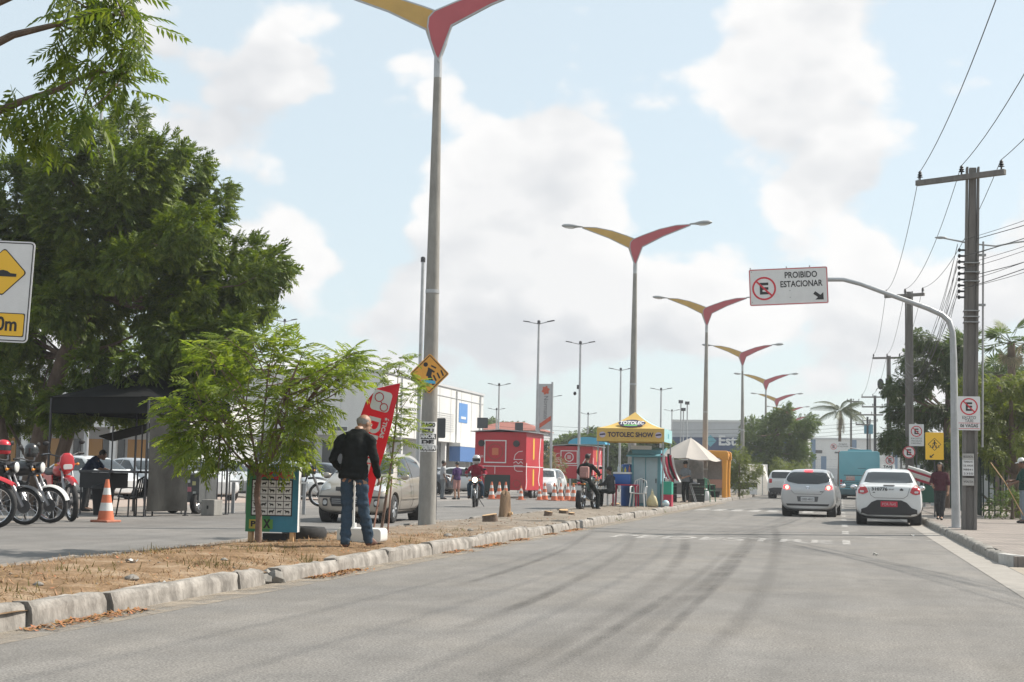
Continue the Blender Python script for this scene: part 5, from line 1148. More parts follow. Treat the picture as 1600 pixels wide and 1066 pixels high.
def helmet(label, loc, m, rotz=0, vis=True, grp=None):
    t = thing('helmet', label, 'helmet', loc, rotz, grp)
    mb = MB(); mb.lathe([(0.02, 0.145), (0.07, 0.135), (0.115, 0.09), (0.135, 0.02), (0.135, -0.05), (0.125, -0.11), (0.105, -0.125), (0.11, -0.06)], 18); o = mb.build('shell', m, t, smooth=True, ang=60)
    mb = MB(); mb.sheet(lambda u, v: Vector((0.139*math.sin(R(-70+140*u)), 0.139*math.cos(R(-70+140*u)), -0.055+0.10*v)), 12, 3); mb.build('visor', m_glass, t, smooth=True, thick=0.004)
    return t
m_helred = paint('helmet_red', (0.55, 0.015, 0.03)); m_helblk = paint('helmet_black', (0.02, 0.02, 0.022)); m_helgrey = paint('helmet_silver', (0.5, 0.5, 0.5), .3)
bpy.context.view_layer.update()
q = b2.matrix_world @ Vector((0.03, 0.30, 1.235)); helmet('red helmet hung on the bars of the black motorcycle', q, m_helred, R(215))
q = b3.matrix_world @ Vector((0.0, 0.30, 1.20)); helmet('black helmet resting on the motorcycle with the white mudguard', q, m_helblk, R(230))

# ------------------------------------------------------------------ people
m_skin = mat('skin', (0.30, 0.165, 0.105), 0.55, var=0.08, scale=9); m_skin2 = mat('skin_dark', (0.16, 0.085, 0.055), 0.55)
m_hairgrey = mat('hair_grey', (0.26, 0.25, 0.24), 0.8, var=0.25, scale=40); m_hairblk = mat('hair_black', (0.012, 0.010, 0.010), 0.6, var=0.3, scale=40)
def cloth(name, col, sc=30): return mat(name, col, 0.9, var=0.18, scale=sc, spec=0.2, bump=0.25, bscale=70)
def remesh(mb, name, m, parent, vox=0.014, fold=0.0, fs=9.0, seed=0.0, smooth_it=3):
    me = mb.mesh(name); bm = bmesh.new(); bm.from_mesh(me); bmesh.ops.recalc_face_normals(bm, faces=bm.faces[:]); bm.to_mesh(me); bm.free()
    o = bpy.data.objects.new(name, me)
    r = o.modifiers.new('r', 'REMESH'); r.mode = 'VOXEL'; r.voxel_size = vox
    s = o.modifiers.new('s', 'SMOOTH'); s.factor = 0.5; s.iterations = smooth_it
    me2 = realise(o); bpy.data.objects.remove(o); me2.name = name
    if fold:
        nv = len(me2.vertices); co = np.empty(nv*3, np.float32); no = np.empty(nv*3, np.float32); me2.vertices.foreach_get('co', co); me2.vertices.foreach_get('normal', no)
        co = co.reshape(-1, 3); no = no.reshape(-1, 3)
        k = np.array([noise.noise((c[0]*fs+seed, c[1]*fs, c[2]*fs*1.7))+0.5*noise.noise((c[0]*fs*2+seed, c[1]*fs*2, c[2]*fs*3.1)) for c in co.tolist()], np.float32)
        me2.vertices.foreach_set('co', (co+no*(fold*k)[:, None]).ravel()); me2.update()
    me2.materials.clear(); return link(name, me2, m, parent, True, 80)
def limb(mb, pts, rad, n=12):
    mb.tube(pts, rad, n); mb.ell(pts[0], rad[0] if not isinstance(rad[0], tuple) else rad[0][0], 10, 8); mb.ell(pts[-1], rad[-1] if not isinstance(rad[-1], tuple) else rad[-1][0], 10, 8)
    for p, r in zip(pts[1:-1], rad[1:-1]): mb.ell(p, (r if not isinstance(r, tuple) else r[0])*0.98, 10, 8)
def hand(mb, wrist, d, side, up, s=1.0, curl=0.5):
    """palm, four fingers of different lengths and a thumb off the side of the palm"""
    d = Vector(d).normalized(); n = Vector(up); n = (n-d*n.dot(d)).normalized(); w = d.cross(n)*side
    p0 = Vector(wrist); pc = p0+d*0.045*s
    B = Matrix((w, d, n)).transposed()
    mb.tube([p0, p0+d*0.03*s, p0+d*0.085*s], [(0.018*s, 0.027*s), (0.016*s, 0.038*s), (0.013*s, 0.040*s)], 10, ref=n)
    for i, (o, l) in enumerate(((-0.030, 0.066), (-0.010, 0.078), (0.011, 0.072), (0.030, 0.056))):
        b = p0+d*0.078*s+w*o*s; a1, a2 = curl*0.7, curl*1.5
        k1 = b+(d*math.cos(a1)-n*math.sin(a1))*l*0.5*s; k2 = k1+(d*math.cos(a2)-n*math.sin(a2))*l*0.5*s
        mb.tube([b-d*0.01, b, k1, k2], [0.0095*s, 0.0095*s, 0.0085*s, 0.007*s], 7)
    b = p0+d*0.02*s-w*0.03*s; k1 = b+(d*0.7-w*0.55-n*0.3).normalized()*0.042*s; k2 = k1+(d*0.9-w*0.1-n*0.4).normalized()*0.034*s
    mb.tube([b, k1, k2], [0.012*s, 0.0105*s, 0.008*s], 7)
def person(label, loc, rotz, J, top, bottom, shoes, skin=None, hair=None, hairstyle='short', sleeve=1.0, leglen=1.0, h=1.72, vox=0.013, fold=0.008, longcoat=False, helm=None, cap=None, fat=1.0, name='person', group=None, extra=None, belly=0.0):
    skin = skin or m_skin; k = h/1.72
    t = thing(name, label, 'person', loc, rotz, group)
    D = dict(pel=(0, 0, .93), che=(0, 0, 1.22), nek=(0, -.01, 1.46), hed=(0, .03, 1.61), face=(0, 1, 0),
             shL=(-.185, 0, 1.365), elL=(-.24, -.03, 1.10), wrL=(-.25, .06, .87), shR=(.185, 0, 1.365), elR=(.24, -.03, 1.13), wrR=(.25, .06, .89),
             hiL=(-.095, 0, .90), knL=(-.10, .02, .49), anL=(-.11, -.03, .085), hiR=(.095, 0, .90), knR=(.10, .02, .49), anR=(.11, -.03, .085), toL=None, toR=None, hdL=None, hdR=None)
    D.update(J); V = {a: (Vector(b)*k if b is not None else None) for a, b in D.items()}
    for s in 'LR':
        if V['to'+s] is None: V['to'+s] = V['an'+s]+Vector((0.02*(1 if s == 'R' else -1), 0.17, -0.045))*k
    face = Vector(D['face']).normalized(); Ry = Vector((face.x, face.y, 0)).normalized() if abs(face.z) < .95 else Vector((0, 1, 0))
    f = fat
    b = MB()
    b.tube([V['pel']-Vector((0, 0, .06)), V['pel'], V['pel'].lerp(V['che'], .5), V['che'], V['nek']-Vector((0, 0, .05))], [(.08*k*f, .13*k), (.10*k*f, .155*k), (.09*k*f, .14*k), (.11*k*f, .165*k), (.06*k, .10*k)], 16, ref=(0, 1, 0))
    b.tube([V['nek']-Vector((0, 0, .06)), V['nek'], V['hed']-Vector((0, 0, .04))], [.062*k, .054*k, .05*k], 12)
    up = (V['hed']-V['nek']).normalized(); up = (Vector((0, 0, 1))*0.6+up*0.4).normalized(); fx = (face-up*face.dot(up)).normalized(); rx = fx.cross(up)
    HB = Matrix((rx, fx, up)).transposed(); Hc = V['hed']
    def hp(x, y, z): return Hc+HB @ (Vector((x, y, z))*k)
    b.ell(Hc+HB @ Vector((0, -.01, .02))*k, (.076*k, .095*k, .10*k), 16, 12, HB); b.ell(hp(0, .03, -.045), (.058*k, .066*k, .075*k), 14, 10, HB)
    b.tube([hp(0, .09, .02), hp(0, .112, -.02), hp(0, .092, -.028)], [.010*k, .016*k, .012*k], 8)          # nose
    b.ell(hp(0, .088, -.062), (.026*k, .012*k, .010*k), 8, 6, HB); b.ell(hp(0, .078, -.095), (.026*k, .02*k, .018*k), 8, 6, HB)   # lips, chin
    for s in (-1, 1): b.ell(hp(s*.078, -.005, -.005), (.010*k, .020*k, .032*k), 8, 6, HB); b.ell(hp(s*.032, .088, .03), (.022*k, .012*k, .008*k), 8, 6, HB)   # ears, brow
    for s, sg in (('L', -1), ('R', 1)):
        b.tube([V['nek']-Vector((0, 0, .05*k)), V['sh'+s]], [.04*k, .045*k], 8)
        limb(b, [V['sh'+s], V['el'+s], V['wr'+s]], [.046*k, .040*k, .027*k])
        hd = V['hd'+s] if V['hd'+s] is not None else (V['wr'+s]-V['el'+s])
        hand(b, V['wr'+s], hd, sg, Vector((sg, 0.3, 0.2)), k*1.05)
        limb(b, [V['hi'+s], V['kn'+s], V['an'+s]], [.082*k, .055*k, .038*k])
        b.tube([V['an'+s], V['an'+s].lerp(V['to'+s], .5), V['to'+s]], [.04*k, .038*k, .03*k], 10)
    remesh(b, 'body', skin, t, vox*0.62, smooth_it=2)
    for s in (-1, 1):
        e = MB(); e.ell(hp(s*.032, .083, .012), (.013*k, .010*k, .009*k), 8, 6, HB); e.build('eye', m_signwhite, t, smooth=True); e = MB(); e.ell(hp(s*.032, .092, .012), (.006*k, .004*k, .006*k), 8, 6, HB); e.build('iris', m_signblack, t, smooth=True)
    # upper garment
    g = MB(); lo = -.10 if longcoat else -.05
    dn = (V['pel']-V['che']).normalized()
    g.tube([V['pel']+dn*(-lo)*k, V['pel']+dn*(-.02), V['pel'].lerp(V['che'], .5)+Vector((0, belly, 0)), V['che'], V['che'].lerp(V['nek'], .62), V['nek']+Vector((0, 0, .005))], [(.134*k*f, .192*k*f), (.130*k*f, .188*k*f), ((.120+belly)*k*f, .172*k*f), (.132*k*f, .190*k*f), (.105*k*f, .175*k), (.066*k, .078*k)], 18, ref=(0, 1, 0))
    for s, sg in (('L', -1), ('R', 1)):
        g.tube([V['nek']-Vector((0, 0, .035*k)), V['nek'].lerp(V['sh'+s], .5)-Vector((0, 0, .015*k)), V['sh'+s]], [.05*k, .056*k, .062*k], 10)
        e = V['el'+s]; w_ = e.lerp(V['wr'+s], max(0.02, sleeve*2-1) if sleeve > .5 else 0.02)
        if sleeve > .5: limb(g, [V['sh'+s]-Vector((0, 0, .012)), e, w_], [.068*k*f, .061*k*f, .048*k*f])
        else: limb(g, [V['sh'+s]-Vector((0, 0, .012)), V['sh'+s].lerp(e, sleeve*2)], [.068*k*f, .066*k*f])
    remesh(g, 'top', top, t, vox, fold, 8, loc[0] if not isinstance(loc, Vector) else loc.x, 4)
    # legs
    g = MB(); g.tube([V['pel']+Vector((0, 0, .06)), V['pel'], (V['hiL']+V['hiR'])/2-Vector((0, 0, .05))], [(.100*k*f, .152*k*f), (.110*k*f, .162*k*f), (.10*k*f, .160*k*f)], 16, ref=(0, 1, 0))
    for s in 'LR':
        if leglen >= 1: pts = [V['hi'+s], V['kn'+s], V['an'+s].lerp(V['kn'+s], 0.0)-Vector((0, 0, .0))]; rr = [.090*k*f, .077*k*f, .066*k]
        else: pts = [V['hi'+s], V['hi'+s].lerp(V['kn'+s], leglen*2)]; rr = [.10*k*f, .085*k*f]
        limb(g, pts, rr)
    remesh(g, 'trousers', bottom, t, vox, fold*0.9, 9, 3.3, 4)
    for s in 'LR':
        g = MB(); a, c = V['an'+s], V['to'+s]; d = (c-a); d.z = 0; d.normalize(); z = (a.z-.085*k)
        heel = Vector((a.x, a.y, 0))-d*.045*k
        dz = (c.z-a.z+.045*k)
        g.tube([heel+Vector((0, 0, a.z-.04*k)), Vector((a.x, a.y, a.z-.025*k))+d*.03*k, Vector((a.x, a.y, a.z-.045*k))+d*.12*k+Vector((0, 0, dz*.7)), Vector((a.x, a.y, a.z-.055*k))+d*.20*k+Vector((0, 0, dz))], [(.045*k, .036*k), (.060*k, .042*k), (.040*k, .050*k), (.022*k, .035*k)], 12, ref=(0, 0, 1))
        remesh(g, 'shoe', shoes, t, 0.011, smooth_it=2)
    if helm:
        g = MB(); g.lathe([(0.02, 0.155), (0.08, 0.14), (0.122, 0.09), (0.142, 0.02), (0.142, -0.05), (0.13, -0.12), (0.105, -0.135)], 18, Matrix.Translation(Hc+up*.02) @ HB.to_4x4()); hm = g.build('helmet', helm, t, smooth=True, ang=70)
        g = MB(); g.sheet(lambda u, v: Hc+up*.02+HB @ Vector((0.146*math.sin(R(-65+130*u)), 0.146*math.cos(R(-65+130*u)), -0.045+0.10*v)), 12, 3); g.build('visor', m_glass, hm, smooth=True, thick=0.004)
    elif hair is not None:
        g = MB(); g.ell(hp(0, -.018, .035), (.086*k, .101*k, .097*k), 16, 12, HB)
        if hairstyle == 'long':
            g.tube([hp(0, -.05, .06), hp(0, -.085, -.03), hp(0, -.09, -.14), hp(0, -.075, -.22)], [(.05*k, .08*k), (.05*k, .085*k), (.04*k, .08*k), (.015*k, .06*k)], 12, ref=rx.cross(up))
            for s in (-1, 1): g.tube([hp(s*.055, .01, .08), hp(s*.088, .012, -.01), hp(s*.095, .005, -.10), hp(s*.09, .0, -.19)], [.032*k, .034*k, .034*k, .02*k], 8)
        hair_cap(g, hair, t, hp, HB, k, hairstyle == 'bald')
    if cap is not None:
        g = MB(); g.lathe([(0.005, .085), (.05, .078), (.085, .04), (.095, 0), (.09, -.005)], 16, Matrix.Translation(hp(0, -.01, .06)) @ HB.to_4x4()); g.sheet(lambda u, v: hp((u-.5)*.15*(1-.35*v), .07+.09*v, .06-.02*v-.02*(2*u-1)**2), 6, 4); g.build('cap', cap, t, smooth=True, thick=0.004)
    return t
def hair_cap(g, m, t, hp, HB, k, bald=False):
    o = remesh(g, 'hair', m, t, 0.011, 0.004, 30, 1.0, 1)
    # clear the face: drop what lies in front of the hairline
    bm = bmesh.new(); bm.from_mesh(o.data); inv = HB.inverted(); c = hp(0, 0, 0)
    dl = [v for v in bm.verts if (lambda q: (q.y > 0.045*k and q.z < 0.062*k) or (bald and (q.z > 0.045*k or q.y > 0.02*k)))(inv @ (v.co-c))]
    bmesh.ops.delete(bm, geom=dl, context='VERTS'); bm.to_mesh(o.data); bm.free(); return o
c_black = cloth('black_cloth', (0.010, 0.012, 0.012)); c_jeans = cloth('blue_denim', (0.040, 0.066, 0.098), 60); c_brown = mat('brown_leather', (0.10, 0.045, 0.03), 0.6)
c_blackshoe = mat('black_shoe', (0.015, 0.015, 0.016), 0.5); c_plum = cloth('plum_cloth', (0.075, 0.025, 0.035)); c_navy = cloth('navy_cloth', (0.012, 0.02, 0.05)); c_grey = cloth('grey_cloth', (0.16, 0.17, 0.18)); c_dgrey = cloth('dark_grey_cloth', (0.04, 0.042, 0.045)); c_red = cloth('red_cloth', (0.24, 0.02, 0.04)); c_pink = cloth('dusty_pink', (0.40, 0.22, 0.2)); c_lgrey = cloth('light_grey_cloth', (0.3, 0.3, 0.31)); c_purple = cloth('purple_cloth', (0.06, 0.03, 0.10)); c_green = cloth('dark_green_cloth', (0.015, 0.05, 0.04)); c_khaki = cloth('pale_denim', (0.2, 0.24, 0.28))
# the walking man, seen from behind, head bowed to the right, holding the feather flag
mp = gnd(549, 858, .14)
man = person('man in a black jacket and blue jeans walking away along the median', (mp.x, mp.y, med_z(mp.x, mp.y)), R(4),
    dict(pel=(0, 0, .94), che=(.015, .01, 1.23), nek=(.03, .05, 1.46), hed=(.08, .155, 1.535), face=(.62, .60, -.75),
         shL=(-.18, 0, 1.345), elL=(-.255, -.05, 1.08), wrL=(-.19, .12, .95), shR=(.205, .01, 1.345), elR=(.27, -.02, 1.08), wrR=(.275, .14, .90), hdR=(.1, .5, -.8),
         hiL=(-.09, 0, .90), knL=(-.085, .06, .50), anL=(-.075, -.03, .085), hiR=(.10, 0, .90), knR=(.125, .05, .50), anR=(.165, .20, .10), toR=(.20, .37, .055)),
    c_black, c_jeans, c_brown, m_skin, m_hairgrey, 'bald', 1.0, 1.0, 1.76, 0.012, 0.017, longcoat=True, fat=.95)
wp = gnd(1476, 816, .13)
person('woman in a plum blouse and dark trousers walking on the pavement', (wp.x+.02, 41.5, 0.13), R(172),
    dict(anL=(-.05, .16, .085), knL=(-.08, .12, .50), anR=(.05, -.12, .10), knR=(.08, .02, .49), elR=(.26, -.05, 1.12), wrR=(.20, .16, 1.02), elL=(-.25, -.02, 1.12), wrL=(-.24, .05, .86)), c_plum, c_dgrey, c_blackshoe, m_skin, m_hairblk, 'long', 0.6, 1.0, 1.54, 0.015, 0.009)
# pedestrian by the right edge
q = gnd(1593, 818, .13)
person('person in a dark green top and white cap leaning on a stick', (q.x+.12, q.y, .13), R(100), dict(elL=(-.2, .12, 1.15), wrL=(-.12, .34, 1.05), elR=(.22, .1, 1.15), wrR=(.12, .34, 1.12), hed=(0, .06, 1.60)), c_green, c_khaki, c_blackshoe, m_skin2, m_hairblk, 'short', 0.6, cap=m_whitep, h=1.66, vox=0.015)
t = thing('walking_stick', 'long pale stick held by the person in the white cap', 'stick', (q.x-.55, q.y-.05, .13)); mb = MB(); mb.tube([(-.15, 0, 1.55), (0.2, 0, 1.05), (0.75, 0, .0)], 0.012, 6); mb.build('shaft', m_wood, t)
# man at the grill, bowed
q = at(150, 735, 33.4)
person('man in a dark blue shirt bending over the stall counter', (q.x-.35, 33.6, 0), R(-75), dict(pel=(0, -.05, .95), che=(0, .10, 1.18), nek=(0, .26, 1.36), hed=(0, .38, 1.42), face=(0, .75, -.65), shL=(-.185, .20, 1.28), shR=(.185, .20, 1.28), elL=(-.25, .34, 1.08), elR=(.25, .34, 1.08), wrL=(-.14, .55, 1.02), wrR=(.14, .55, 1.02)), c_navy, c_dgrey, c_blackshoe, m_skin2, m_hairblk, 'short', 0.42, h=1.70, vox=0.014)
# two pedestrians beyond the lamp
q = at(692, 750, 62); person('pedestrian in a grey shirt standing beside the one in purple', (q.x, 62, 0), R(-60), dict(elL=(-.24, .05, 1.14), wrL=(-.15, .25, 1.05)), c_lgrey, c_grey, c_blackshoe, m_skin2, m_hairblk, 'short', 0.42, h=1.66, vox=0.018)
q = at(714, 752, 62); person('pedestrian in a purple top and pink shorts facing the other', (q.x, 62, 0), R(50), dict(elR=(.24, .05, 1.14), wrR=(.15, .25, 1.05)), c_purple, c_pink, c_blackshoe, m_skin, m_hairblk, 'short', 0.42, leglen=0.46, h=1.62, vox=0.018, belly=.03)
# rider coming with the headlight on
SIT = dict(pel=(0, -.30, .93), che=(0, -.22, 1.20), nek=(0, -.15, 1.44), hed=(0, -.10, 1.59), shL=(-.185, -.17, 1.345), shR=(.185, -.17, 1.345), elL=(-.33, -.02, 1.15), elR=(.33, -.02, 1.15), wrL=(-.31, .16, 1.07), wrR=(.31, .16, 1.07),
    hiL=(-.10, -.30, .90), hiR=(.10, -.30, .90), knL=(-.22, .10, .74), knR=(.22, .10, .74), anL=(-.22, -.08, .36), anR=(.22, -.08, .36))
q = gnd(737, 793)
motorcycle('oncoming motorcycle with its headlight lit', (q.x-.05, q.y+.7, 0), R(190), tank=m_bikeblack, fender=m_bikeblack, lit=True, group='ridden motorcycles')
person('rider in a red jacket and silver helmet on the oncoming motorcycle', (q.x-.05, q.y+.7, 0), R(190), SIT, c_red, c_jeans, c_blackshoe, m_skin2, None, helm=m_helgrey, vox=0.016)
# biker stopped beside the yellow tent, seen from behind
q = gnd(911, 797, .1); S2 = dict(SIT); S2.update(anL=(-.30, -.12, .085), knL=(-.30, -.02, .48), anR=(.34, -.10, .085), knR=(.32, .02, .48), hed=(0, -.08, 1.60))
motorcycle('dark motorcycle standing in front of the yellow tent', (q.x, q.y+.85, .1), R(-8), tank=m_bikegreen, fender=m_bikeblack, group='ridden motorcycles')
person('rider in black with a pale backpack astride the stopped motorcycle', (q.x, q.y+.85, .1), R(-8), S2, c_black, c_black, c_blackshoe, m_skin2, m_hairblk, 'short', h=1.70, vox=0.016)
t = thing('backpack', 'pale pink backpack on the rider beside the yellow tent', 'backpack', (q.x-.04, q.y+.85-.46, 1.18), R(-8)); mb = MB(); mb.box((0, 0, .05), (.30, .15, .36)); mb.build('bag', c_pink, t, bevel=.06, smooth=True)
mb = MB(); mb.box((0, -.09, -.02), (.22, .05, .16)); mb.build('pocket', c_pink, t, bevel=.02)
q = gnd(948, 793, .13); person('customer in dark clothes seated beside the yellow tent', (q.x-.1, q.y+1.6, .13), R(70), dict(pel=(0, 0, .52), che=(0, .05, .82), nek=(0, .06, 1.05), hed=(0, .10, 1.20), shL=(-.185, .03, .96), shR=(.185, .03, .96), elL=(-.25, .12, .76), elR=(.25, .12, .76), wrL=(-.15, .36, .72), wrR=(.15, .36, .72), hiL=(-.1, 0, .5), hiR=(.1, 0, .5), knL=(-.13, .42, .50), knR=(.13, .42, .50), anL=(-.13, .42, .085), anR=(.13, .45, .085)), c_dgrey, c_black, c_blackshoe, m_skin2, m_hairblk, 'short', h=1.72, vox=.016)
q = gnd(1071, 786, .13); person('vendor in a grey shirt standing under the white parasol', (q.x, q.y, .13), R(150), dict(elL=(-.24, .05, 1.14), wrL=(-.12, .26, 1.06), elR=(.24, .05, 1.14), wrR=(.12, .26, 1.06)), c_grey, c_black, c_blackshoe, m_skin, m_hairblk, 'short', 0.42, h=1.64, vox=.018, cap=c_black)
# ------------------------------------------------------------------ trees
NR = np.random.default_rng(21)
def norm(a): return a/np.maximum(1e-9, np.linalg.norm(a, axis=-1, keepdims=True))
def pinnate(pairs, L, ll, lw, droop, seed, ang=55, gap=0.18):
    """a compound leaf along +Y: opposite leaflets, each a small bent blade of two quads"""
    r = np.random.default_rng(seed); Q = []
    def rach(t): return np.array([0, L*t*(1-0.12*droop*t), -droop*L*t*t*0.55])
    for i in range(pairs):
        t = gap+(1-gap)*(i+0.5)/pairs; k = math.sin(math.pi*min(1, 0.18+0.75*t))*0.35+0.65
        for s in (-1, 1):
            a = R(ang+r.uniform(-12, 12))*(1-0.25*t); d = np.array([s*math.sin(a), math.cos(a), -0.30-0.25*r.random()]); d /= np.linalg.norm(d)
            b = rach(t); w = np.cross(d, [0, 0, 1]); w /= np.linalg.norm(w); l = ll*k*r.uniform(0.85, 1.15)
            mid = b+d*l*0.5; tip = b+d*l+np.array([0, 0, -0.12*l]); n = np.array([0, 0, 1.0])
            Q.append([b, mid-w*lw*0.5*k+n*lw*0.15, tip, mid+w*lw*0.5*k+n*lw*0.15])
    b = rach(0.93); d = rach(1.0)-rach(0.9); d /= np.linalg.norm(d); w = np.array([1.0, 0, 0]); Q.append([b, b+d*ll*0.4-w*lw*0.5, b+d*ll*0.9, b+d*ll*0.4+w*lw*0.5])
    w = np.array([0.0035, 0, 0])
    Q.append([rach(0)-w, rach(0)+w, rach(0.5)+w, rach(0.5)-w]); Q.append([rach(0.5)-w, rach(0.5)+w, rach(1.0)+w*0.4, rach(1.0)-w*0.4])
    return np.array(Q, np.float32)                       # (q,4,3)
def place(tmpl, P, D, U, Sc):
    D = norm(D); X = norm(np.cross(D, U)); U = np.cross(X, D)
    T = tmpl.reshape(-1, 3)
    V = P[:, None]+Sc[:, None, None]*(T[None, :, 0:1]*X[:, None]+T[None, :, 1:2]*D[:, None]+T[None, :, 2:3]*U[:, None])
    return V.reshape(-1, 3)
def foliage(name, m, parent, tmpls, P, D, Sc, U=None):
    n = len(P); Vs = []
    if U is None: U = np.tile([0, 0, 1.0], (n, 1))+NR.normal(0, 0.35, (n, 3))
    pick = NR.integers(0, len(tmpls), n)
    for i, t in enumerate(tmpls):
        k = pick == i
        if k.any(): Vs.append(place(t, P[k], D[k], U[k], Sc[k]))
    V = np.concatenate(Vs); F = np.arange(len(V)).reshape(-1, 4)
    return link(name, arr_mesh(name, V, F), m, parent)
def lobe_leaves(c, ax, l, r, n, droop=0.45, shell=0.55):
    ax = np.array(ax, float); ax /= np.linalg.norm(ax); t = NR.random(n)**0.85; a = NR.uniform(0, 2*np.pi, n)
    u = np.cross(ax, [0.3, 0.1, 1.0]); u /= np.linalg.norm(u); w = np.cross(ax, u)
    rad = r*(0.35+0.65*np.sin(np.pi*np.clip(0.12+0.80*t, 0, 1)))*(shell+(1-shell)*NR.random(n)**0.5)
    o = np.cos(a)[:, None]*u+np.sin(a)[:, None]*w
    P = np.array(c)+ax*(l*(t-0.6))[:, None]+o*rad[:, None]*0.72
    D = o*0.55+ax*0.6+np.array([0, 0, -droop])+NR.normal(0, 0.32, (n, 3)); U = o+np.array([0, 0, .75])+ax*.3+NR.normal(0, 0.25, (n, 3))
    return P, D, U
def curve(a, b, bow=0.15, n=6, j=0.06):
    a, b = Vector(a), Vector(b); d = (b-a); L = d.length; up = Vector((0, 0, 1)); pts = []
    sd = Vector((rnd.uniform(-1, 1), rnd.uniform(-1, 1), 0))*L*j
    for i in range(n+1):
        t = i/n; pts.append(a+d*t-up*bow*L*math.sin(math.pi*t)*0.6*(1-t)+sd*math.sin(math.pi*t))
    return pts
def leafmat(name, c1, c2, tr=0.35): return mat(name, c1, 0.55, col2=c2, scale=1.3, island=0.28, trans=tr, spec=0.35)
m_neem = leafmat('neem_leaf', (0.070, 0.112, 0.016), (0.145, 0.192, 0.026), .30); m_neemyoung = leafmat('young_neem_leaf', (0.120, 0.175, 0.024), (0.205, 0.255, 0.042), 0.50)
m_neemnear = leafmat('near_leaf', (0.070, 0.112, 0.018), (0.140, 0.180, 0.028), 0.45)
m_darkleaf = leafmat('dark_leaf', (0.026, 0.048, 0.018), (0.052, 0.085, 0.026), 0.3); m_midleaf = leafmat('mid_leaf', (0.055, 0.092, 0.020), (0.105, 0.150, 0.030), 0.35); m_limeleaf = leafmat('lime_leaf', (0.085, 0.115, 0.022), (0.150, 0.180, 0.034), 0.42)
T_NEEM = [pinnate(6, 0.30, 0.085, 0.026, d, s) for d, s in ((0.5, 1), (0.9, 2), (0.3, 3))]
T_BIG = [pinnate(5, 0.42, 0.15, 0.055, d, s) for d, s in ((0.5, 4), (0.9, 5))]
T_FAR = [pinnate(3, 0.5, 0.28, 0.13, d, s) for d, s in ((0.4, 6), (0.8, 7))]
def tree(name, label, base, trunk, lobes, tm, m, n_per, scale=1.0, group=None, limb_r=0.05, bark=None, droop=0.45, cat='tree', fork=0.55, shell=0.55):
    """trunk: [(offset, radius)]; lobes: [(centre, axis, length, radius)] in world space"""
    base = Vector(base); t = thing(name, label, cat, base, 0, group); bark = bark or m_bark
    tp = [Vector(p) for p, r in trunk]; mb = MB(); mb.tube(tp, [r for p, r in trunk], 10); mb.build('trunk', bark, t, smooth=True)
    bb = MB(); Ps, Ds, Us = [], [], []
    for i, (c, ax, l, r) in enumerate(lobes):
        c = Vector(c)-base; ax = Vector(ax).normalized()
        k = int(fork*(len(tp)-1)); src = min(tp[k:], key=lambda q: (q-c).length+0.8*max(0, q.z-c.z+0.3))
        pts = curve(src, c-ax*l*0.5, 0.12, 6); pts.append(c+ax*l*0.3)
        L = (c-src).length; r0 = min(limb_r, limb_r*(0.45+L*0.18)); bb.tube(pts, [r0*(1-0.88*q/(len(pts)-1)) for q in range(len(pts))], 6)
        n = max(4, int(n_per*(l*r)**0.8)); P, D, U = lobe_leaves(c, ax, l, r, n, droop, shell); Ps.append(P); Ds.append(D); Us.append(U)
    br = bb.build('branches', bark, t, smooth=True); br['kind'] = 'stuff'
    P = np.concatenate(Ps); D = np.concatenate(Ds); Sc = scale*NR.uniform(0.75, 1.25, len(P)); foliage('crown', m, t, tm, P, D, Sc, np.concatenate(Us))
    return t
def px_lobes(L, Y, cpx, dep, l, r, up=0.25, jit=0.25, flat=False):
    """lobes that sit where the photograph shows the crown's plumes, spread in depth about the trunk"""
    c0 = at(cpx[0], cpx[1], Y); out = []
    for (x, y) in L:
        d = rnd.uniform(-dep, dep); p = at(x, y, Y+d); ax = (p-c0); ax.y += d*0.6; ax = ax.normalized()+Vector((0, 0, up))+Vector((rnd.gauss(0, jit), rnd.gauss(0, jit), rnd.gauss(0, jit*0.5)))
        if flat: ax.z *= 0.15
        out.append((p, ax, l*rnd.uniform(0.8, 1.25), r*rnd.uniform(0.8, 1.2)))
    return out
# big neem behind the motorcycles
B = Vector((-20.4, 34.6, 0))
OUT = [(200, 190), (150, 215), (100, 230), (60, 262), (18, 285), (-30, 300), (250, 240), (285, 262), (262, 310), (330, 310), (290, 350), (385, 395), (412, 412), (355, 425), (385, 468), (330, 470), (350, 510), (305, 395), (235, 350), (185, 330), (120, 335), (60, 370), (0, 380), (-50, 400),
       (320, 545), (275, 520), (225, 470), (160, 455), (95, 470), (30, 500), (-30, 520), (345, 560), (295, 590), (215, 560), (140, 560), (70, 570), (0, 590), (250, 600), (180, 615), (110, 620), (45, 620), (-20, 640), (205, 260), (150, 280), (90, 300), (235, 300), (265, 430), (200, 400), (130, 400)]
T_PLUME = [pinnate(6, 0.36, 0.125, 0.042, d, s) for d, s in ((0.5, 11), (0.9, 12), (0.3, 13))]
lob = px_lobes([(x, y+14) for x, y in OUT], 34.6, (110, 500), 2.4, 1.5, 0.60, up=.30)
lob += px_lobes([(rnd.uniform(-40, 300), rnd.uniform(330, 610)) for i in range(24)], 35.2, (110, 480), 2.0, 1.4, 0.7)
tree('neem_tree', 'big dense neem tree shading the parked motorcycles and black tent', B, [((0, 0, -.1), .34), ((.1, 0, 1.0), .27), ((.3, .1, 2.4), .24), ((.8, 0, 4.0), .19), ((1.6, .1, 5.6), .14), ((2.2, 0, 7.2), .08)], lob, T_PLUME, m_neem, 300, 1.08, limb_r=0.07, fork=0.3, droop=.22, shell=.62)
t = [o for o in COL.objects if o.name == 'neem_tree'][0]
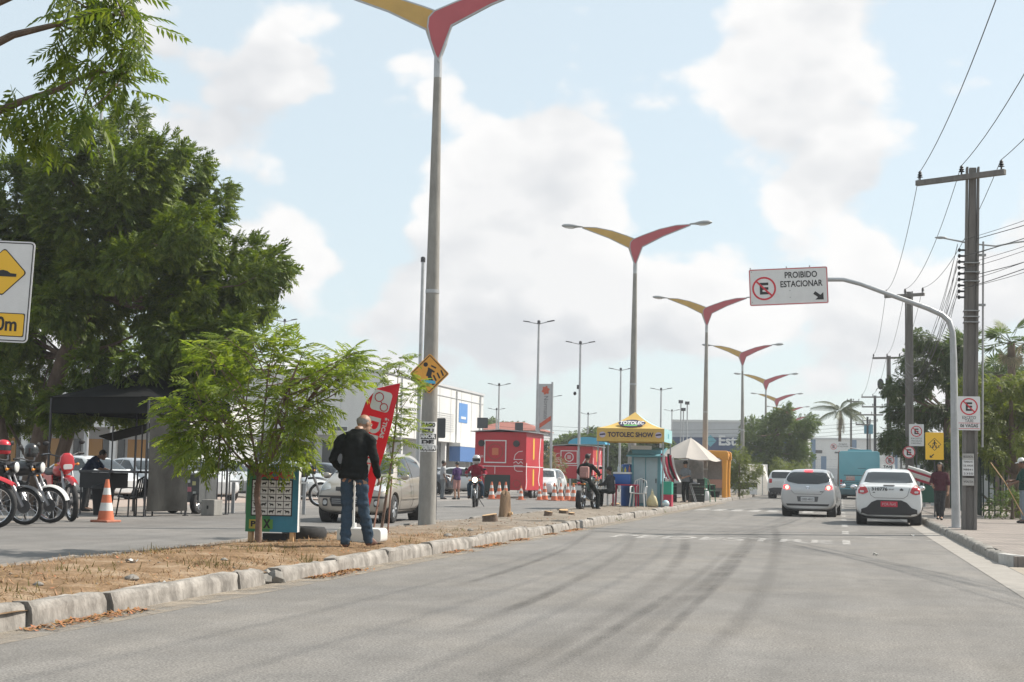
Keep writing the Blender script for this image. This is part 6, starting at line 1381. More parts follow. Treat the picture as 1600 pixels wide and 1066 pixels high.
mb = MB(); mb.tube([(0.75, .1, -.1), (.8, .1, 1.4), (1.1, .15, 2.6), (2.0, .2, 4.2)], [.20, .17, .15, .09], 10); mb.build('second_stem', m_bark, t, smooth=True)
mb = MB(); mb.tube([(-0.6, -.1, 0), (-.75, -.1, 1.6), (-1.2, 0, 3.0), (-2.0, 0, 4.6)], [.17, .15, .13, .08], 10); mb.build('third_stem', m_bark, t, smooth=True)
# neem sapling by the placard
B = gnd(403, 852, .14); B.z = med_z(B.x, B.y)-0.02
fk = at(405, 745, B.y)
TIPS = [(330, 640), (300, 610), (285, 660), (310, 700), (270, 620), (345, 575), (370, 540), (395, 530), (430, 525), (450, 540), (470, 560), (420, 570), (390, 590), (350, 620), (440, 600), (480, 610), (500, 640), (515, 590), (535, 575), (470, 650), (430, 650), (380, 650), (340, 680), (300, 560), (325, 545), (460, 690), (410, 690), (490, 575), (360, 700), (290, 690), (450, 620), (400, 620), (265, 650), (505, 665), (300, 722), (340, 735), (275, 690), (320, 672), (462, 662), (482, 702), (440, 722), (372, 722), (560, 560), (548, 556), (555, 585), (540, 600), (288, 705)]
t = thing('neem_sapling', 'young bright green neem tree growing in front of the animal placard', 'tree', B)
mb = MB(); mb.tube([(0, 0, 0), Vector((0.0, 0, .35)), (fk-B)*0.75+Vector((-.03, 0, 0)), fk-B], [.05, .042, .04, .036], 10); mb.build('trunk', mat('sapling_bark', (0.17, 0.11, 0.085), 0.9, var=0.3, scale=14, bump=0.4), t, smooth=True)
bb = MB(); P_, D_ = [], []
mains = [(at(440, 640, B.y)-B, .028), (at(345, 650, B.y+.3)-B, .022), (at(375, 600, B.y-.3)-B, .022), (at(500, 600, B.y+.2)-B, .024), (at(420, 570, B.y)-B, .02), (at(455, 590, B.y-.4)-B, .02), (at(310, 640, B.y-.4)-B, .018)]
for q, r in mains: bb.tube(curve(fk-B, q, 0.10, 7, .05), [r*(1-.08*i) for i in range(8)], 8)
for x, y in TIPS+[(x+rnd.uniform(-20, 20), y+rnd.uniform(-20, 20)) for x, y in TIPS]:
    q = at(x, y, B.y+rnd.uniform(-.75, .75))-B; src = min([m_[0] for m_ in mains], key=lambda k: (k-q).length); src = src.lerp(fk-B, rnd.uniform(0.0, .35))
    bb.tube(curve(src, q, .05, 4), [.011, .009, .008, .006, .004], 5)
    n = 9; a = NR.uniform(0, 2*np.pi, n); o = np.stack([np.cos(a), np.sin(a), NR.uniform(-.5, .9, n)], 1); ax = np.array((q-src).normalized())
    P_.append(np.array(q)+NR.normal(0, .05, (n, 3))-ax*NR.uniform(0, .28, n)[:, None]); D_.append(o*0.9+ax*0.5)
br = bb.build('branches', MATS['sapling_bark'], t, smooth=True); br['kind'] = 'stuff'
P_ = np.concatenate(P_); D_ = np.concatenate(D_); foliage('crown', m_neemyoung, t, [pinnate(7, 0.36, 0.105, 0.030, d, s) for d, s in ((.7, 31), (1.1, 32), (.45, 33))], P_, D_, NR.uniform(.75, 1.2, len(P_)))
for px in (590, 612):      # leaning stakes are built with the thin sapling below
    pass
# the plume reaching right, beyond the flag
# thin staked sapling
B2 = gnd(595, 830, .13); B2.z = med_z(B2.x, B2.y)-.02
t = thing('thin_sapling', 'thin staked sapling with sparse leaves between the flag and the lamp', 'tree', B2)
ST = [B2-B2, at(603, 780, B2.y)-B2, at(612, 720, B2.y)-B2, at(620, 650, B2.y)-B2, at(622, 580, B2.y)-B2]
mb = MB(); mb.tube(ST, [.028, .025, .02, .014, .006], 8); mb.build('trunk', MATS['sapling_bark'], t, smooth=True)
P_, D_ = [], []; bb = MB()
for x, y in [(612, 570), (625, 565), (640, 590), (655, 600), (600, 590), (620, 610), (640, 620), (605, 630), (630, 645), (615, 660), (645, 660), (608, 680), (630, 690), (600, 655), (620, 720), (598, 715), (610, 750)]:
    q = at(x, y, B2.y+rnd.uniform(-.3, .3))-B2; src = min(ST[1:], key=lambda k: (k-q).length+max(0, k.z-q.z)); bb.tube(curve(src, q, .05, 4), [.008, .007, .006, .005, .003], 5)
    n = 15; a = NR.uniform(0, 2*np.pi, n); o = np.stack([np.cos(a), np.sin(a), NR.uniform(-.3, .6, n)], 1); P_.append(np.array(q)+NR.normal(0, .05, (n, 3))); D_.append(o)
br = bb.build('branches', MATS['sapling_bark'], t, smooth=True); br['kind'] = 'stuff'
P_ = np.concatenate(P_); D_ = np.concatenate(D_); foliage('crown', m_neemyoung, t, T_NEEM, P_, D_, NR.uniform(.6, 1.05, len(P_)))
for i, (x0, x1) in enumerate(((583, 597), (606, 612))):
    mb = MB(); a = gnd(x0, 832, .13)-B2; b = at(x1, 745, B2.y)-B2; mb.tube([a, b], .016, 6); mb.build('stake', mat('stake_wood', (0.2, 0.1, 0.07), .9, var=.2), t)
# near neem whose boughs hang in at the top left; its trunk stands on the median just outside the view
B3 = Vector((-7.35, 9.2, 0.1)); t = thing('overhanging_neem', 'neem boughs with yellow tipped leaves hanging over the median', 'tree', B3)
mb = MB(); tp = [Vector((0, 0, -.1)), Vector((.05, 0, 1.2)), Vector((.0, -.05, 2.4)), Vector((.15, -.1, 3.4)), Vector((.1, 0, 4.6))]; mb.tube(tp, [.13, .115, .10, .085, .05], 10); mb.build('trunk', m_bark, t, smooth=True)
bb = MB(); P_, D_ = [], []
bows = []
for pts, s0 in (([(-40, 85), (20, 55), (90, 38), (150, 20), (195, 25)], 3), ([(-40, 190), (30, 160), (90, 140), (150, 110), (190, 120)], 2), ([(-40, 20), (60, -25), (150, -40), (205, -20)], 3)):
    q = [at(x, y, 9.2)-B3 for x, y in pts]; bb.tube([tp[s0]]+q, [.05, .035, .028, .02, .014, .007][:len(q)+1], 8); bows.append(q)
allq = [k for b in bows for k in b]
for x, y in [(x_, y_) for x_ in range(20, 262, 33) for y_ in range(-40, 232, 34)]:
    x += rnd.uniform(-14, 14); y += rnd.uniform(-14, 14)
    if x < 90 and y < 95 or (x > 215 and y > 150) or (y > 175 and x > 110) or (x < 60 and y > 60 and y < 110): continue
    if (x-140)**2/100**2+(y-50)**2/125**2 > 1.0: continue
    q = at(x, y, 9.2+rnd.uniform(-.5, .5))-B3; src = min(allq, key=lambda k: (k-q).length); bb.tube(curve(src, q, .05, 3), [.007, .006, .005, .003], 5)
    n = 6; a = NR.uniform(0, 2*np.pi, n); o = np.stack([np.cos(a), np.sin(a)*.7, NR.uniform(-1.1, .25, n)], 1); P_.append(np.array(q)+NR.normal(0, .03, (n, 3))); D_.append(o)
for x, y in ((20, 150), (10, 190), (45, 185), (75, 200), (60, 220), (25, 215)):
    q = at(x, y-20, 9.2)-B3; n = 4; a = NR.uniform(0, 2*np.pi, n); P_.append(np.array(q)+NR.normal(0, .03, (n, 3))); D_.append(np.stack([np.cos(a)*.8, np.sin(a)*.5, NR.uniform(-1.2, -.3, n)], 1))
br = bb.build('branches', m_bark, t, smooth=True); br['kind'] = 'stuff'
P_ = np.concatenate(P_); D_ = np.concatenate(D_); foliage('crown', m_neemnear, t, [pinnate(7, 0.33, 0.098, 0.026, d, s) for d, s in ((.5, 41), (.8, 42), (.3, 43))], P_, D_, NR.uniform(.7, 1.15, len(P_)))
# right hand trees beyond the fence
m_tierleaf = leafmat('tier_leaf', (0.036, 0.062, 0.018), (0.075, 0.110, 0.026), .3)
b = at(1478, 760, 62); b.z = 0
L1 = [(1445, 530), (1470, 545), (1425, 565), (1500, 545), (1460, 580), (1410, 600), (1440, 605), (1485, 600), (1515, 590), (1400, 640), (1430, 640), (1465, 640), (1500, 640), (1405, 675), (1440, 680), (1480, 690), (1510, 680), (1425, 705), (1460, 720), (1395, 610), (1530, 640), (1490, 570), (1395, 690), (1500, 720)]
tree('spreading_tree', 'dark spreading tree with tiered boughs behind the yellow pedestrian sign', b, [((0, 0, 0), .22), ((0, 0, 2), .17), ((.1, 0, 4), .12), ((.1, 0, 6), .06)], px_lobes(L1+[(x+rnd.uniform(-12, 12), y+rnd.uniform(-10, 10)) for x, y in L1], 62, (1465, 620), 2.2, 1.25, 0.42, up=0.0, flat=True), T_BIG, m_tierleaf, 230, 0.75, limb_r=.07, fork=.3)
b = at(1592, 760, 47); b.z = 0
L2 = [(1530, 630), (1560, 605), (1592, 600), (1620, 610), (1510, 660), (1545, 655), (1580, 640), (1610, 650), (1500, 690), (1535, 690), (1570, 680), (1600, 690), (1555, 715), (1590, 720), (1640, 640), (1525, 600), (1620, 700)]
tree('bushy_tree', 'lighter green bushy tree leaning over the dark green railing', b, [((0, 0, 0), .16), ((-.1, 0, 1.4), .12), ((-.2, 0, 2.6), .09), ((-.2, 0, 3.8), .05)], px_lobes(L2+[(x+rnd.uniform(-12, 12), y+rnd.uniform(-10, 10)) for x, y in L2], 47, (1580, 670), 1.6, 1.0, 0.42, up=0.0, flat=True), T_BIG, m_limeleaf, 230, 0.6, limb_r=.05, fork=.3)
b = at(1560, 760, 76); b.z = 0
L3 = [(rnd.uniform(1480, 1690), rnd.uniform(575, 735)) for i in range(46)]
tree('backdrop_tree', 'deep green tree filling the gap beneath the fan palms', b, [((0, 0, 0), .2), ((0, 0, 3), .14), ((0, 0, 6), .06)], px_lobes(L3, 76, (1560, 660), 2.5, 1.8, 0.8), T_BIG, m_midleaf, 150, .9, limb_r=.07, fork=.3)
# leafy tree down the median, shrubs, far trees
b = at(1207, 770, 113); b.z = 0
L4 = [(1165, 690), (1180, 670), (1200, 665), (1215, 660), (1235, 668), (1250, 680), (1262, 662), (1190, 695), (1215, 690), (1240, 700), (1255, 715), (1165, 715), (1185, 725), (1210, 720), (1230, 735), (1195, 745), (1160, 740), (1250, 700), (1222, 650)]
tree('median_tree', 'round leafy tree on the median before the blue banded building', b, [((0, 0, 0), .2), ((0, 0, 1.5), .16), ((.1, 0, 3.2), .12), ((.1, 0, 4.6), .06)], px_lobes(L4+[(x+rnd.uniform(-10, 10), y+rnd.uniform(-8, 8)) for x, y in L4], 113, (1207, 725), 2.0, 1.5, 0.62, up=.5), T_BIG, m_midleaf, 150, 1.0, limb_r=.07, fork=.3)
def bush(label, px, py0, py1, Y, w, n, m, tm=None, sc=0.8, z0=0.1, name='shrub'):
    b = at(px, py1, Y); b.z = z0; zt = at(px, py0, Y).z-z0; L = []
    for i in range(n):
        a = rnd.uniform(0, 6.28); rr = w*0.5*math.sqrt(rnd.random()); L.append((b+Vector((rr*math.cos(a), rr*math.sin(a), zt*rnd.uniform(.25, .88))), Vector((math.cos(a)*rr, math.sin(a)*rr, .6)), zt*.42, w*.26))
    return tree(name, label, b, [((0, 0, -.05), .07), ((0, 0, zt*.3), .05), ((0, 0, zt*.7), .03)], L, tm or T_BIG, m, 150, sc, limb_r=.03, fork=0, cat='shrub' if name == 'shrub' else 'tree')
bush('bright green shrub beside the orange inflatable frame', 1155, 693, 770, 84, 1.7, 16, m_limeleaf, sc=.5)
bush('low yellow green shrub behind the white off-roader', 1238, 722, 770, 108, 3.0, 14, m_limeleaf, sc=.5)
bush('clipped green shrub at the foot of the dark railing', 1582, 764, 808, 44.5, 1.5, 12, m_midleaf, sc=.35)
bush('small shrub behind the dark railing beside the clipped shrub', 1600, 765, 806, 46, 1.2, 10, m_limeleaf, sc=.35)
bush('pale flowering bush behind the red food trailer', 852, 700, 745, 84, 2.2, 12, mat('flowering', (0.30, 0.22, 0.12), .7, col2=(.12, .15, .04), scale=2, island=.3, trans=.3), sc=.5)
FT = 'far trees on the skyline'
for i, (px, y0, Y, w, n, lab) in enumerate(((872, 682, 170, 8, 12, 'distant tree between the two red trailers'), (915, 676, 175, 7, 12, 'distant tree above the smaller red trailer'), (950, 690, 150, 7, 12, 'distant tree behind the left edge of the yellow tent'), (1000, 690, 140, 7, 12, 'distant tree behind the yellow tent and teal kiosk'), (773, 645, 190, 5, 12, 'small distant tree by the corner of the white store'), (1150, 650, 205, 8, 12, 'dark distant tree rising above the blue banded building'), (1185, 655, 205, 7, 12, 'dark distant tree right of the blue banded building'), (1225, 660, 230, 6, 10, 'distant tree beyond the leafy median tree'))):
    o = bush(lab, px, y0, 752, Y, w, n, m_darkleaf if i > 4 else m_midleaf, T_FAR, 1.1, name='distant_tree'); o['group'] = FT
# palms
def frond(L, droop, seed, lw=0.05, ll=0.55, n=26):
    r = np.random.default_rng(seed); Q = []
    def c(t): return np.array([0, L*(t-0.18*droop*t*t), L*(0.25*t-droop*0.55*t*t)])
    for i in range(n):
        t = 0.12+0.88*i/n; b = c(t); d0 = c(min(1, t+.02))-c(t-.02); d0 /= np.linalg.norm(d0)
        for s in (-1, 1):
            d = np.array([s*0.75, 0, -0.55-.3*r.random()])+d0*0.6; d /= np.linalg.norm(d); l = ll*(math.sin(math.pi*(0.12+.82*t))*.7+.3); w = d0*lw*.5
            Q.append([b-w, b+w, b+d*l+w*.2, b+d*l-w*.2])
    w = np.array([.03, 0, 0])
    for i in range(5): Q.append([c(i/5)-w, c(i/5)+w, c((i+1)/5)+w*.7, c((i+1)/5)-w*.7])
    return np.array(Q, np.float32)
m_palm = leafmat('palm_leaf', (0.045, 0.065, 0.022), (0.085, 0.10, 0.035), .2); m_palmdry = leafmat('dry_palm', (0.22, 0.19, 0.12), (0.28, 0.24, 0.15), .2)
b = at(1311, 740, 140); b.z = 0; top = at(1313, 643, 140)-b
t = thing('coconut_palm', 'wind blown coconut palm standing before the white far building', 'palm', b)
mb = MB(); mb.tube([(0, 0, -.2), (.05, 0, top.z*.4), (top.x*.7, 0, top.z*.8), top], [.20, .15, .13, .12], 10); mb.build('trunk', m_bark, t, smooth=True)
n = 17; az = np.array([2*math.pi*i/n+rnd.uniform(-.15, .15) for i in range(n)]); D = np.stack([np.cos(az)+.35, np.sin(az), np.array([(.75, .3, -.1)[i % 3] for i in range(n)])], 1)
foliage('crown', m_palm, t, [frond(3.0, d, 50+i, .09, .7) for i, d in enumerate((.7, 1.0, 1.3))], np.tile(np.array(top), (n, 1)), D, NR.uniform(.8, 1.1, n))
foliage('dead_fronds', m_palmdry, t, [frond(2.3, .9, 60)], np.tile(np.array(top)-np.array([0, 0, .15]), (3, 1)), np.array([[.35, .2, -1.2], [-.15, -.3, -1.3], [.2, -.4, -1.2]]), NR.uniform(.8, 1.1, 3))
def fan(r, n=11, seed=0):
    q = []
    for i in range(n):
        a = R(-105+210*i/n); a2 = R(-105+210*(i+.74)/n); am = (a+a2)/2; p = lambda a_, k: np.array([math.sin(a_)*k, math.cos(a_)*k, -.18*k*k/r])
        q.append([p(am, .02), p(a, r*.55), p(am, r*(1+.10*math.sin(i*3.1))), p(a2, r*.55)])
    return np.array(q, np.float32)
def fan_palm(label, px, py, Y, r, pal=m_midleaf):
    c = at(px, py, Y); b = Vector((c.x, Y, 0)); t = thing('fan_palm', label, 'palm', b, 0, 'fan palms behind the railing'); top = c-b
    mb = MB(); mb.tube([(0, 0, -.1), (0, 0, top.z*.5), top], [.22, .19, .17], 10); mb.build('trunk', m_bark, t, smooth=True)
    n = 20; az = NR.uniform(0, 6.28, n); el = NR.uniform(-.35, 1.2, n); D = np.stack([np.cos(az)*np.cos(el), np.sin(az)*np.cos(el), np.sin(el)], 1); P = np.array(top)+D*r*.7
    foliage('crown', pal, t, [fan(r*.75)], P, D, NR.uniform(.75, 1.1, n))
    st = MB()
    for i in range(n): st.tube([top, Vector(P[i])], .015, 4)
    s_ = st.build('leaf_stalks', m_palm, t); s_['kind'] = 'stuff'
    n = 9; az = NR.uniform(0, 6.28, n); D = np.stack([np.cos(az)*.4, np.sin(az)*.4, -np.ones(n)], 1); P = np.array(top)+np.stack([np.cos(az)*.25, np.sin(az)*.25, -NR.uniform(.1, .9, n)], 1)
    foliage('dead_skirt', m_palmdry, t, [fan(r*.6)], P, D, NR.uniform(.7, 1.0, n))
fan_palm('tall fan palm with a skirt of dry fronds', 1580, 535, 70, 1.05)
fan_palm('lower fan palm showing beside the dark utility pole', 1505, 548, 76, 1.0)
fan_palm('fan palm half hidden in the deep green tree', 1560, 585, 73, 0.9)
# ------------------------------------------------------------------ stalls and street clutter
m_tarp = mat('black_tarp', (0.010, 0.0105, 0.011), 0.8, spec=.12, var=0.2, scale=3, bump=0.3, bscale=6); m_plasticsheet = mat('grey_plastic_sheet', (0.022, 0.022, 0.020), 0.6, spec=.25, var=0.5, scale=2.5, bump=0.6, bscale=5)
def canopy(mb, w, d, z0, z1, zv, sag=0.12, n=10):
    """pyramid tent roof w by d, eaves z0, peak z1, with a valance down to zv"""
    def f(u, v):
        x, y = (u-.5)*w, (v-.5)*d; k = max(abs(2*u-1), abs(2*v-1)); return Vector((x, y, z0+(z1-z0)*(1-k)-sag*math.sin(math.pi*k)*(0.6+.4*abs(abs(2*u-1)-abs(2*v-1)))))
    mb.sheet(f, n, n); return mb
def wavy(p0, p1, z0, z1, amp, n=14, fr=3.0, ph=0.0):
    p0, p1 = Vector(p0), Vector(p1); d = (p1-p0).normalized(); nn = Vector((-d.y, d.x, 0)); mb = MB()
    mb.sheet(lambda u, v: p0.lerp(p1, u)+Vector((0, 0, z0+(z1-z0)*v))+nn*amp*(math.sin(u*fr*6.28+ph)+.5*math.sin(u*fr*14+v*5))*(1.1-v), n, 8); return mb
# black tent with a hanging sheet
A = gnd(225, 808); RZ = R(-11)
t = thing('black_tent', 'black pop up tent with a sagging side sheet under the neem', 'tent', (A.x, A.y, 0), RZ)
W_, D_ = 2.8, 3.2
mb = canopy(MB(), W_+.1, D_+.1, 2.72, 3.45, 0); o = mb.build('roof', m_tarp, t, smooth=True, thick=.01); o.location = (-W_/2, D_/2, 0)
for a, b in (((0, 0), (-W_, 0)), ((0, 0), (0, D_)), ((-W_, D_), (0, D_)), ((-W_, 0), (-W_, D_))):
    mb = wavy((a[0], a[1], 0), (b[0], b[1], 0), 2.34, 2.73, .015, 16, 4); mb.build('valance', m_tarp, t, smooth=True, thick=.004)
for x, y in ((0, 0), (0, 1.55), (0, D_), (-W_, 0), (-W_, D_)):
    mb = MB(); mb.bb(x-.02, x+.02, y-.02, y+.02, 0, 2.7); mb.bb(x-.05, x+.05, y-.05, y+.05, 0, .02); mb.build('post', m_darkmetal, t)
mb = MB(); mb.sheet(lambda u, v: Vector((.03+.05*math.sin(u*9+v*3)*(1-v), .02+1.55*u*(1-.10*(1-v)*math.sin(u*3)), .12+2.3*v-.22*math.sin(math.pi*u)*v)), 18, 18); mb.build('side_sheet', m_plasticsheet, t, smooth=True, thick=.004)
mb = MB(); mb.sheet(lambda u, v: Vector((-2.1+2.0*u, .9+.5*v, 1.85+.42*u-.10*v)), 6, 4); mb.build('inner_awning', m_tarp, t, thick=.03)
# stall counter, bin, chair, bags
t = thing('stall_counter', 'black stall counter on thin legs inside the black tent', 'counter', (A.x-.95, A.y+.75, 0), RZ)
mb = MB(); mb.bb(-1.0, .7, -.35, .35, .98, 1.03); mb.build('top', m_darkmetal, t, bevel=.008)
mb = MB(); mb.bb(-.98, -.1, -.33, .33, .62, .975); mb.build('grill_tray', m_black, t, bevel=.01)
for x, y in ((-.95, -.3), (.65, -.3), (-.95, .3), (.65, .3)): mb = MB(); mb.cyl((x, y, 0), (x, y, .98), .02); mb.build('leg', m_darkmetal, t)
for x in (-.5, .35): mb = MB(); mb.cyl((x, .2, 1.03), (x, .2, 2.1), .018); mb.build('rod', m_darkmetal, t)
t = thing('plastic_bin', 'dark plastic bin beneath the stall counter', 'bin', (A.x-1.35, A.y+.6, 0), RZ); mb = MB(); mb.lathe([(.20, 0), (.26, .58), (.28, .60), (.28, .63), (.24, .63)], 16); mb.build('tub', m_black, t, smooth=True); mb = MB(); mb.lathe([(.27, .63), (.27, .66), (.1, .72)], 16); mb.build('lid', m_black, t, smooth=True)
def plastic_chair(label, loc, rz, m, group=None, sc=1.0):
    t = thing('plastic_chair', label, 'chair', loc, rz, group); t.scale = (sc, sc, sc)
    mb = MB(); mb.sheet(lambda u, v: Vector(((u-.5)*.42*(1+.08*v), -.21+.44*v, .44-.02*math.sin(math.pi*u)*math.sin(math.pi*v)+.015*(2*u-1)**2)), 6, 6); mb.build('seat', m, t, smooth=True, thick=.018)
    for x, y in ((-.20, .20), (.20, .20), (-.19, -.20), (.19, -.20)): mb = MB(); mb.tube([(x, y, .43), (x*1.22, y*1.18, 0)], [(.025, .018), (.02, .016)], 8); mb.build('leg', m, t, smooth=True)
    mb = MB(); mb.tube([(-.20, -.20, .42), (-.215, -.25, .65), (-.17, -.29, .83), (0, -.31, .90), (.17, -.29, .83), (.215, -.25, .65), (.20, -.20, .42)], [(.016, .025)]*7, 8); fr = mb.build('back_frame', m, t, smooth=True)
    for i in range(4): x = -.12+.08*i; mb = MB(); mb.tube([(x*.9, -.215, .45), (x, -.27, .66), (x*.9, -.30, .865-.35*x*x)], [(.006, .022)]*3, 6); mb.build('back_slat', m, t, smooth=True)
    for s in (-1, 1): mb = MB(); mb.tube([(s*.215, -.25, .64), (s*.25, -.05, .65), (s*.25, .12, .63), (s*.235, .19, .45)], [(.012, .025)]*4, 8); mb.build('arm_rest', m, t, smooth=True)
    return t
plastic_chair('dark plastic chair in front of the stall counter', (A.x-.35, A.y+.05, 0), R(150), m_black)
t = thing('paper_bag', 'white paper bag hanging inside the black tent', 'bag', (A.x-.12, A.y+.55, 1.55), RZ); mb = MB(); mb.prism([(-.14, 0), (.14, 0), (.12, .38), (-.10, .40)], -.05, .05); mb.build('bag', m_signwhite, t, bevel=.02); mb = MB(); mb.tube([(-.06, 0, .38), (0, 0, .55), (.06, 0, .38)], .006, 5); mb.build('handle', m_signwhite, t)
def cone(label, loc, s=1.0, group=None, tilt=0):
    t = thing('traffic_cone', label, 'cone', loc, rnd.uniform(0, 1.5), group); t.scale = (s, s, s); t.rotation_euler = (R(tilt), 0, rnd.uniform(0, 1.5))
    mb = MB(); mb.box((0, 0, .02), (.38, .38, .04)); mb.build('base', mat('cone_base', (0.42, 0.16, 0.10), .8, var=.2), t, bevel=.015)
    rr = lambda z: .145-.115*(z-.04)/.71
    cols = [(0.04, .20, 0), (.20, .34, 1), (.34, .48, 0), (.48, .60, 1), (.60, .75, 0)]
    for z0, z1, w in cols:
        mb = MB(); mb.lathe([(rr(z0), z0), (rr(z1), z1)], 16); mb.build('white_band' if w else 'orange_band', mat('cone_white', (.62, .62, .6), .7, var=.1) if w else mat('cone_orange', (.55, .15, .07), .7, var=.15, scale=6), t, smooth=True)
    return t
g = gnd(165, 816); cone('tall orange and white traffic cone standing before the black tent', (g.x, g.y, 0), 1.15)
# grey cart behind the tent
g = gnd(300, 803); t = thing('food_cart', 'grey sheet metal cart with stickers beside the black tent', 'cart', (g.x-.2, g.y+.4, 0), R(-8))
mb = MB(); mb.bb(-.45, .45, -.4, .4, .28, .96); bd = mb.build('body', mat('cart_grey', (.12, .125, .125), .5, .3, var=.15), t, bevel=.01); mb = MB(); mb.bb(-.5, .5, -.45, .45, .965, 1.0); mb.build('lid', m_greymetal, t, bevel=.008)
for i, (x, z, w, h, c) in enumerate(((-.15, .72, .06, .18, (.7, .7, .68)), (.12, .6, .22, .12, (.6, .2, .25)), (.3, .75, .1, .1, (.65, .62, .3)), (.32, .45, .09, .2, (.6, .62, .6)), (.15, .8, .08, .08, (.7, .7, .7)))): mb = MB(); mb.prism(rrect(w, h, .01, 2, x, z), -.404, -.4); mb.build('sticker', mat('sticker%d' % i, c, .6), bd)
a_, b_, c_ = wheel_meshes(.26, .14)
for s in (-1, 1):
    o = bpy.data.objects.new('wheel', a_); COL.objects.link(o); o.parent = t; o.location = (s*.35, -.30, .26)
    for me, mm in ((a_, m_rubber), (b_, m_rim)):
        if not me.materials: me.materials.append(mm)
    q = bpy.data.objects.new('rim', b_); COL.objects.link(q); q.parent = o
    mb = MB(); mb.cyl((s*.38, .3, 0), (s*.38, .3, .3), .02); mb.build('leg', m_darkmetal, t)
g = gnd(325, 806); t = thing('concrete_block', 'square concrete block with a hole in its face', 'block', (g.x, g.y+.2, 0), R(-12))
mb = MB(); mb.bb(-.19, .19, -.17, .17, 0, .38); mb.build('block', m_concrete, t, bevel=.02); mb = MB(); mb.prism(rrect(.05, .08, .01, 2, 0, .2), -.174, -.16); mb.build('hole', m_gap, t)
# short grey posts with a rail, thin stakes
g0 = gnd(318, 803); g1 = at(372, 800, g0.y+1.5)
t = thing('bike_rail', 'row of short grey posts joined by a white rail', 'railing', (g0.x+.3, g0.y+1.1, 0), R(14))
for i in range(6): mb = MB(); mb.bb(i*.36-.04, i*.36+.04, -.04, .04, 0, .78); mb.build('post', m_greymetal, t, bevel=.008)
mb = MB(); mb.bb(-.08, 1.9, -.05, .05, .782, .83); mb.build('rail', m_white, t)
for i, px in enumerate((290, 300, 322, 338, 345, 357, 283)):
    g = at(px, 800, 33.5+.5*(i % 3)); zt = at(px, (700, 665, 690, 680, 715, 705, 690)[i], g.y).z
    t = thing('iron_stake', 'thin iron stake standing among the posts by the grey cart', 'stake', (g.x, g.y, 0), 0, 'thin iron stakes'); mb = MB(); mb.cyl((0, 0, 0), (0, 0, zt), .016); mb.build('rod', m_darkmetal, t)
# ------------------------------------------------------------------ animal placard
g = gnd(423, 852, .13); t = thing('animal_placard', 'green and blue placard with a grid of animal pictures', 'placard', (g.x-.02, g.y+.05, med_z(g.x, g.y)-.01), R(8))
pw, ph, pz = .70, .86, .13
m_pgreen = mat('placard_green', (0.04, 0.20, 0.08), .6, var=.15, scale=5); m_pblue = mat('placard_blue', (0.035, 0.20, 0.30), .6, var=.15, scale=5)
mb = MB(); mb.bb(-pw/2, pw/2, 0, .16, pz, pz+ph); bd = mb.build('box', m_white, t, bevel=.006)
mb = MB(); mb.bb(-pw/2, -.02, -.006, -.001, pz, pz+ph); mb.build('green_panel', m_pgreen, t)
mb = MB(); mb.bb(-.0195, pw/2, -.006, -.001, pz, pz+ph); mb.build('blue_panel', m_pblue, t)
gx0, gx1, gz0, gz1 = -.27, .26, pz+.22, pz+.68
mb = MB(); mb.bb(gx0-.012, gx1+.012, -.008, -.0062, gz0-.012, gz1+.012); mb.build('grid_frame', m_signblack, t)
arn = random.Random(12)
for r_ in range(5):
    for c_i in range(5):
        x0 = gx0+(gx1-gx0)*c_i/5; x1 = gx0+(gx1-gx0)*(c_i+1)/5; z0 = gz0+(gz1-gz0)*r_/5; z1 = gz0+(gz1-gz0)*(r_+1)/5
        mb = MB(); mb.bb(x0+.004, x1-.004, -.0105, -.0082, z0+.004, z1-.004); cell = mb.build('picture_cell', m_signwhite, t)
        cx_, cz_ = (x0+x1)/2, (z0+z1)/2; a = MB(); k = arn.uniform(.8, 1.1); fl = arn.choice((-1, 1))   # a small animal: body, head, legs, tail
        body = [(cx_+fl*k*px, cz_+k*pz_) for px, pz_ in ((-.030, .006), (-.024, .016), (0, .017), (.016, .016), (.022, .026), (.034, .027), (.038, .018), (.028, .010), (.022, -.004), (.020, -.022), (.014, -.022), (.012, -.006), (-.014, -.006), (-.018, -.022), (-.024, -.022), (-.025, -.004), (-.037, -.012))]
        if fl < 0: body = body[::-1]
        a.prism(body, -.0125, -.0105); a.build('animal_figure', m_signblack, cell)
lettering('FAÇA A SUA APOSTA', .062, mat('placard_cream', (.62, .58, .35), .6), t, (0, -.0075, pz+.815), width=.60, bold=.002)
lettering('AQUI', .12, m_signred, t, (.05, -.0075, pz+.745), width=.46, bold=.006)
mb = MB(); mb.bb(-.30, -.16, -.009, -.0062, pz+.04, pz+.16); mb.build('yellow_patch', mat('placard_yellow', (.45, .36, .06), .6), t)
mb = MB(); mb.bb(-.15, .02, -.009, -.0062, pz+.035, pz+.165); mb.build('logo_patch', mat('placard_lime', (.10, .28, .06), .6), t)
lettering('PI', .10, m_signblack, t, (-.23, -.0105, pz+.10), width=.09, bold=.004); lettering('X', .15, m_signblack, t, (-.06, -.0105, pz+.10), width=.10, bold=.008)
for x in (-.29, .27):
    for y in (.03, .13): mb = MB(); mb.bb(x-.025, x+.025, y-.02, y+.02, 0, pz-.002); mb.build('foot', m_wood, t)
mb = MB(); mb.bb(-.12, .2, .02, .14, .02, pz-.02); mb.build('ballast', m_black, t)
# half buried tyre behind it
g = gnd(478, 848, .13); t = thing('old_tyre', 'worn black tyre lying half buried behind the placard', 'tyre', (g.x-.12, g.y+.25, med_z(g.x, g.y)-.02)); M_ = Matrix.Identity(4); mb = MB(); mb.lathe([(.17, 0), (.28, 0), (.31, .05), (.31, .13), (.28, .18), (.17, .18), (.19, .09)], 22, close=True); mb.build('tread', m_rubber, t, smooth=True)
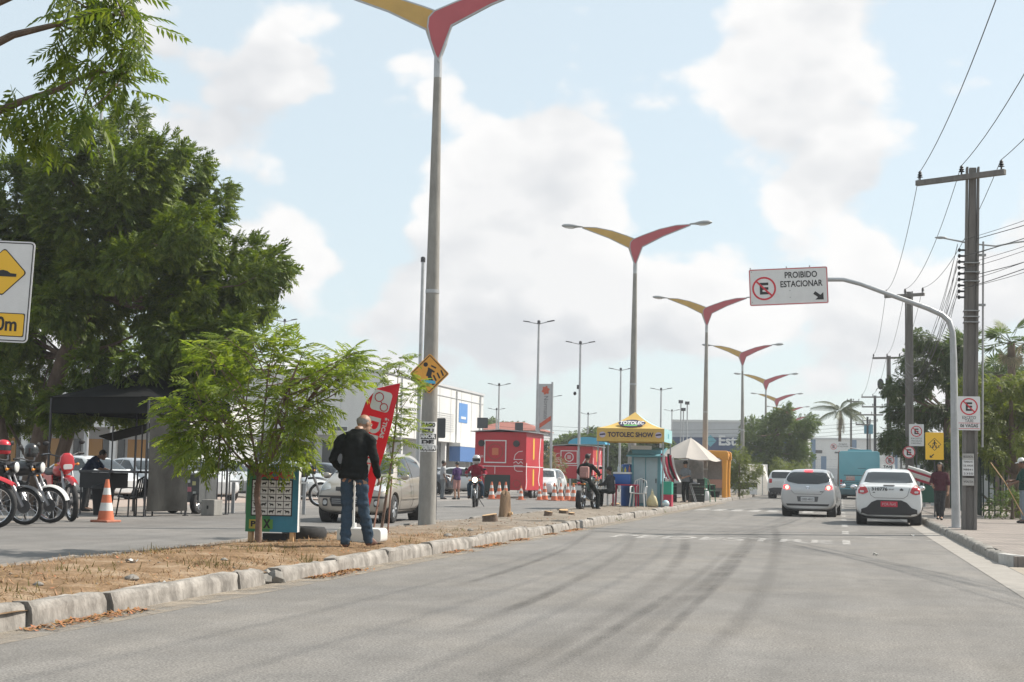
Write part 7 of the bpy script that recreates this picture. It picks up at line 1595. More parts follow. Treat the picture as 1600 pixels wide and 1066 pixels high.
# ------------------------------------------------------------------ feather flag
g = gnd(562, 851, .13); fy = g.y
t = thing('feather_flag', 'red feather flag with white eyeglasses logo on a white base', 'flag', (g.x, g.y, med_z(g.x, g.y)-.005), R(3))
mb = MB(); mb.prism(rrect(.62, .19, .05, 4, .03, .10), -.18, .20); bs = mb.build('base_tank', m_whitep, t, bevel=.02, smooth=True)
b0 = Vector((g.x, g.y, med_z(g.x, g.y)-.005)); F = lambda x, y: at(x, y, fy)-b0
arc = [F(552, 828), F(553, 780), F(555, 720), F(558, 690), F(564, 655), F(573, 630), F(587, 612), F(605, 603), F(625, 599)]
inv = Matrix.Rotation(-R(3), 4, 'Z'); arc = [inv @ p for p in arc]
mb = MB(); mb.cyl((arc[0].x, 0, .18), (arc[0].x, 0, .26), .045); mb.build('socket', m_whitep, t)
mb = MB(); mb.tube([Vector((arc[0].x, 0, .15))]+arc, [.018]*4+[.014, .012, .010, .008, .007, .006], 8); mb.build('pole', m_whitep, t, smooth=True)
edge = [inv @ F(x, y) for x, y in ((578, 790), (590, 745), (604, 700), (612, 668), (617, 640), (621, 620), (625, 600))]
left = [inv @ F(x, y) for x, y in ((565, 770), (555, 722), (556, 690), (562, 655), (572, 628), (590, 607), (624, 599.5))]
def flagpt(u, v):
    k = v*6; i = min(5, int(k)); f_ = k-i; a = left[i].lerp(left[i+1], f_); b = edge[i].lerp(edge[i+1], f_); p = a.lerp(b, u); p.y += -.02+.035*math.sin(u*3.0+v*5)*u; return p
m_flag = mat('flag_red', (0.58, 0.045, 0.07), .7, trans=.4, var=.06, scale=3)
mb = MB(); mb.sheet(flagpt, 12, 30); fl = mb.build('sail', m_flag, t, smooth=True, thick=.003)
ux = (inv @ F(604, 640)-inv @ F(589, 635)).normalized(); 
def on_flag(poly_obj, c, ang, dy=-.045):
    M = Matrix.Translation((c.x, c.y+dy, c.z)) @ Matrix.Rotation(ang, 4, 'Y'); poly_obj.data.transform(M); return poly_obj
ANG = R(14)
c = inv @ F(597, 627); mb = MB(); mb.prism(rrect(.27, .28, .05), -.002, 0); lg = on_flag(mb.build('logo_panel', m_signwhite, fl), c, ANG)
mb = MB(); ring(mb, .066, .012, 20, -.005, -.002, -.04, .045); ring(mb, .058, .012, 20, -.005, -.002, .06, -.075); mb.prism(obliq((-.005, -.005), (.022, -.035), .012), -.005, -.002); mb.prism(obliq((-.08, .085), (-.055, .11), .012), -.005, -.002); on_flag(mb.build('glasses_symbol', m_flag, lg), c, ANG)
VERT = Matrix.Rotation(R(90), 4, 'Y') @ FACE
def flagtext(s, size, wd, px, py, bold):
    o = lettering(s, size, m_signwhite, fl, (0, 0, 0), M=VERT, width=wd, bold=bold); return on_flag(o, inv @ F(px, py), ANG, -.05)
flagtext('DINIZ', .26, .86, 576, 698, .010); flagtext('ÓTICAS', .075, .30, 601, 668, .003)
# ------------------------------------------------------------------ cut logs
def log(label, px, py, r, h, tilt=0, group='sawn log pieces on the median'):
    g = gnd(px, py, .13); zb = med_z(g.x, g.y) if -8.3 < g.x < -5.6 else 0.1; t = thing('sawn_log', label, 'log', (g.x, g.y, zb-.01), rnd.uniform(0, 3), group); t.rotation_euler = (R(tilt), R(tilt*.6), rnd.uniform(0, 3))
    mb = MB(); n = 14; mb.lathe([(r*1.05, 0), (r*.98, h*.5), (r, h-.006)], n); mb.v = [(x*(1+.12*math.sin(math.atan2(y, x)*3)), y*(1+.1*math.cos(math.atan2(y, x)*4)), z+(.35*h*(x/r)*.25 if z > h*.6 else 0)) for x, y, z in mb.v]; mb.build('bark_ring', m_bark, t, smooth=True, ang=50)
    mb = MB(); mb.lathe([(r*.94, h-.004), (r*.94, h+.006)], n); mb.v = [(x*(1+.12*math.sin(math.atan2(y, x)*3)), y*(1+.1*math.cos(math.atan2(y, x)*4)), z+.35*h*(x/r)*.25) for x, y, z in mb.v]; mb.build('cut_face', m_wood, t)
log('short thick sawn log beside the upright stump', 766, 814, .17, .15, -6); log('small grey log piece left of the stopped motorcycle', 856, 806, .10, .12, 8); log('sawn log disc with a pale cut face near the stopped motorcycle', 881, 803, .13, .10, -5); log('small log end next to the pale log disc', 893, 804, .08, .06, 6); log('flat sawn disc beneath the white chair', 962, 788, .16, .06, -4)
g = gnd(788, 809, .13); t = thing('tree_stump', 'upright weathered tree stump with a ragged top', 'stump', (g.x, g.y, .12)); mb = MB(); n = 14
mb.lathe([(.15, -.05), (.135, .15), (.125, .35), (.12, .5), (.10, .56), (.05, .58)], n); r2 = random.Random(3); mb.v = [(x*(1+.16*math.sin(math.atan2(y, x)*3+z*2)), y*(1+.16*math.sin(math.atan2(y, x)*3+z*2)), z+(r2.uniform(-.05, .07) if z > .45 else 0)) for x, y, z in mb.v]; mb.build('stem', mat('stump_wood', (.17, .115, .075), .9, col2=(.30, .2, .12), scale=9, bump=.6, stretch=(2, 2, .4)), t, smooth=True)
mb = MB(); mb.tube([(.12, -.03, .1), (.2, -.04, .12)], [.045, .03], 8); mb.build('knot', m_wood, t)
# ------------------------------------------------------------------ red food trailers
m_fred = mat('trailer_red', (0.42, 0.018, 0.030), .5, var=.10, scale=1.2); m_fdark = mat('trailer_skirt', (0.02, 0.035, 0.033), .7); m_fyel = mat('trailer_yellow', (.65, .42, .04), .5)
def burger(parent, x, z, s, y):
    """simple white line drawing: bun, filling and base, wrapped round the corner"""
    mb = MB()
    def poly(P, w=.035):
        for i in range(len(P)-1): mb.prism(obliq(P[i], P[i+1], w*s), y-.006-.0004*(i % 2), y-.001)
    poly([(x-.42*s, z+.12*s), (x-.36*s, z+.38*s), (x-.16*s, z+.56*s), (x+.1*s, z+.60*s)]); poly([(x-.45*s, z+.1*s), (x+.12*s, z+.1*s)]); poly([(x-.46*s, z-.12*s), (x-.3*s, z-.02*s), (x-.15*s, z-.16*s), (x, z-.02*s), (x+.12*s, z-.14*s)])
    poly([(x-.44*s, z-.26*s), (x+.12*s, z-.26*s)]); poly([(x-.40*s, z-.3*s), (x-.36*s, z-.52*s), (x-.22*s, z-.6*s), (x+.12*s, z-.6*s)])
    o = mb.build('burger_drawing', m_signwhite, parent); o['kind'] = 'stuff'
def trailer(label, loc, rz, w, l, z0, z1, big):
    t = thing('food_trailer', label, 'trailer', loc, rz)
    mb = MB(); mb.bb(-w/2, w/2, 0, l, z0, z1); bd = mb.build('box', m_fred, t, bevel=.02)
    mb = MB(); mb.sheet(lambda u, v: Vector((-w/2-.18+(w+.36)*u, -.22+(l+.44)*v, z1+.03+.10*(1-abs(2*u-1)))), 8, 2); mb.build('roof', m_steel, t, thick=.035)
    for x, y in ((-w/2+.1, .06), (w/2-.1, .06)):
        mb = MB(); mb.cyl((x, y, 0), (x, y, z0), .03); mb.build('jack', m_darkmetal, t)
    a_, b_, c_ = wheel_meshes(.30, .18)
    for s in (-1, 1):
        for yy in (l*.45, l*.45+.7):
            o = bpy.data.objects.new('wheel', a_); COL.objects.link(o); o.parent = t; o.location = (s*(w/2-.12), yy, .30)
            for me, mm in ((a_, m_rubber), (b_, m_rim)):
                if not me.materials: me.materials.append(mm)
            q = bpy.data.objects.new('rim', b_); COL.objects.link(q); q.parent = o
    # serving hatch frame, round lamps, stripes
    hx, hz, hw, hh = -.25*w*.4, z0+(z1-z0)*.66, w*.40, (z1-z0)*.36
    for (x0, x1, za, zb) in ((hx-hw/2-.04, hx+hw/2+.04, hz+hh/2, hz+hh/2+.05), (hx-hw/2-.04, hx+hw/2+.04, hz-hh/2-.05, hz-hh/2), (hx-hw/2-.04, hx-hw/2+.01, hz-hh/2, hz+hh/2), (hx+hw/2-.01, hx+hw/2+.04, hz-hh/2, hz+hh/2)):
        mb = MB(); mb.bb(x0, x1, -.03, -.002, za, zb); mb.build('hatch_frame', m_white, t)
    mb = MB(); ring(mb, hh*.40, .05, 20, -.008, -.002, hx, hz); mb.build('logo_ring', mat('logo_brown', (.25, .04, .03), .5) if big else m_signwhite, t)
    mb = MB(); mb.prism(rrect(hh*.32, hh*.34, .03, 3, hx, hz), -.008, -.002); mb.build('logo_mark', mat('logo_orange', (.5, .14, .06), .5) if big else mat('logo_pale', (.5, .3, .3), .5), t)
    zl = z0+(z1-z0)*.40
    mb = MB(); mb.bb(-w/2+.05, w/2, -.008, -.002, zl, zl+.035); mb.build('stripe', m_signwhite, t)
    if big:
        for x in (-w*.37, w*.31): mb = MB(); mb.lathe([(.16, 0), (.16, .06), (.12, .07)], 16, Matrix.Translation((x, -.002, z0+(z1-z0)*.80)) @ Matrix.Rotation(math.pi/2, 4, 'X')); mb.build('round_lamp', m_signblack, t, smooth=True)
        mb = MB(); mb.bb(-w*.30, w*.20, -.012, -.003, z0-.05, z0+(z1-z0)*.26); mb.build('dark_panel', m_fdark, t)
        burger(t, w*.40, z0+(z1-z0)*.50, .80, 0)
        mb = MB(); ring(mb, .20, .04, 16, -.008, -.002, w*.33, z0+.30); mb.build('small_logo', MATS['logo_brown'], t)
        mb = MB(); mb.bb(-.10*w-.012, -.10*w+.012, -.010, -.002, zl-.35, zl); mb.build('drip_line', m_signwhite, t)
        lettering('lanches', .22, m_signwhite, t, (-w*.42, -.004, z0+(z1-z0)*.58), width=.45)
    else:
        burger(t, -w*.36, z0+(z1-z0)*.6, .6, 0); mb = MB(); mb.prism(strip([(.25*w, zl+.15), (.33*w, zl+.5), (.45*w, zl+.75)], .05), -.008, -.002); mb.build('swoosh', m_signwhite, t)
    # right side: yellow emblems and white edge ribbons
    SX = Matrix.Rotation(math.pi/2, 4, 'Z')
    def side(poly, m, nm, d=.006): mb = MB(); mb.prism(poly, -w/2-d, -w/2-.001, SX); mb.build(nm, m, t)
    side(rrect(.28, (z1-z0)*.38, .12, 4, l*.42, z0+(z1-z0)*.72), m_fyel, 'yellow_emblem'); side(rrect(.28, (z1-z0)*.30, .12, 4, l*.42, z0+(z1-z0)*.22), m_fyel, 'yellow_emblem')
    side(strip([(l*.8, z0+.1), (l*.72, z0+.5), (l*.78, z0+1.0), (l*.74, z0+1.5), (l*.82, z1-.2)], .12), m_signwhite, 'white_ribbon'); side(strip([(.05, z0+.05), (.2, z0+.4), (.08, z0+.8), (.12, z0+1.3)], .10), m_signwhite, 'white_ribbon'); side([(0.02, zl), (l-.02, zl), (l-.02, zl+.035), (.02, zl+.035)], m_signwhite, 'stripe', .008)
    return t
g = gnd(790, 778); trailer('tall red food trailer with a burger drawing on its corner', (at(781, 750, 69).x, 69, 0), R(-2), 2.55, 3.6, .38, 3.15, True)
trailer('smaller red food trailer farther behind the row of cones', (at(895, 740, 90).x, 90, 0), R(-2), 2.5, 3.0, .95, 2.95, False)
q = at(834, 750, 74); car('hatch', 'parked_car', 'white hatchback parked against the tall red food trailer', 'car', (q.x+.2, 76, 0), R(180), m_carwhite, group='cars parked in the lot at the left')
for i, (px, py, Y, lab) in enumerate(((768, 776, 0, 'red and white cone left of the upright stump'), (780, 775, 0, 'red and white cone behind the oncoming rider'), (790, 774, 0, 'red and white cone right behind the stump'), (814, 776, 0, 'dull cone at the corner of the tall trailer'), (843, 777, 0, 'short dull cone beside the white hatchback'), (851, 776, 0, 'taller dull cone beside the white hatchback'), (866, 775, 0, 'pale cone before the smaller trailer'), (876, 775, 0, 'bright cone between two others before the smaller trailer'), (887, 775, 0, 'bright cone at the wheel of the smaller trailer'), (896, 774, 0, 'cone half hidden by the stopped rider'))):
    g = at(px, py, 64.5+.5*(i % 3)); cone(lab, (g.x, g.y, 0), 1.05 if i not in (3, 4) else .85, 'cones around the food trailers')
# ------------------------------------------------------------------ yellow tent with kiosk
m_tyel = mat('tent_yellow', (0.66, 0.45, 0.13), .65, trans=.15, var=.06, scale=2); m_tcyan = mat('tent_cyan', (0.36, 0.60, 0.62), .65, trans=.15, var=.08, scale=3)
fr = gnd(1035, 793, .13); TW = 2.2; TX = fr.x-TW/2; TY = fr.y
t = thing('yellow_tent', 'yellow peaked tent with dark lettering on its valance', 'tent', (TX, TY+TW/2, .13))
zE, zP, zV = 2.62, 3.22, 2.18
def face(i, m):
    mb = MB()
    def f(u, v):
        a = (u-.5)*TW*1.04*(1-v); b = -TW*.52*(1-v); z = zE+(zP-zE)*v-.10*math.sin(math.pi*v)*(1)
        return Vector((a, b, z))
    mb.sheet(f, 8, 8); o = mb.build('roof_panel', m, t, smooth=True, thick=.006); o.rotation_euler = (0, 0, math.pi/2*i); return o
rf = None
for i, m in ((0, m_tyel), (1, m_tcyan), (2, m_tyel), (3, m_tcyan)): o = face(i, m); rf = rf or o
for i, m in ((0, m_tyel), (1, m_tcyan), (2, m_tyel), (3, m_tcyan)):
    mb = MB(); mb.sheet(lambda u, v: Vector(((u-.5)*TW*1.04, -TW*.52-.004*math.sin(u*20), zV+(zE-zV)*v)), 14, 2); o = mb.build('valance', m, t, smooth=True, thick=.004); o.rotation_euler = (0, 0, math.pi/2*i)
    if i == 0: v0 = o
    if i == 1: v1 = o
m_ink = mat('tent_ink', (.03, .025, .06), .6)
lettering('TOTOLEC SHOW', .22, m_ink, v0, (0, -TW*.52-.012, (zV+zE)/2), width=1.55, bold=.006)
for s in (-1, 1):
    mb = MB(); P = [(s*.95+.11*math.cos(a), (zV+zE)/2+.10*math.sin(a)) for a in [2*math.pi*i/18 for i in range(18)]]; mb.prism(P, -TW*.52-.012, -TW*.52-.006); e = mb.build('emblem', mat('emblem_lilac', (.5, .45, .55), .6), v0); mb = MB(); mb.prism(obliq((s*.95-.09, (zV+zE)/2), (s*.95+.09, (zV+zE)/2+.02), .05), -TW*.52-.016, -TW*.52-.012); mb.build('emblem_band', m_ink, e)
mb = MB(); mb.prism(circ(.09, 14, 0, (zV+zE)/2), -TW*.52-.012, -TW*.52-.006); mb.build('swirl', mat('swirl_teal', (.08, .35, .42), .6), v1)
# logo on the sloping front panel
SL = Matrix.Translation((0, -TW*.52*.62-.03, zE+(zP-zE)*.38-.055)) @ Matrix.Rotation(R(-62), 4, 'X')
SLF = SL @ Matrix.Rotation(R(90), 4, 'X')
mb = MB(); P = [(.46*math.cos(a)*(1+.05*math.sin(5*a)), .27*math.sin(a)*(1+.08*math.cos(4*a))) for a in [2*math.pi*i/32 for i in range(32)]]
M_s = Matrix.Translation((0, -TW*.36-.04, zE+.17)) @ Matrix.Rotation(-R(62), 4, 'X')
mb.prism(P, -.012, -.004, M_s); lb = mb.build('logo_cloud', m_ink, rf)
o = lettering('TOTOLEC', .34, m_signwhite, lb, (0, -.014, .03), width=.82, bold=.012); o.data.transform(M_s)
mb = MB(); mb.prism([(-.25, -.19), (.2, -.19), (.2, -.11), (-.25, -.11)], -.016, -.012, M_s); mb.build('logo_bar', m_limeleaf if False else mat('logo_green', (.15, .45, .12), .6), lb)
for x, y in ((-1, -1), (1, -1), (-1, 1), (1, 1)): mb = MB(); mb.bb(x*TW/2-.02, x*TW/2+.02, y*TW/2-.02, y*TW/2+.02, -.02, 2.6); mb.build('post', m_greymetal, t)
# teal kiosk
m_teal = mat('kiosk_teal', (0.13, 0.30, 0.35), .55, var=.1, scale=2); m_paleblue = mat('kiosk_pale', (0.33, 0.43, 0.46), .55, var=.1, scale=2)
kx = at(1010, 740, TY+1.0).x; t = thing('teal_kiosk', 'teal street kiosk with pale double doors under the yellow tent', 'kiosk', (kx, TY+.75, .13))
mb = MB(); mb.bb(-.48, .52, 0, 1.0, 0, 1.92); bd = mb.build('cabinet', m_teal, t, bevel=.01)
for x0 in (-.40, .02): mb = MB(); mb.bb(x0, x0+.39, -.02, -.001, .12, 1.66); dr = mb.build('door', m_paleblue, t, bevel=.006); mb = MB(); mb.bb(x0+.33, x0+.36, -.05, -.02, .8, .95); mb.build('handle', m_darkmetal, dr)
mb = MB(); mb.add([(-.62, -.32, 1.72), (.62, -.32, 1.72), (.62, 1.05, 2.02), (-.62, 1.05, 2.02)], [(0, 1, 2, 3)]); mb.build('awning', m_teal, t, thick=.04)
mb = MB(); mb.bb(-.5, .2, -.05, .02, 1.93, 2.06); mb.build('roof_board', m_white, t)
# red table, cooler and bottles
tx = at(972, 770, TY+.15).x; t = thing('red_table', 'red plastic table holding a blue cooler box', 'table', (tx+.1, TY+.35, .13)); m_rp = mat('red_plastic', (.42, .03, .07), .45)
mb = MB(); mb.bb(-.42, .42, -.36, .36, .70, .74); mb.build('top', m_rp, t, bevel=.012)
for x, y in ((-.37, -.31), (.37, -.31), (-.37, .31), (.37, .31)): mb = MB(); mb.tube([(x, y, .70), (x*1.06, y*1.06, 0)], [(.035, .03), (.025, .022)], 8); mb.build('leg', m_rp, t, smooth=True)
t = thing('cooler_box', 'blue cooler box with a white lid on the red table', 'cooler', (tx-.02, TY+.35, .87)); m_cb = mat('cooler_blue', (.02, .10, .34), .4)
mb = MB(); mb.bb(-.29, .29, -.2, .2, 0, .34); mb.build('body', m_cb, t, bevel=.025, smooth=True); mb = MB(); mb.bb(-.30, .30, -.21, .21, .345, .41); mb.build('lid', m_whitep, t, bevel=.02, smooth=True)
for i, (x, h, c) in enumerate(((-.16, .26, (.55, .6, .62)), (-.04, .2, (.12, .16, .05)), (.06, .17, (.5, .45, .1)), (.2, .22, (.3, .1, .08)))):
    o = thing('bottle', ('clear bottle on the cooler lid', 'dark green bottle on the cooler lid', 'yellow bottle on the cooler lid', 'reddish bottle on the cooler lid')[i], 'bottle', (tx+x, TY+.35+.03*i, 1.285), 0, 'bottles on the cooler'); mb = MB(); mb.lathe([(.035, 0), (.038, h*.55), (.014, h*.8), (.014, h*.95)], 10); mb.build('glass', mat('bottle%d' % i, c, .15), o, smooth=True); mb = MB(); mb.lathe([(.016, h*.95), (.016, h)], 8); mb.build('cap', m_whitep, o)
t = thing('blue_crate', 'tall blue plastic drum behind the cooler', 'drum', (tx+.02, TY+1.1, .13)); mb = MB(); mb.lathe([(.18, 0), (.2, .05), (.2, .6), (.21, .63), (.2, .66), (.2, 1.35), (.18, 1.42), (.15, 1.42)], 18); mb.build('shell', m_cb, t, smooth=True); mb = MB(); mb.lathe([(.1, 1.42), (.1, 1.45)], 12); mb.build('bung', m_whitep, t)
plastic_chair('white plastic chair beside the seated customer', (at(946, 790, TY).x, TY-.1, .13), R(160), m_whitep, 'white plastic chairs at the yellow tent', 1.05)
plastic_chair('white plastic chair in front of the teal kiosk', (at(999, 790, TY).x, TY-.2, .13), R(175), m_whitep, 'white plastic chairs at the yellow tent', 1.05)
g = gnd(1019, 791, .13); t = thing('shopping_bag', 'pale yellow carrier bag slumped beside the white chair', 'bag', (at(1019, 790, TY-.15).x, TY-.15, .13)); t.scale = (.78, .78, .85); mb = MB(); mb.lathe([(.10, 0), (.24, .05), (.26, .2), (.18, .38), (.06, .52), (.05, .6)], 14); r2 = random.Random(8); mb.v = [(x*r2.uniform(.85, 1.12), y*r2.uniform(.8, 1.1)*.7, z*r2.uniform(.95, 1.05)) for x, y, z in mb.v]; mb.build('sack', mat('bag_yellow', (.5, .42, .2), .6, col2=(.55, .5, .35), scale=5), t, smooth=True, ang=80)
mb = MB(); mb.tube([(-.05, 0, .58), (-.02, 0, .72), (.05, 0, .58)], .012, 6); mb.build('handle', MATS['bag_yellow'], t, smooth=True)
g = gnd(1038, 791, .13); t = thing('plastic_ball', 'cyan and white ball at the foot of the tent post', 'ball', (at(1040, 790, TY-.1).x, TY-.1, .255)); mb = MB(); mb.ell((0, 0, 0), .125, 16, 12); mb.build('ball', mat('ball_cyan', (.15, .4, .5), .4, col2=(.6, .65, .65), scale=4), t, smooth=True); mb = MB(); mb.lathe([(.1265, -.014), (.1265, .014)], 18); mb.build('seam_band', m_whitep, t)
t = thing('goods_rack', 'rack of red and green goods under a red striped cloth by the kiosk', 'rack', (fr.x+.02, TY+.55, .13)); mb = MB(); mb.bb(-.12, .22, 0, .5, 0, .42); mb.build('red_crate', m_rp, t, bevel=.01); mb = MB(); mb.bb(-.12, .22, 0, .5, .425, .86); mb.build('green_crate', mat('crate_green', (.03, .32, .22), .5), t, bevel=.01)
for i, c in enumerate((m_rp, m_whitep, m_rp, m_signblack, m_rp, m_whitep)):
    mb = MB(); mb.sheet(lambda u, v: Vector((-.16+(i+u)*.075+.25*v*v, -.04+.03*math.sin(u*5+i+v*4), 1.80-.85*v-.05*(i % 3))), 2, 8); mb.build('cloth_strip', c, t, smooth=True, thick=.006)
# ------------------------------------------------------------------ parasol, vendor table, green chairs
g = gnd(1078, 786, .13); PY2 = g.y+.8; pc = at(1072, 700, PY2); t = thing('parasol', 'off white market parasol over the vendor', 'parasol', (pc.x, PY2, .13)); t.rotation_euler = (0, R(4), 0); m_para = mat('parasol_cloth', (.50, .46, .42), .8, var=.06, scale=3, trans=.15)
zt = at(1070, 684, PY2).z; ze = at(1076, 716, PY2).z; n = 8; rr = 1.28
for i in range(n):
    a0, a1 = 2*math.pi*i/n, 2*math.pi*(i+1)/n; mb = MB()
    mb.sheet(lambda u, v: Vector((rr*v*(math.cos(a0)*(1-u)+math.cos(a1)*u), rr*v*(math.sin(a0)*(1-u)+math.sin(a1)*u), zt-.13-(zt-ze)*v**1.1-.05*math.sin(math.pi*u)*v)), 6, 6); mb.build('panel', m_para, t, smooth=True, thick=.004)
    mb = MB(); mb.tube([(0, 0, zt-.16), (rr*math.cos(a0), rr*math.sin(a0), ze-.15)], .01, 5); mb.build('rib', m_greymetal, t)
mb = MB(); mb.cyl((0, 0, 0), (0, 0, zt-.05), .025); mb.build('pole', m_greymetal, t)
t = thing('vendor_table', 'folding table with covered dishes under the white parasol', 'table', (pc.x-.2, PY2-.2, .13)); mb = MB(); mb.bb(-.75, .75, -.35, .35, .76, .79); mb.build('top', m_greymetal, t)
for s in (-1, 1):
    for y in (-.28, .28): mb = MB(); mb.cyl((s*.65, y, 0), (s*.65-s*.25, y, .76), .016); mb.build('leg', m_greymetal, t)
for i, (x, r_, h, m) in enumerate(((-.5, .13, .2, m_chrome), (-.1, .16, .16, m_whitep), (.3, .12, .24, m_black), (.58, .1, .14, m_chrome))):
    o = thing('dish_pot', ('steel pot on the vendor table', 'white dish on the vendor table', 'tall black pot on the vendor table', 'small steel pot on the vendor table')[i], 'pot', (pc.x-.2+x, PY2-.2, .92), 0, 'pots on the vendor table'); mb = MB(); mb.lathe([(r_*.9, 0), (r_, h*.2), (r_, h), (r_*.95, h)], 14); mb.build('bowl', m, o, smooth=True); mb = MB(); mb.lathe([(r_*1.03, h), (r_*.6, h+.03), (.02, h+.06)], 14); mb.build('lid', m, o, smooth=True)
for i, (dx, dy, c_, lab) in enumerate(((-1.05, .3, (.02, .02, .022), 'dark stacked crate left of the vendor'), (-.75, .9, (.05, .055, .06), 'charcoal crate behind the vendor'), (.35, 1.0, (.03, .035, .03), 'dark crate near the green chairs'))):
    o = thing('storage_crate', lab, 'crate', (pc.x+dx, PY2+dy, .13), .2*i, 'crates under the parasol')
    for k_ in range(3):
        mb = MB(); mb.bb(-.28, .28, -.2, .2, k_*.33, k_*.33+.31); mb.build('crate_tier', mat('crate_dark%d' % i, c_, .6), o, bevel=.012)
        for z_ in (.08, .16, .24): mb = MB(); mb.bb(-.24, .24, -.206, -.2, k_*.33+z_-.02, k_*.33+z_+.01); mb.build('slot', m_black, o)
t = thing('menu_board', 'grey upright menu board behind the parasol vendor', 'board', (pc.x-.1, PY2+1.3, .13)); mb = MB(); mb.bb(-.7, .7, 0, .04, .7, 1.75); mb.build('panel', mat('menu_grey', (.20, .20, .19), .7, col2=(.34, .30, .28), scale=5), t)
for x in (-.6, .6): mb = MB(); mb.bb(x-.025, x+.025, .045, .09, 0, 1.7); mb.build('leg', m_darkmetal, t)
m_gp = mat('green_plastic', (.015, .13, .07), .45)
plastic_chair('green plastic chair to the right of the vendor', (at(1105, 780, 64).x, 64, .13), R(-20), m_gp, 'green plastic chairs', 1.12)
plastic_chair('green plastic chair turned away by the vendor table', (at(1092, 780, 66).x, 66, .13), R(160), m_gp, 'green plastic chairs', 1.1)
g = gnd(1103, 783, .13); t = thing('white_sack', 'tilted white sack standing at the median edge', 'sack', (g.x, g.y, .13)); t.rotation_euler = (0, R(-14), 0); mb = MB(); mb.lathe([(.14, 0), (.19, .1), (.18, .4), (.15, .52), (.13, .52)], 12); mb.v = [(x*1.2, y*.7, z) for x, y, z in mb.v]; mb.build('bag', m_signwhite, t, smooth=True); mb = MB(); mb.ell((0, 0, .5), (.15, .09, .06), 10, 6); mb.build('contents', m_fallen, t, smooth=True)
# ------------------------------------------------------------------ orange inflatable frame
g = gnd(1132, 778, .13); m_or = mat('inflatable_orange', (.62, .27, .03), .5, var=.06, scale=2)
t = thing('inflatable_frame', 'orange inflatable frame tent beside the bright shrub', 'tent', (g.x, g.y, .13))
for y in (0, 2.2):
    mb = MB(); mb.tube([(0, y, 0), (0, y, .75), (0, y, 1.5), (0, y, 2.0)], [(.15, .15), (.13, .13), (.14, .14), (.17, .17)], 12); mb.build('leg', m_or, t, smooth=True)
    mb = MB(); mb.tube([(-3.7, y, 0), (-3.7, y, .75), (-3.7, y, 1.5), (-3.7, y, 2.0)], [(.15, .15), (.13, .13), (.14, .14), (.17, .17)], 12); mb.build('leg', m_or, t, smooth=True)
    mb = MB(); mb.prism([(.20, 1.98), (.20, 2.36), (.12, 2.46), (-3.82, 2.46), (-3.9, 2.36), (-3.9, 1.98), (-3.5, 1.98), (-3.4, 2.12), (-.3, 2.10), (-.2, 1.98)], y-.17, y+.17); mb.build('beam', m_or, t, bevel=.05, smooth=True)
for x in (-.05, -3.6): mb = MB(); mb.tube([(x, 0, 2.24), (x, 1.1, 2.27), (x, 2.2, 2.24)], .17, 12); mb.build('side_beam', m_or, t, smooth=True)
mb = MB(); mb.sheet(lambda u, v: Vector((-3.5+3.4*u, 2.2*v, 2.45+.05*math.sin(math.pi*u))), 6, 4); mb.build('roof_cloth', m_or, t, smooth=True, thick=.005)
mb = MB(); mb.bb(-3.4, -.25, 2.35, 2.4, .1, 1.95); mb.build('back_panel', mat('panel_grey', (.24, .24, .23), .7, var=.15), t)
mb = MB(); mb.bb(-1.6, -.3, 2.30, 2.345, .5, .95); mb.build('banner', mat('banner_pink', (.5, .3, .24), .7), t)
t = thing('stacked_tubs', 'pile of dark tubs beneath the orange inflatable frame', 'tubs', (g.x-.8, g.y+.9, .13)); 
for i, (x, z) in enumerate(((-.3, 0), (.25, 0), (0, .34))): mb = MB(); mb.lathe([(.2, z), (.27, z+.3), (.28, z+.32), (.22, z+.32)], 14, Matrix.Translation((x, 0, 0))); mb.build('tub', m_black, t, smooth=True)
# ------------------------------------------------------------------ white awning tent further on
q = at(1174, 770, 96); t = thing('white_tent', 'small white canvas tent by the fourth street lamp', 'tent', (q.x, 96, .12)); m_canvas = mat('white_canvas', (.72, .71, .69), .8, var=.07, scale=2, trans=.4)
mb = MB(); mb.sheet(lambda u, v: Vector((-1.0+1.7*u, 2.4*v, 2.05-.12*u+.03*math.sin(u*7))), 6, 4); mb.build('roof', m_canvas, t, smooth=True, thick=.006)
mb = MB(); mb.sheet(lambda u, v: Vector((.7+.55*(1-v)+.04*math.sin(u*9), 2.4*u, 1.92*v)), 8, 8); mb.build('right_wall', m_canvas, t, smooth=True, thick=.006)
mb = MB(); mb.sheet(lambda u, v: Vector((-1.0+1.9*u, 2.4, 2.0*v)), 6, 4); mb.build('back_wall', m_canvas, t, smooth=True, thick=.006)
for x in (-1.0, .7): mb = MB(); mb.cyl((x, 0, 0), (x, 0, 2.03), .025); mb.build('post', m_greymetal, t)
t = thing('stall_grill', 'black grill box standing inside the small white tent', 'grill', (q.x-.15, 96.4, .12)); mb = MB(); mb.bb(-.75, .5, -.25, .3, .35, .8); mb.build('box', m_black, t, bevel=.02); mb = MB(); mb.bb(.0, .5, -.3, -.255, .05, .5); mb.build('white_front', m_white, t)
for x in (-.7, .45): mb = MB(); mb.cyl((x, .1, 0), (x, .1, .36), .02); mb.build('leg', m_darkmetal, t)
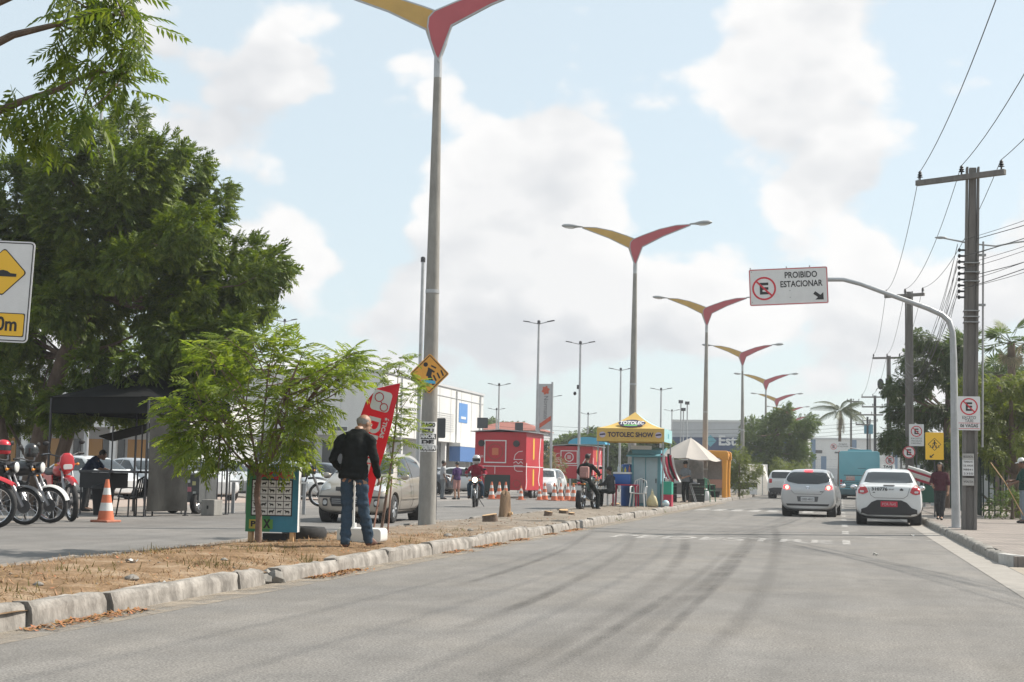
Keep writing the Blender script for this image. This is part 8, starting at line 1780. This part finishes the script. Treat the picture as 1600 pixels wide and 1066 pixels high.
# ------------------------------------------------------------------ totem and car park lamps
q = at(852.5, 636, 80); t = thing('store_totem', 'tall grey totem sign with an orange emblem and vertical lettering', 'sign', (q.x, 80, 0)); zb = at(852, 671, 80).z; zt = at(852, 600, 80).z
mb = MB(); mb.bb(-.32, .32, -.06, .06, zb, zt); bd = mb.build('board', mat('totem_grey', (.42, .42, .42), .5, .2), t, bevel=.01)
mb = MB(); P = [(.2*math.cos(a)*(1+.18*math.sin(6*a)), zt-.36+.22*math.sin(a)*(1+.18*math.sin(6*a))) for a in [2*math.pi*i/30 for i in range(30)]]; mb.prism(P, -.07, -.06); mb.build('emblem', mat('totem_orange', (.50, .10, .05), .5), bd)
lettering('Normatel', .36, mat('totem_dark', (.12, .12, .12), .5), bd, (.02, -.065, (zt+zb)/2-.05), M=VERT, width=1.25)
mb = MB(); mb.prism([(-.32, zb+.05), (.32, zb+.5), (.32, zb+.75), (-.32, zb+.3)], -.068, -.06); mb.build('orange_band', MATS['totem_orange'], bd)
for x in (-.36, .36): mb = MB(); mb.cyl((x, 0, 0), (x, 0, zt+(.1 if x > 0 else 0)), .06); mb.build('post', m_steel, t)
def lot_lamp(label, px, py, Y, wdt=.10, arms=(-1, 1), dx=0):
    q = at(px, py, Y); zt = q.z; t = thing('car_park_lamp', label, 'street lamp', (q.x, Y, 0), rnd.uniform(-.2, .2), 'slim car park lamps'); mb = MB(); mb.tube([(0, 0, 0), (0, 0, zt*.5), (0, 0, zt)], [wdt, wdt*.8, wdt*.6], 10); mb.build('pole', m_steel, t, smooth=True)
    for s in arms:
        mb = MB(); mb.tube([(0, 0, zt-.05), (s*.35, 0, zt+.02), (s*.75, 0, zt+.12)], .03, 6); a = mb.build('arm', m_steel, t); mb = MB(); mb.box((s*.72, 0, zt+.10), (.4, .16, .05), Matrix.Rotation(-s*R(9), 3, 'Y')); mb.build('lamp_head', m_darkmetal, a)
    mb = MB(); mb.lathe([(.09, 0), (.09, .16), (.05, .2)], 10, Matrix.Translation((0, 0, zt-.04))); mb.build('cap', m_darkmetal, t); return t
for px, py, Y, lab in ((842, 505, 80.6, 'tall slim car park lamp behind the totem sign'), (907, 537, 90, 'slim car park lamp with a camera on its pole'), (970, 578, 110, 'slim car park lamp just left of the yellow tent peak'), (780, 602, 112, 'slim car park lamp above the tall red trailer'), (1033, 609, 120, 'slim car park lamp right of the yellow tent'), (862, 620, 130, 'short car park lamp half hidden by the totem'), (776, 640, 150, 'small far car park lamp beside the white store'), (919, 647, 150, 'small far car park lamp above the smaller trailer'), (1050, 642, 165, 'far floodlight pole at the end of the blue banded building'), (445, 502, 95, 'slim car park lamp above the young neem'), (160, 140, 50, 'slim lamp rising out of the big neem crown'), (661, 408, 52, 'slim lamp standing just behind the concrete lamp post')):
    o = lot_lamp(lab, px, py, Y, .10, () if px == 661 else (-1, 1))
    if px == 907: mb = MB(); mb.box((-.12, 0, at(907, 605, 90).z), (.12, .12, .25)); mb.ell((-.3, 0, at(907, 615, 90).z), (.1, .1, .12)); mb.build('camera', m_darkmetal, o)
for px, py in ((1064, 628), (1074, 630), (1068, 640)):
    q = at(px, py, 168); t = thing('floodlight_mast', 'thin floodlight mast in front of the blue banded building', 'mast', (q.x, 168, 0), 0, 'floodlight masts'); mb = MB(); mb.cyl((0, 0, 0), (0, 0, q.z), .09, .07); mb.build('pole', m_steel, t); mb = MB(); mb.box((0, -.1, q.z), (.5, .25, .35)); mb.build('floodlight', m_darkmetal, t)
for px, py, Y, w, h, lab in ((754, 661, 84, .65, .62, 'dark sign back left above the tall trailer'), (811, 667, 88, .5, .5, 'dark sign back right above the tall trailer')):
    q = at(px, py, Y); t = thing('direction_sign', lab, 'sign', (q.x, Y, 0), 0, 'dark sign backs above the trailer'); mb = MB(); mb.prism(rrect(w, h, .02, 2, 0, q.z), -.02, .0); mb.build('panel', MATS['sign_back_grey'], t); mb = MB(); mb.cyl((0, .06, 0), (0, .06, q.z+h/2), .04); mb.build('post', m_steel, t)
# ------------------------------------------------------------------ right side: railing, cart
m_rail = mat('railing_green', (.012, .03, .024), .6)
r0 = gnd(1533, 806, .13); 
t = thing('railing', 'dark green railing of upright bars in front of the trees', 'fence', (r0.x, r0.y, .13))
nb = 0; y = 0.0
while y < 62:
    mb = MB(); mb.bb(-.025, .025, y-.025, y+.025, 0, 1.95); mb.build('bar', m_rail, t); y += .42 if y < 24 else 1.0
for y in (0, 8, 16, 24, 32, 40, 50, 60): mb = MB(); mb.bb(-.04, .04, y+.10, y+.18, 0, 2.05); mb.build('post', m_rail, t)
for z in (.15, 1.75): mb = MB(); mb.bb(.027, .06, -.06, 62, z, z+.04); mb.build('rail', m_rail, t)
for i in range(30): mb = MB(); mb.bb(.17*i+.06-.025, .17*i+.06+.022, -.15, -.10, 0, 1.95+.07*((i*7) % 3)); mb.build('bar', m_rail, t)
for z in (.15, 1.75): mb = MB(); mb.bb(0, 5.2, -.098, -.07, z+.002, z+.042); mb.build('rail', m_rail, t)
q = at(1485, 735, 66); t = thing('white_wall', 'plain white boundary wall panel behind the railing', 'wall', (q.x+.2, 68, .1)); mb = MB(); mb.bb(-.9, 1.2, 0, .15, 0, at(1485, 708, 66).z); mb.build('panel', m_white, t); mb = MB(); mb.bb(-.95, 1.25, -.03, .18, at(1485, 708, 66).z+.002, at(1485, 708, 66).z+.07); mb.build('coping', m_concrete, t)
q = at(1434, 770, 50); t = thing('vendor_cart', 'green vendor cart under a white and red folded awning', 'cart', (q.x+.25, 50.5, .13)); mb = MB(); mb.bb(-.35, .55, -.3, .3, .35, .9); mb.build('body', mat('cart_green', (.02, .10, .07), .5), t, bevel=.02)
for s in (-.25, .45):
    mb = MB(); mb.lathe([(.12, -.03), (.17, -.03), (.17, .03), (.12, .03)], 14, Matrix.Translation((s, -.3, .17)) @ Matrix.Rotation(math.pi/2, 4, 'X'), close=True); mb.build('wheel', m_rubber, t)
    mb = MB(); mb.cyl((s, -.28, .17), (s, -.28, .36), .02); mb.build('axle_stay', m_darkmetal, t)
for i in range(5): mb = MB(); mb.tube([(-.55, -.32+.03*i, 1.50-.075*i), (-.1, -.34+.03*i, 1.36-.075*i), (.35, -.32+.03*i, 1.20-.07*i)], [.05, .062, .045], 8); mb.build('rolled_cloth', (m_whitep, m_rp, m_signwhite, m_whitep, m_rp)[i], t, smooth=True)
mb = MB(); mb.cyl((0, 0, .9), (0, 0, 1.2), .02); mb.build('awning_pole', m_darkmetal, t)
# ------------------------------------------------------------------ buildings
m_bwhite = mat('render_white', (.60, .60, .585), .85, var=.10, scale=.5, stretch=(1, 1, .25)); m_bgrey = mat('render_grey', (.45, .46, .47), .8, var=.06, scale=.4); m_bdark = mat('shopfront_dark', (.05, .055, .06), .4); m_bnavy = mat('band_navy', (.035, .065, .14), .6, var=.06, scale=.5); m_bblue = mat('facade_blue', (.10, .17, .27), .7)
def windowp(t, x0, x1, y, z0, z1, m=None):
    mb = MB(); mb.bb(x0, x1, y-.05, y-.002, z0, z1); f = mb.build('window', m_white, t); mb = MB(); mb.bb(x0+.06, x1-.06, y-.07, y-.052, z0+.06, z1-.06); mb.build('pane', m or m_glass, f)
# white store
X0, Y0, Y1, H = -30.4, 96.0, 125.0, 7.9
t = thing('white_store', 'large white flat roofed store with grey front and sunlit side wall', 'building', (X0, Y0, 0))
mb = MB(); mb.bb(-48, 0, 0, Y1-Y0, 3.6, H); mb.build('upper_wall', m_bwhite, t)
mb = MB(); mb.bb(-48, -1.2, .8, Y1-Y0-.5, 0, 3.6); mb.build('lower_wall', m_bgrey, t)
mb = MB(); mb.bb(-48.1, .1, -.1, Y1-Y0+.1, H+.002, H+.18); mb.build('parapet', m_bgrey, t)
mb = MB(); mb.bb(-48, -.0, -.06, -.002, 3.75, 4.3); mb.build('fascia_band', m_bwhite, t)
for i in range(12): mb = MB(); x = -1.2-i*3.9; mb.bb(x-3.3, x, .70, .795, .25, 3.1); mb.build('shop_window', m_bdark, t)
for i in range(7): mb = MB(); y = 1.5+i*4.0; mb.bb(-.6, -.25, y, y+.35, 0, 3.6); mb.build('column', m_bwhite, t)
for i in range(9): mb = MB(); mb.bb(.002, .03, 5.0, 19.0, 4.45+i*.17, 4.50+i*.17); mb.build('louvre', m_bgrey, t)
mb = MB(); mb.bb(.002, .03, 20.6, 23.4, 5.3, 6.9); mb.build('blue_logo', mat('store_blue', (.08, .22, .5), .5), t); mb = MB(); mb.bb(.032, .05, 21.2, 22.8, 5.6, 5.8); mb.build('logo_stroke', m_white, t)
mb = MB(); mb.bb(-.3, .6, 19.0, 28.8, 2.1, 3.3); mb.build('blue_awning', mat('awning_blue', (.06, .15, .36), .6), t); mb = MB(); mb.bb(-.3, .62, 18.9, 28.9, 3.302, 3.6); mb.build('awning_top', m_bwhite, t)
for i in range(6): mb = MB(); x = -3-i*7.5; mb.bb(x-.02, x+.02, -.02, -.001, 4.35, H); mb.build('panel_joint', m_bgrey, t)
for i in range(9): mb = MB(); y = 1.0+i*3.4; mb.bb(.002, .022, y-.03, y+.03, 3.62, H-.02); mb.build('panel_joint', m_bgrey, t)
mb = MB(); mb.bb(.024, .05, .05, Y1-Y0-.05, H-.75, H-.69); mb.build('panel_joint', m_bgrey, t)
for y in (4.2, 19.6, 27.6): mb = MB(); mb.cyl((.08, y, .1), (.08, y, H-.1), .06, n=8); mb.build('downpipe', m_bgrey, t)
for i in range(5): windowp(t, -4-i*9.0, -2.4-i*9.0, -.06, 3.82, 4.2, m_bdark)
# columned shops at far left
t = thing('columned_shops', 'low white shopfront with round columns and orange panels', 'building', (-44, 72, 0))
mb = MB(); mb.bb(-30, 9.5, 1.5, 12, 0, 4.6); mb.build('wall', m_bgrey, t); mb = MB(); mb.bb(-30, 9.7, -.2, 12.1, 3.2, 4.9); mb.build('canopy', m_bwhite, t)
for i in range(10): mb = MB(); x = 8.8-i*2.6; mb.cyl((x, .2, 0), (x, .2, 3.2), .22, n=14); mb.build('column', m_white, t, smooth=True)
for i in range(9):
    x = 6.4-i*2.6; mb = MB(); mb.bb(x, x+1.1, 1.42, 1.498, .3, 2.6); mb.build('orange_panel', mat('panel_orange', (.42, .22, .07), .6), t); mb = MB(); mb.bb(x+1.15, x+2.4, 1.42, 1.498, .3, 2.6); mb.build('shop_window', m_glass, t)
mb = MB(); mb.bb(-12, -9.5, -.35, -.25, 2.7, 4.6); mb.build('blue_sign', mat('shop_blue', (.05, .25, .5), .5), t)
# blue banded building with white lettering
t = thing('banded_building', 'long grey building with a navy band and white lettering', 'building', (at(1050, 660, 172).x, 172, 0))
zt = at(1050, 659, 172).z; zb = at(1050, 683, 172).z; zl = at(1050, 712, 172).z; XR = at(1260, 690, 172).x-at(1050, 660, 172).x
mb = MB(); mb.bb(0, XR, 0, 25, 0, zt); mb.build('wall', m_bgrey, t); mb = MB(); mb.bb(-5.5, XR+.1, -.3, -.002, zl, zb); bn = mb.build('navy_band', m_bnavy, t); mb = MB(); mb.bb(-.05, XR+.05, -.05, 25.1, zt+.002, zt+.25); mb.build('parapet', m_bwhite, t)
lc = at(1137, 690, 171.7)-Vector((at(1050, 660, 172).x, 172, 0))
lettering('Estácio', 1.55, m_white, bn, (lc.x+1.25, -.32, lc.z+.05), width=4.6, bold=.05, ext=.03)
mb = MB(); k = at(1110, 689, 171.7)-Vector((at(1050, 660, 172).x, 172, 0)); mb.prism([(k.x-.7, k.z), (k.x, k.z-.7), (k.x+.7, k.z), (k.x, k.z+.7)], -.34, -.3); mb.build('diamond_logo', mat('logo_teal', (.12, .35, .42), .5), bn)
for i in range(6): mb = MB(); mb.bb(.6+i*2.6, 2.6+i*2.6, -.06, -.002, .4, 2.3); mb.build('shop_window', m_bdark, t)
# far white building across the end of the avenue
O = Vector((at(1262, 700, 262).x, 262, 0)); t = thing('far_depot', 'long white depot with blue pilasters at the end of the avenue', 'building', O)
zt = at(1300, 687, 262).z; XR = at(1440, 690, 262).x-O.x
mb = MB(); mb.bb(0, XR+8, 0, 30, 0, zt); mb.build('wall', m_bwhite, t); mb = MB(); mb.bb(-.1, XR+8.1, -.15, 30.1, zt+.002, zt+.3); mb.build('roof_edge', m_bgrey, t)
for px in (1266, 1330, 1394, 1432): x = at(px, 700, 262).x-O.x; mb = MB(); mb.bb(x-.1, x+.9, -.12, -.002, 0, zt); mb.build('pilaster', m_bblue, t)
for px in (1279, 1310, 1345, 1372, 1405): x = at(px, 700, 262).x-O.x; z = at(px, 706, 262).z; windowp(t, x-.7, x+.7, -.002, z-.35, z+.35)
for z in (1.2, 2.4, 3.6, 4.8): mb = MB(); mb.bb(.1, XR+8, -.03, -.002, z, z+.05); mb.build('cladding_joint', m_bgrey, t)
mb = MB(); mb.bb(1, 8, -.08, -.002, 0, 3.3); mb.build('roller_shutter', m_bgrey, t); x = at(1284, 730, 262).x-O.x
t = thing('blue_pillar_sign', 'narrow blue pillar sign before the far depot', 'sign', (at(1287, 740, 200).x, 200, 0)); mb = MB(); mb.bb(-.35, .35, 0, .3, 0, at(1287, 713, 200).z); mb.build('pillar', m_bblue, t); mb = MB(); mb.bb(-.45, .45, -.1, .4, -.02, .3); mb.build('plinth', m_concrete, t)
# red tiled roof and low houses on the skyline
t = thing('tiled_house', 'low house with a red tiled roof beyond the trailers', 'house', (at(790, 665, 175).x, 175, 0)); zt = at(790, 672, 175).z; zr = at(790, 664, 175).z
mb = MB(); mb.bb(-4, 4, 0, 8, 0, zt); mb.build('wall', m_bgrey, t); mb = MB(); mb.add([(-4.4, -.4, zt), (4.4, -.4, zt), (4.4, 8.4, zt), (-4.4, 8.4, zt), (-1.5, 4, zr+.5), (1.5, 4, zr+.5)], [(0, 1, 5, 4), (1, 2, 5), (2, 3, 4, 5), (3, 0, 4)]); mb.build('roof', mat('roof_tile', (.30, .10, .07), .8, var=.2), t, thick=.08)
windowp(t, -2.5, -1.2, 0, 1, 2.2); windowp(t, 1.2, 2.5, 0, 1, 2.2)
t = thing('domed_canopy', 'small turquoise arched canopy above the smaller trailer', 'canopy', (at(917, 690, 104).x, 104, 0)); zt = at(917, 683, 104).z; zb = at(917, 694, 104).z
P = [(-1.35*math.cos(math.pi*i/14), zb+(zt-zb)*math.sin(math.pi*i/14)) for i in range(15)]; mb = MB(); mb.prism(P, -.1, 2.0); mb.build('arch', mat('arch_cyan', (.05, .32, .48), .5), t)
for x in (-1.2, 1.2): mb = MB(); mb.cyl((x, .2, 0), (x, .2, zb), .06); mb.build('post', m_steel, t)
# ------------------------------------------------------------------ boundary wall at the far right
t = thing('grey_outbuilding', 'grey outbuilding wall glimpsed behind the railing and trees', 'building', (7.5, 84, 0)); mb = MB(); mb.bb(-3.2, 14, 0, 8, 0, 3.2); mb.build('wall', m_bgrey, t); mb = MB(); mb.bb(-3.3, 14.1, -.2, 8.2, 3.202, 3.4); mb.build('roof_slab', m_concrete, t); windowp(t, -2, -.8, 0, 1.2, 2.4); windowp(t, 1, 2.4, 0, 1.2, 2.4)
# ------------------------------------------------------------------ hazy air over the whole avenue
hz = MB(); hz.bb(-140, 120, -20, 330, -1.1, 14.0)
ho = hz.build('haze', None)
hm = bpy.data.materials.new('hazy_air'); hm.use_nodes = True; nt_ = hm.node_tree; nt_.nodes.clear(); o_ = nt_.nodes.new('ShaderNodeOutputMaterial'); v_ = nt_.nodes.new('ShaderNodeVolumePrincipled')
v_.inputs['Color'].default_value = (0.92, 0.95, 0.98, 1); v_.inputs['Density'].default_value = 0.0006; v_.inputs['Anisotropy'].default_value = 0.35
nt_.links.new(v_.outputs[0], o_.inputs['Volume']); ho.data.materials.append(hm)
tag(ho, 'thin pale haze hanging over the avenue and its buildings', 'haze', None, 'stuff')
bpy.data.scenes.remove(TMP)
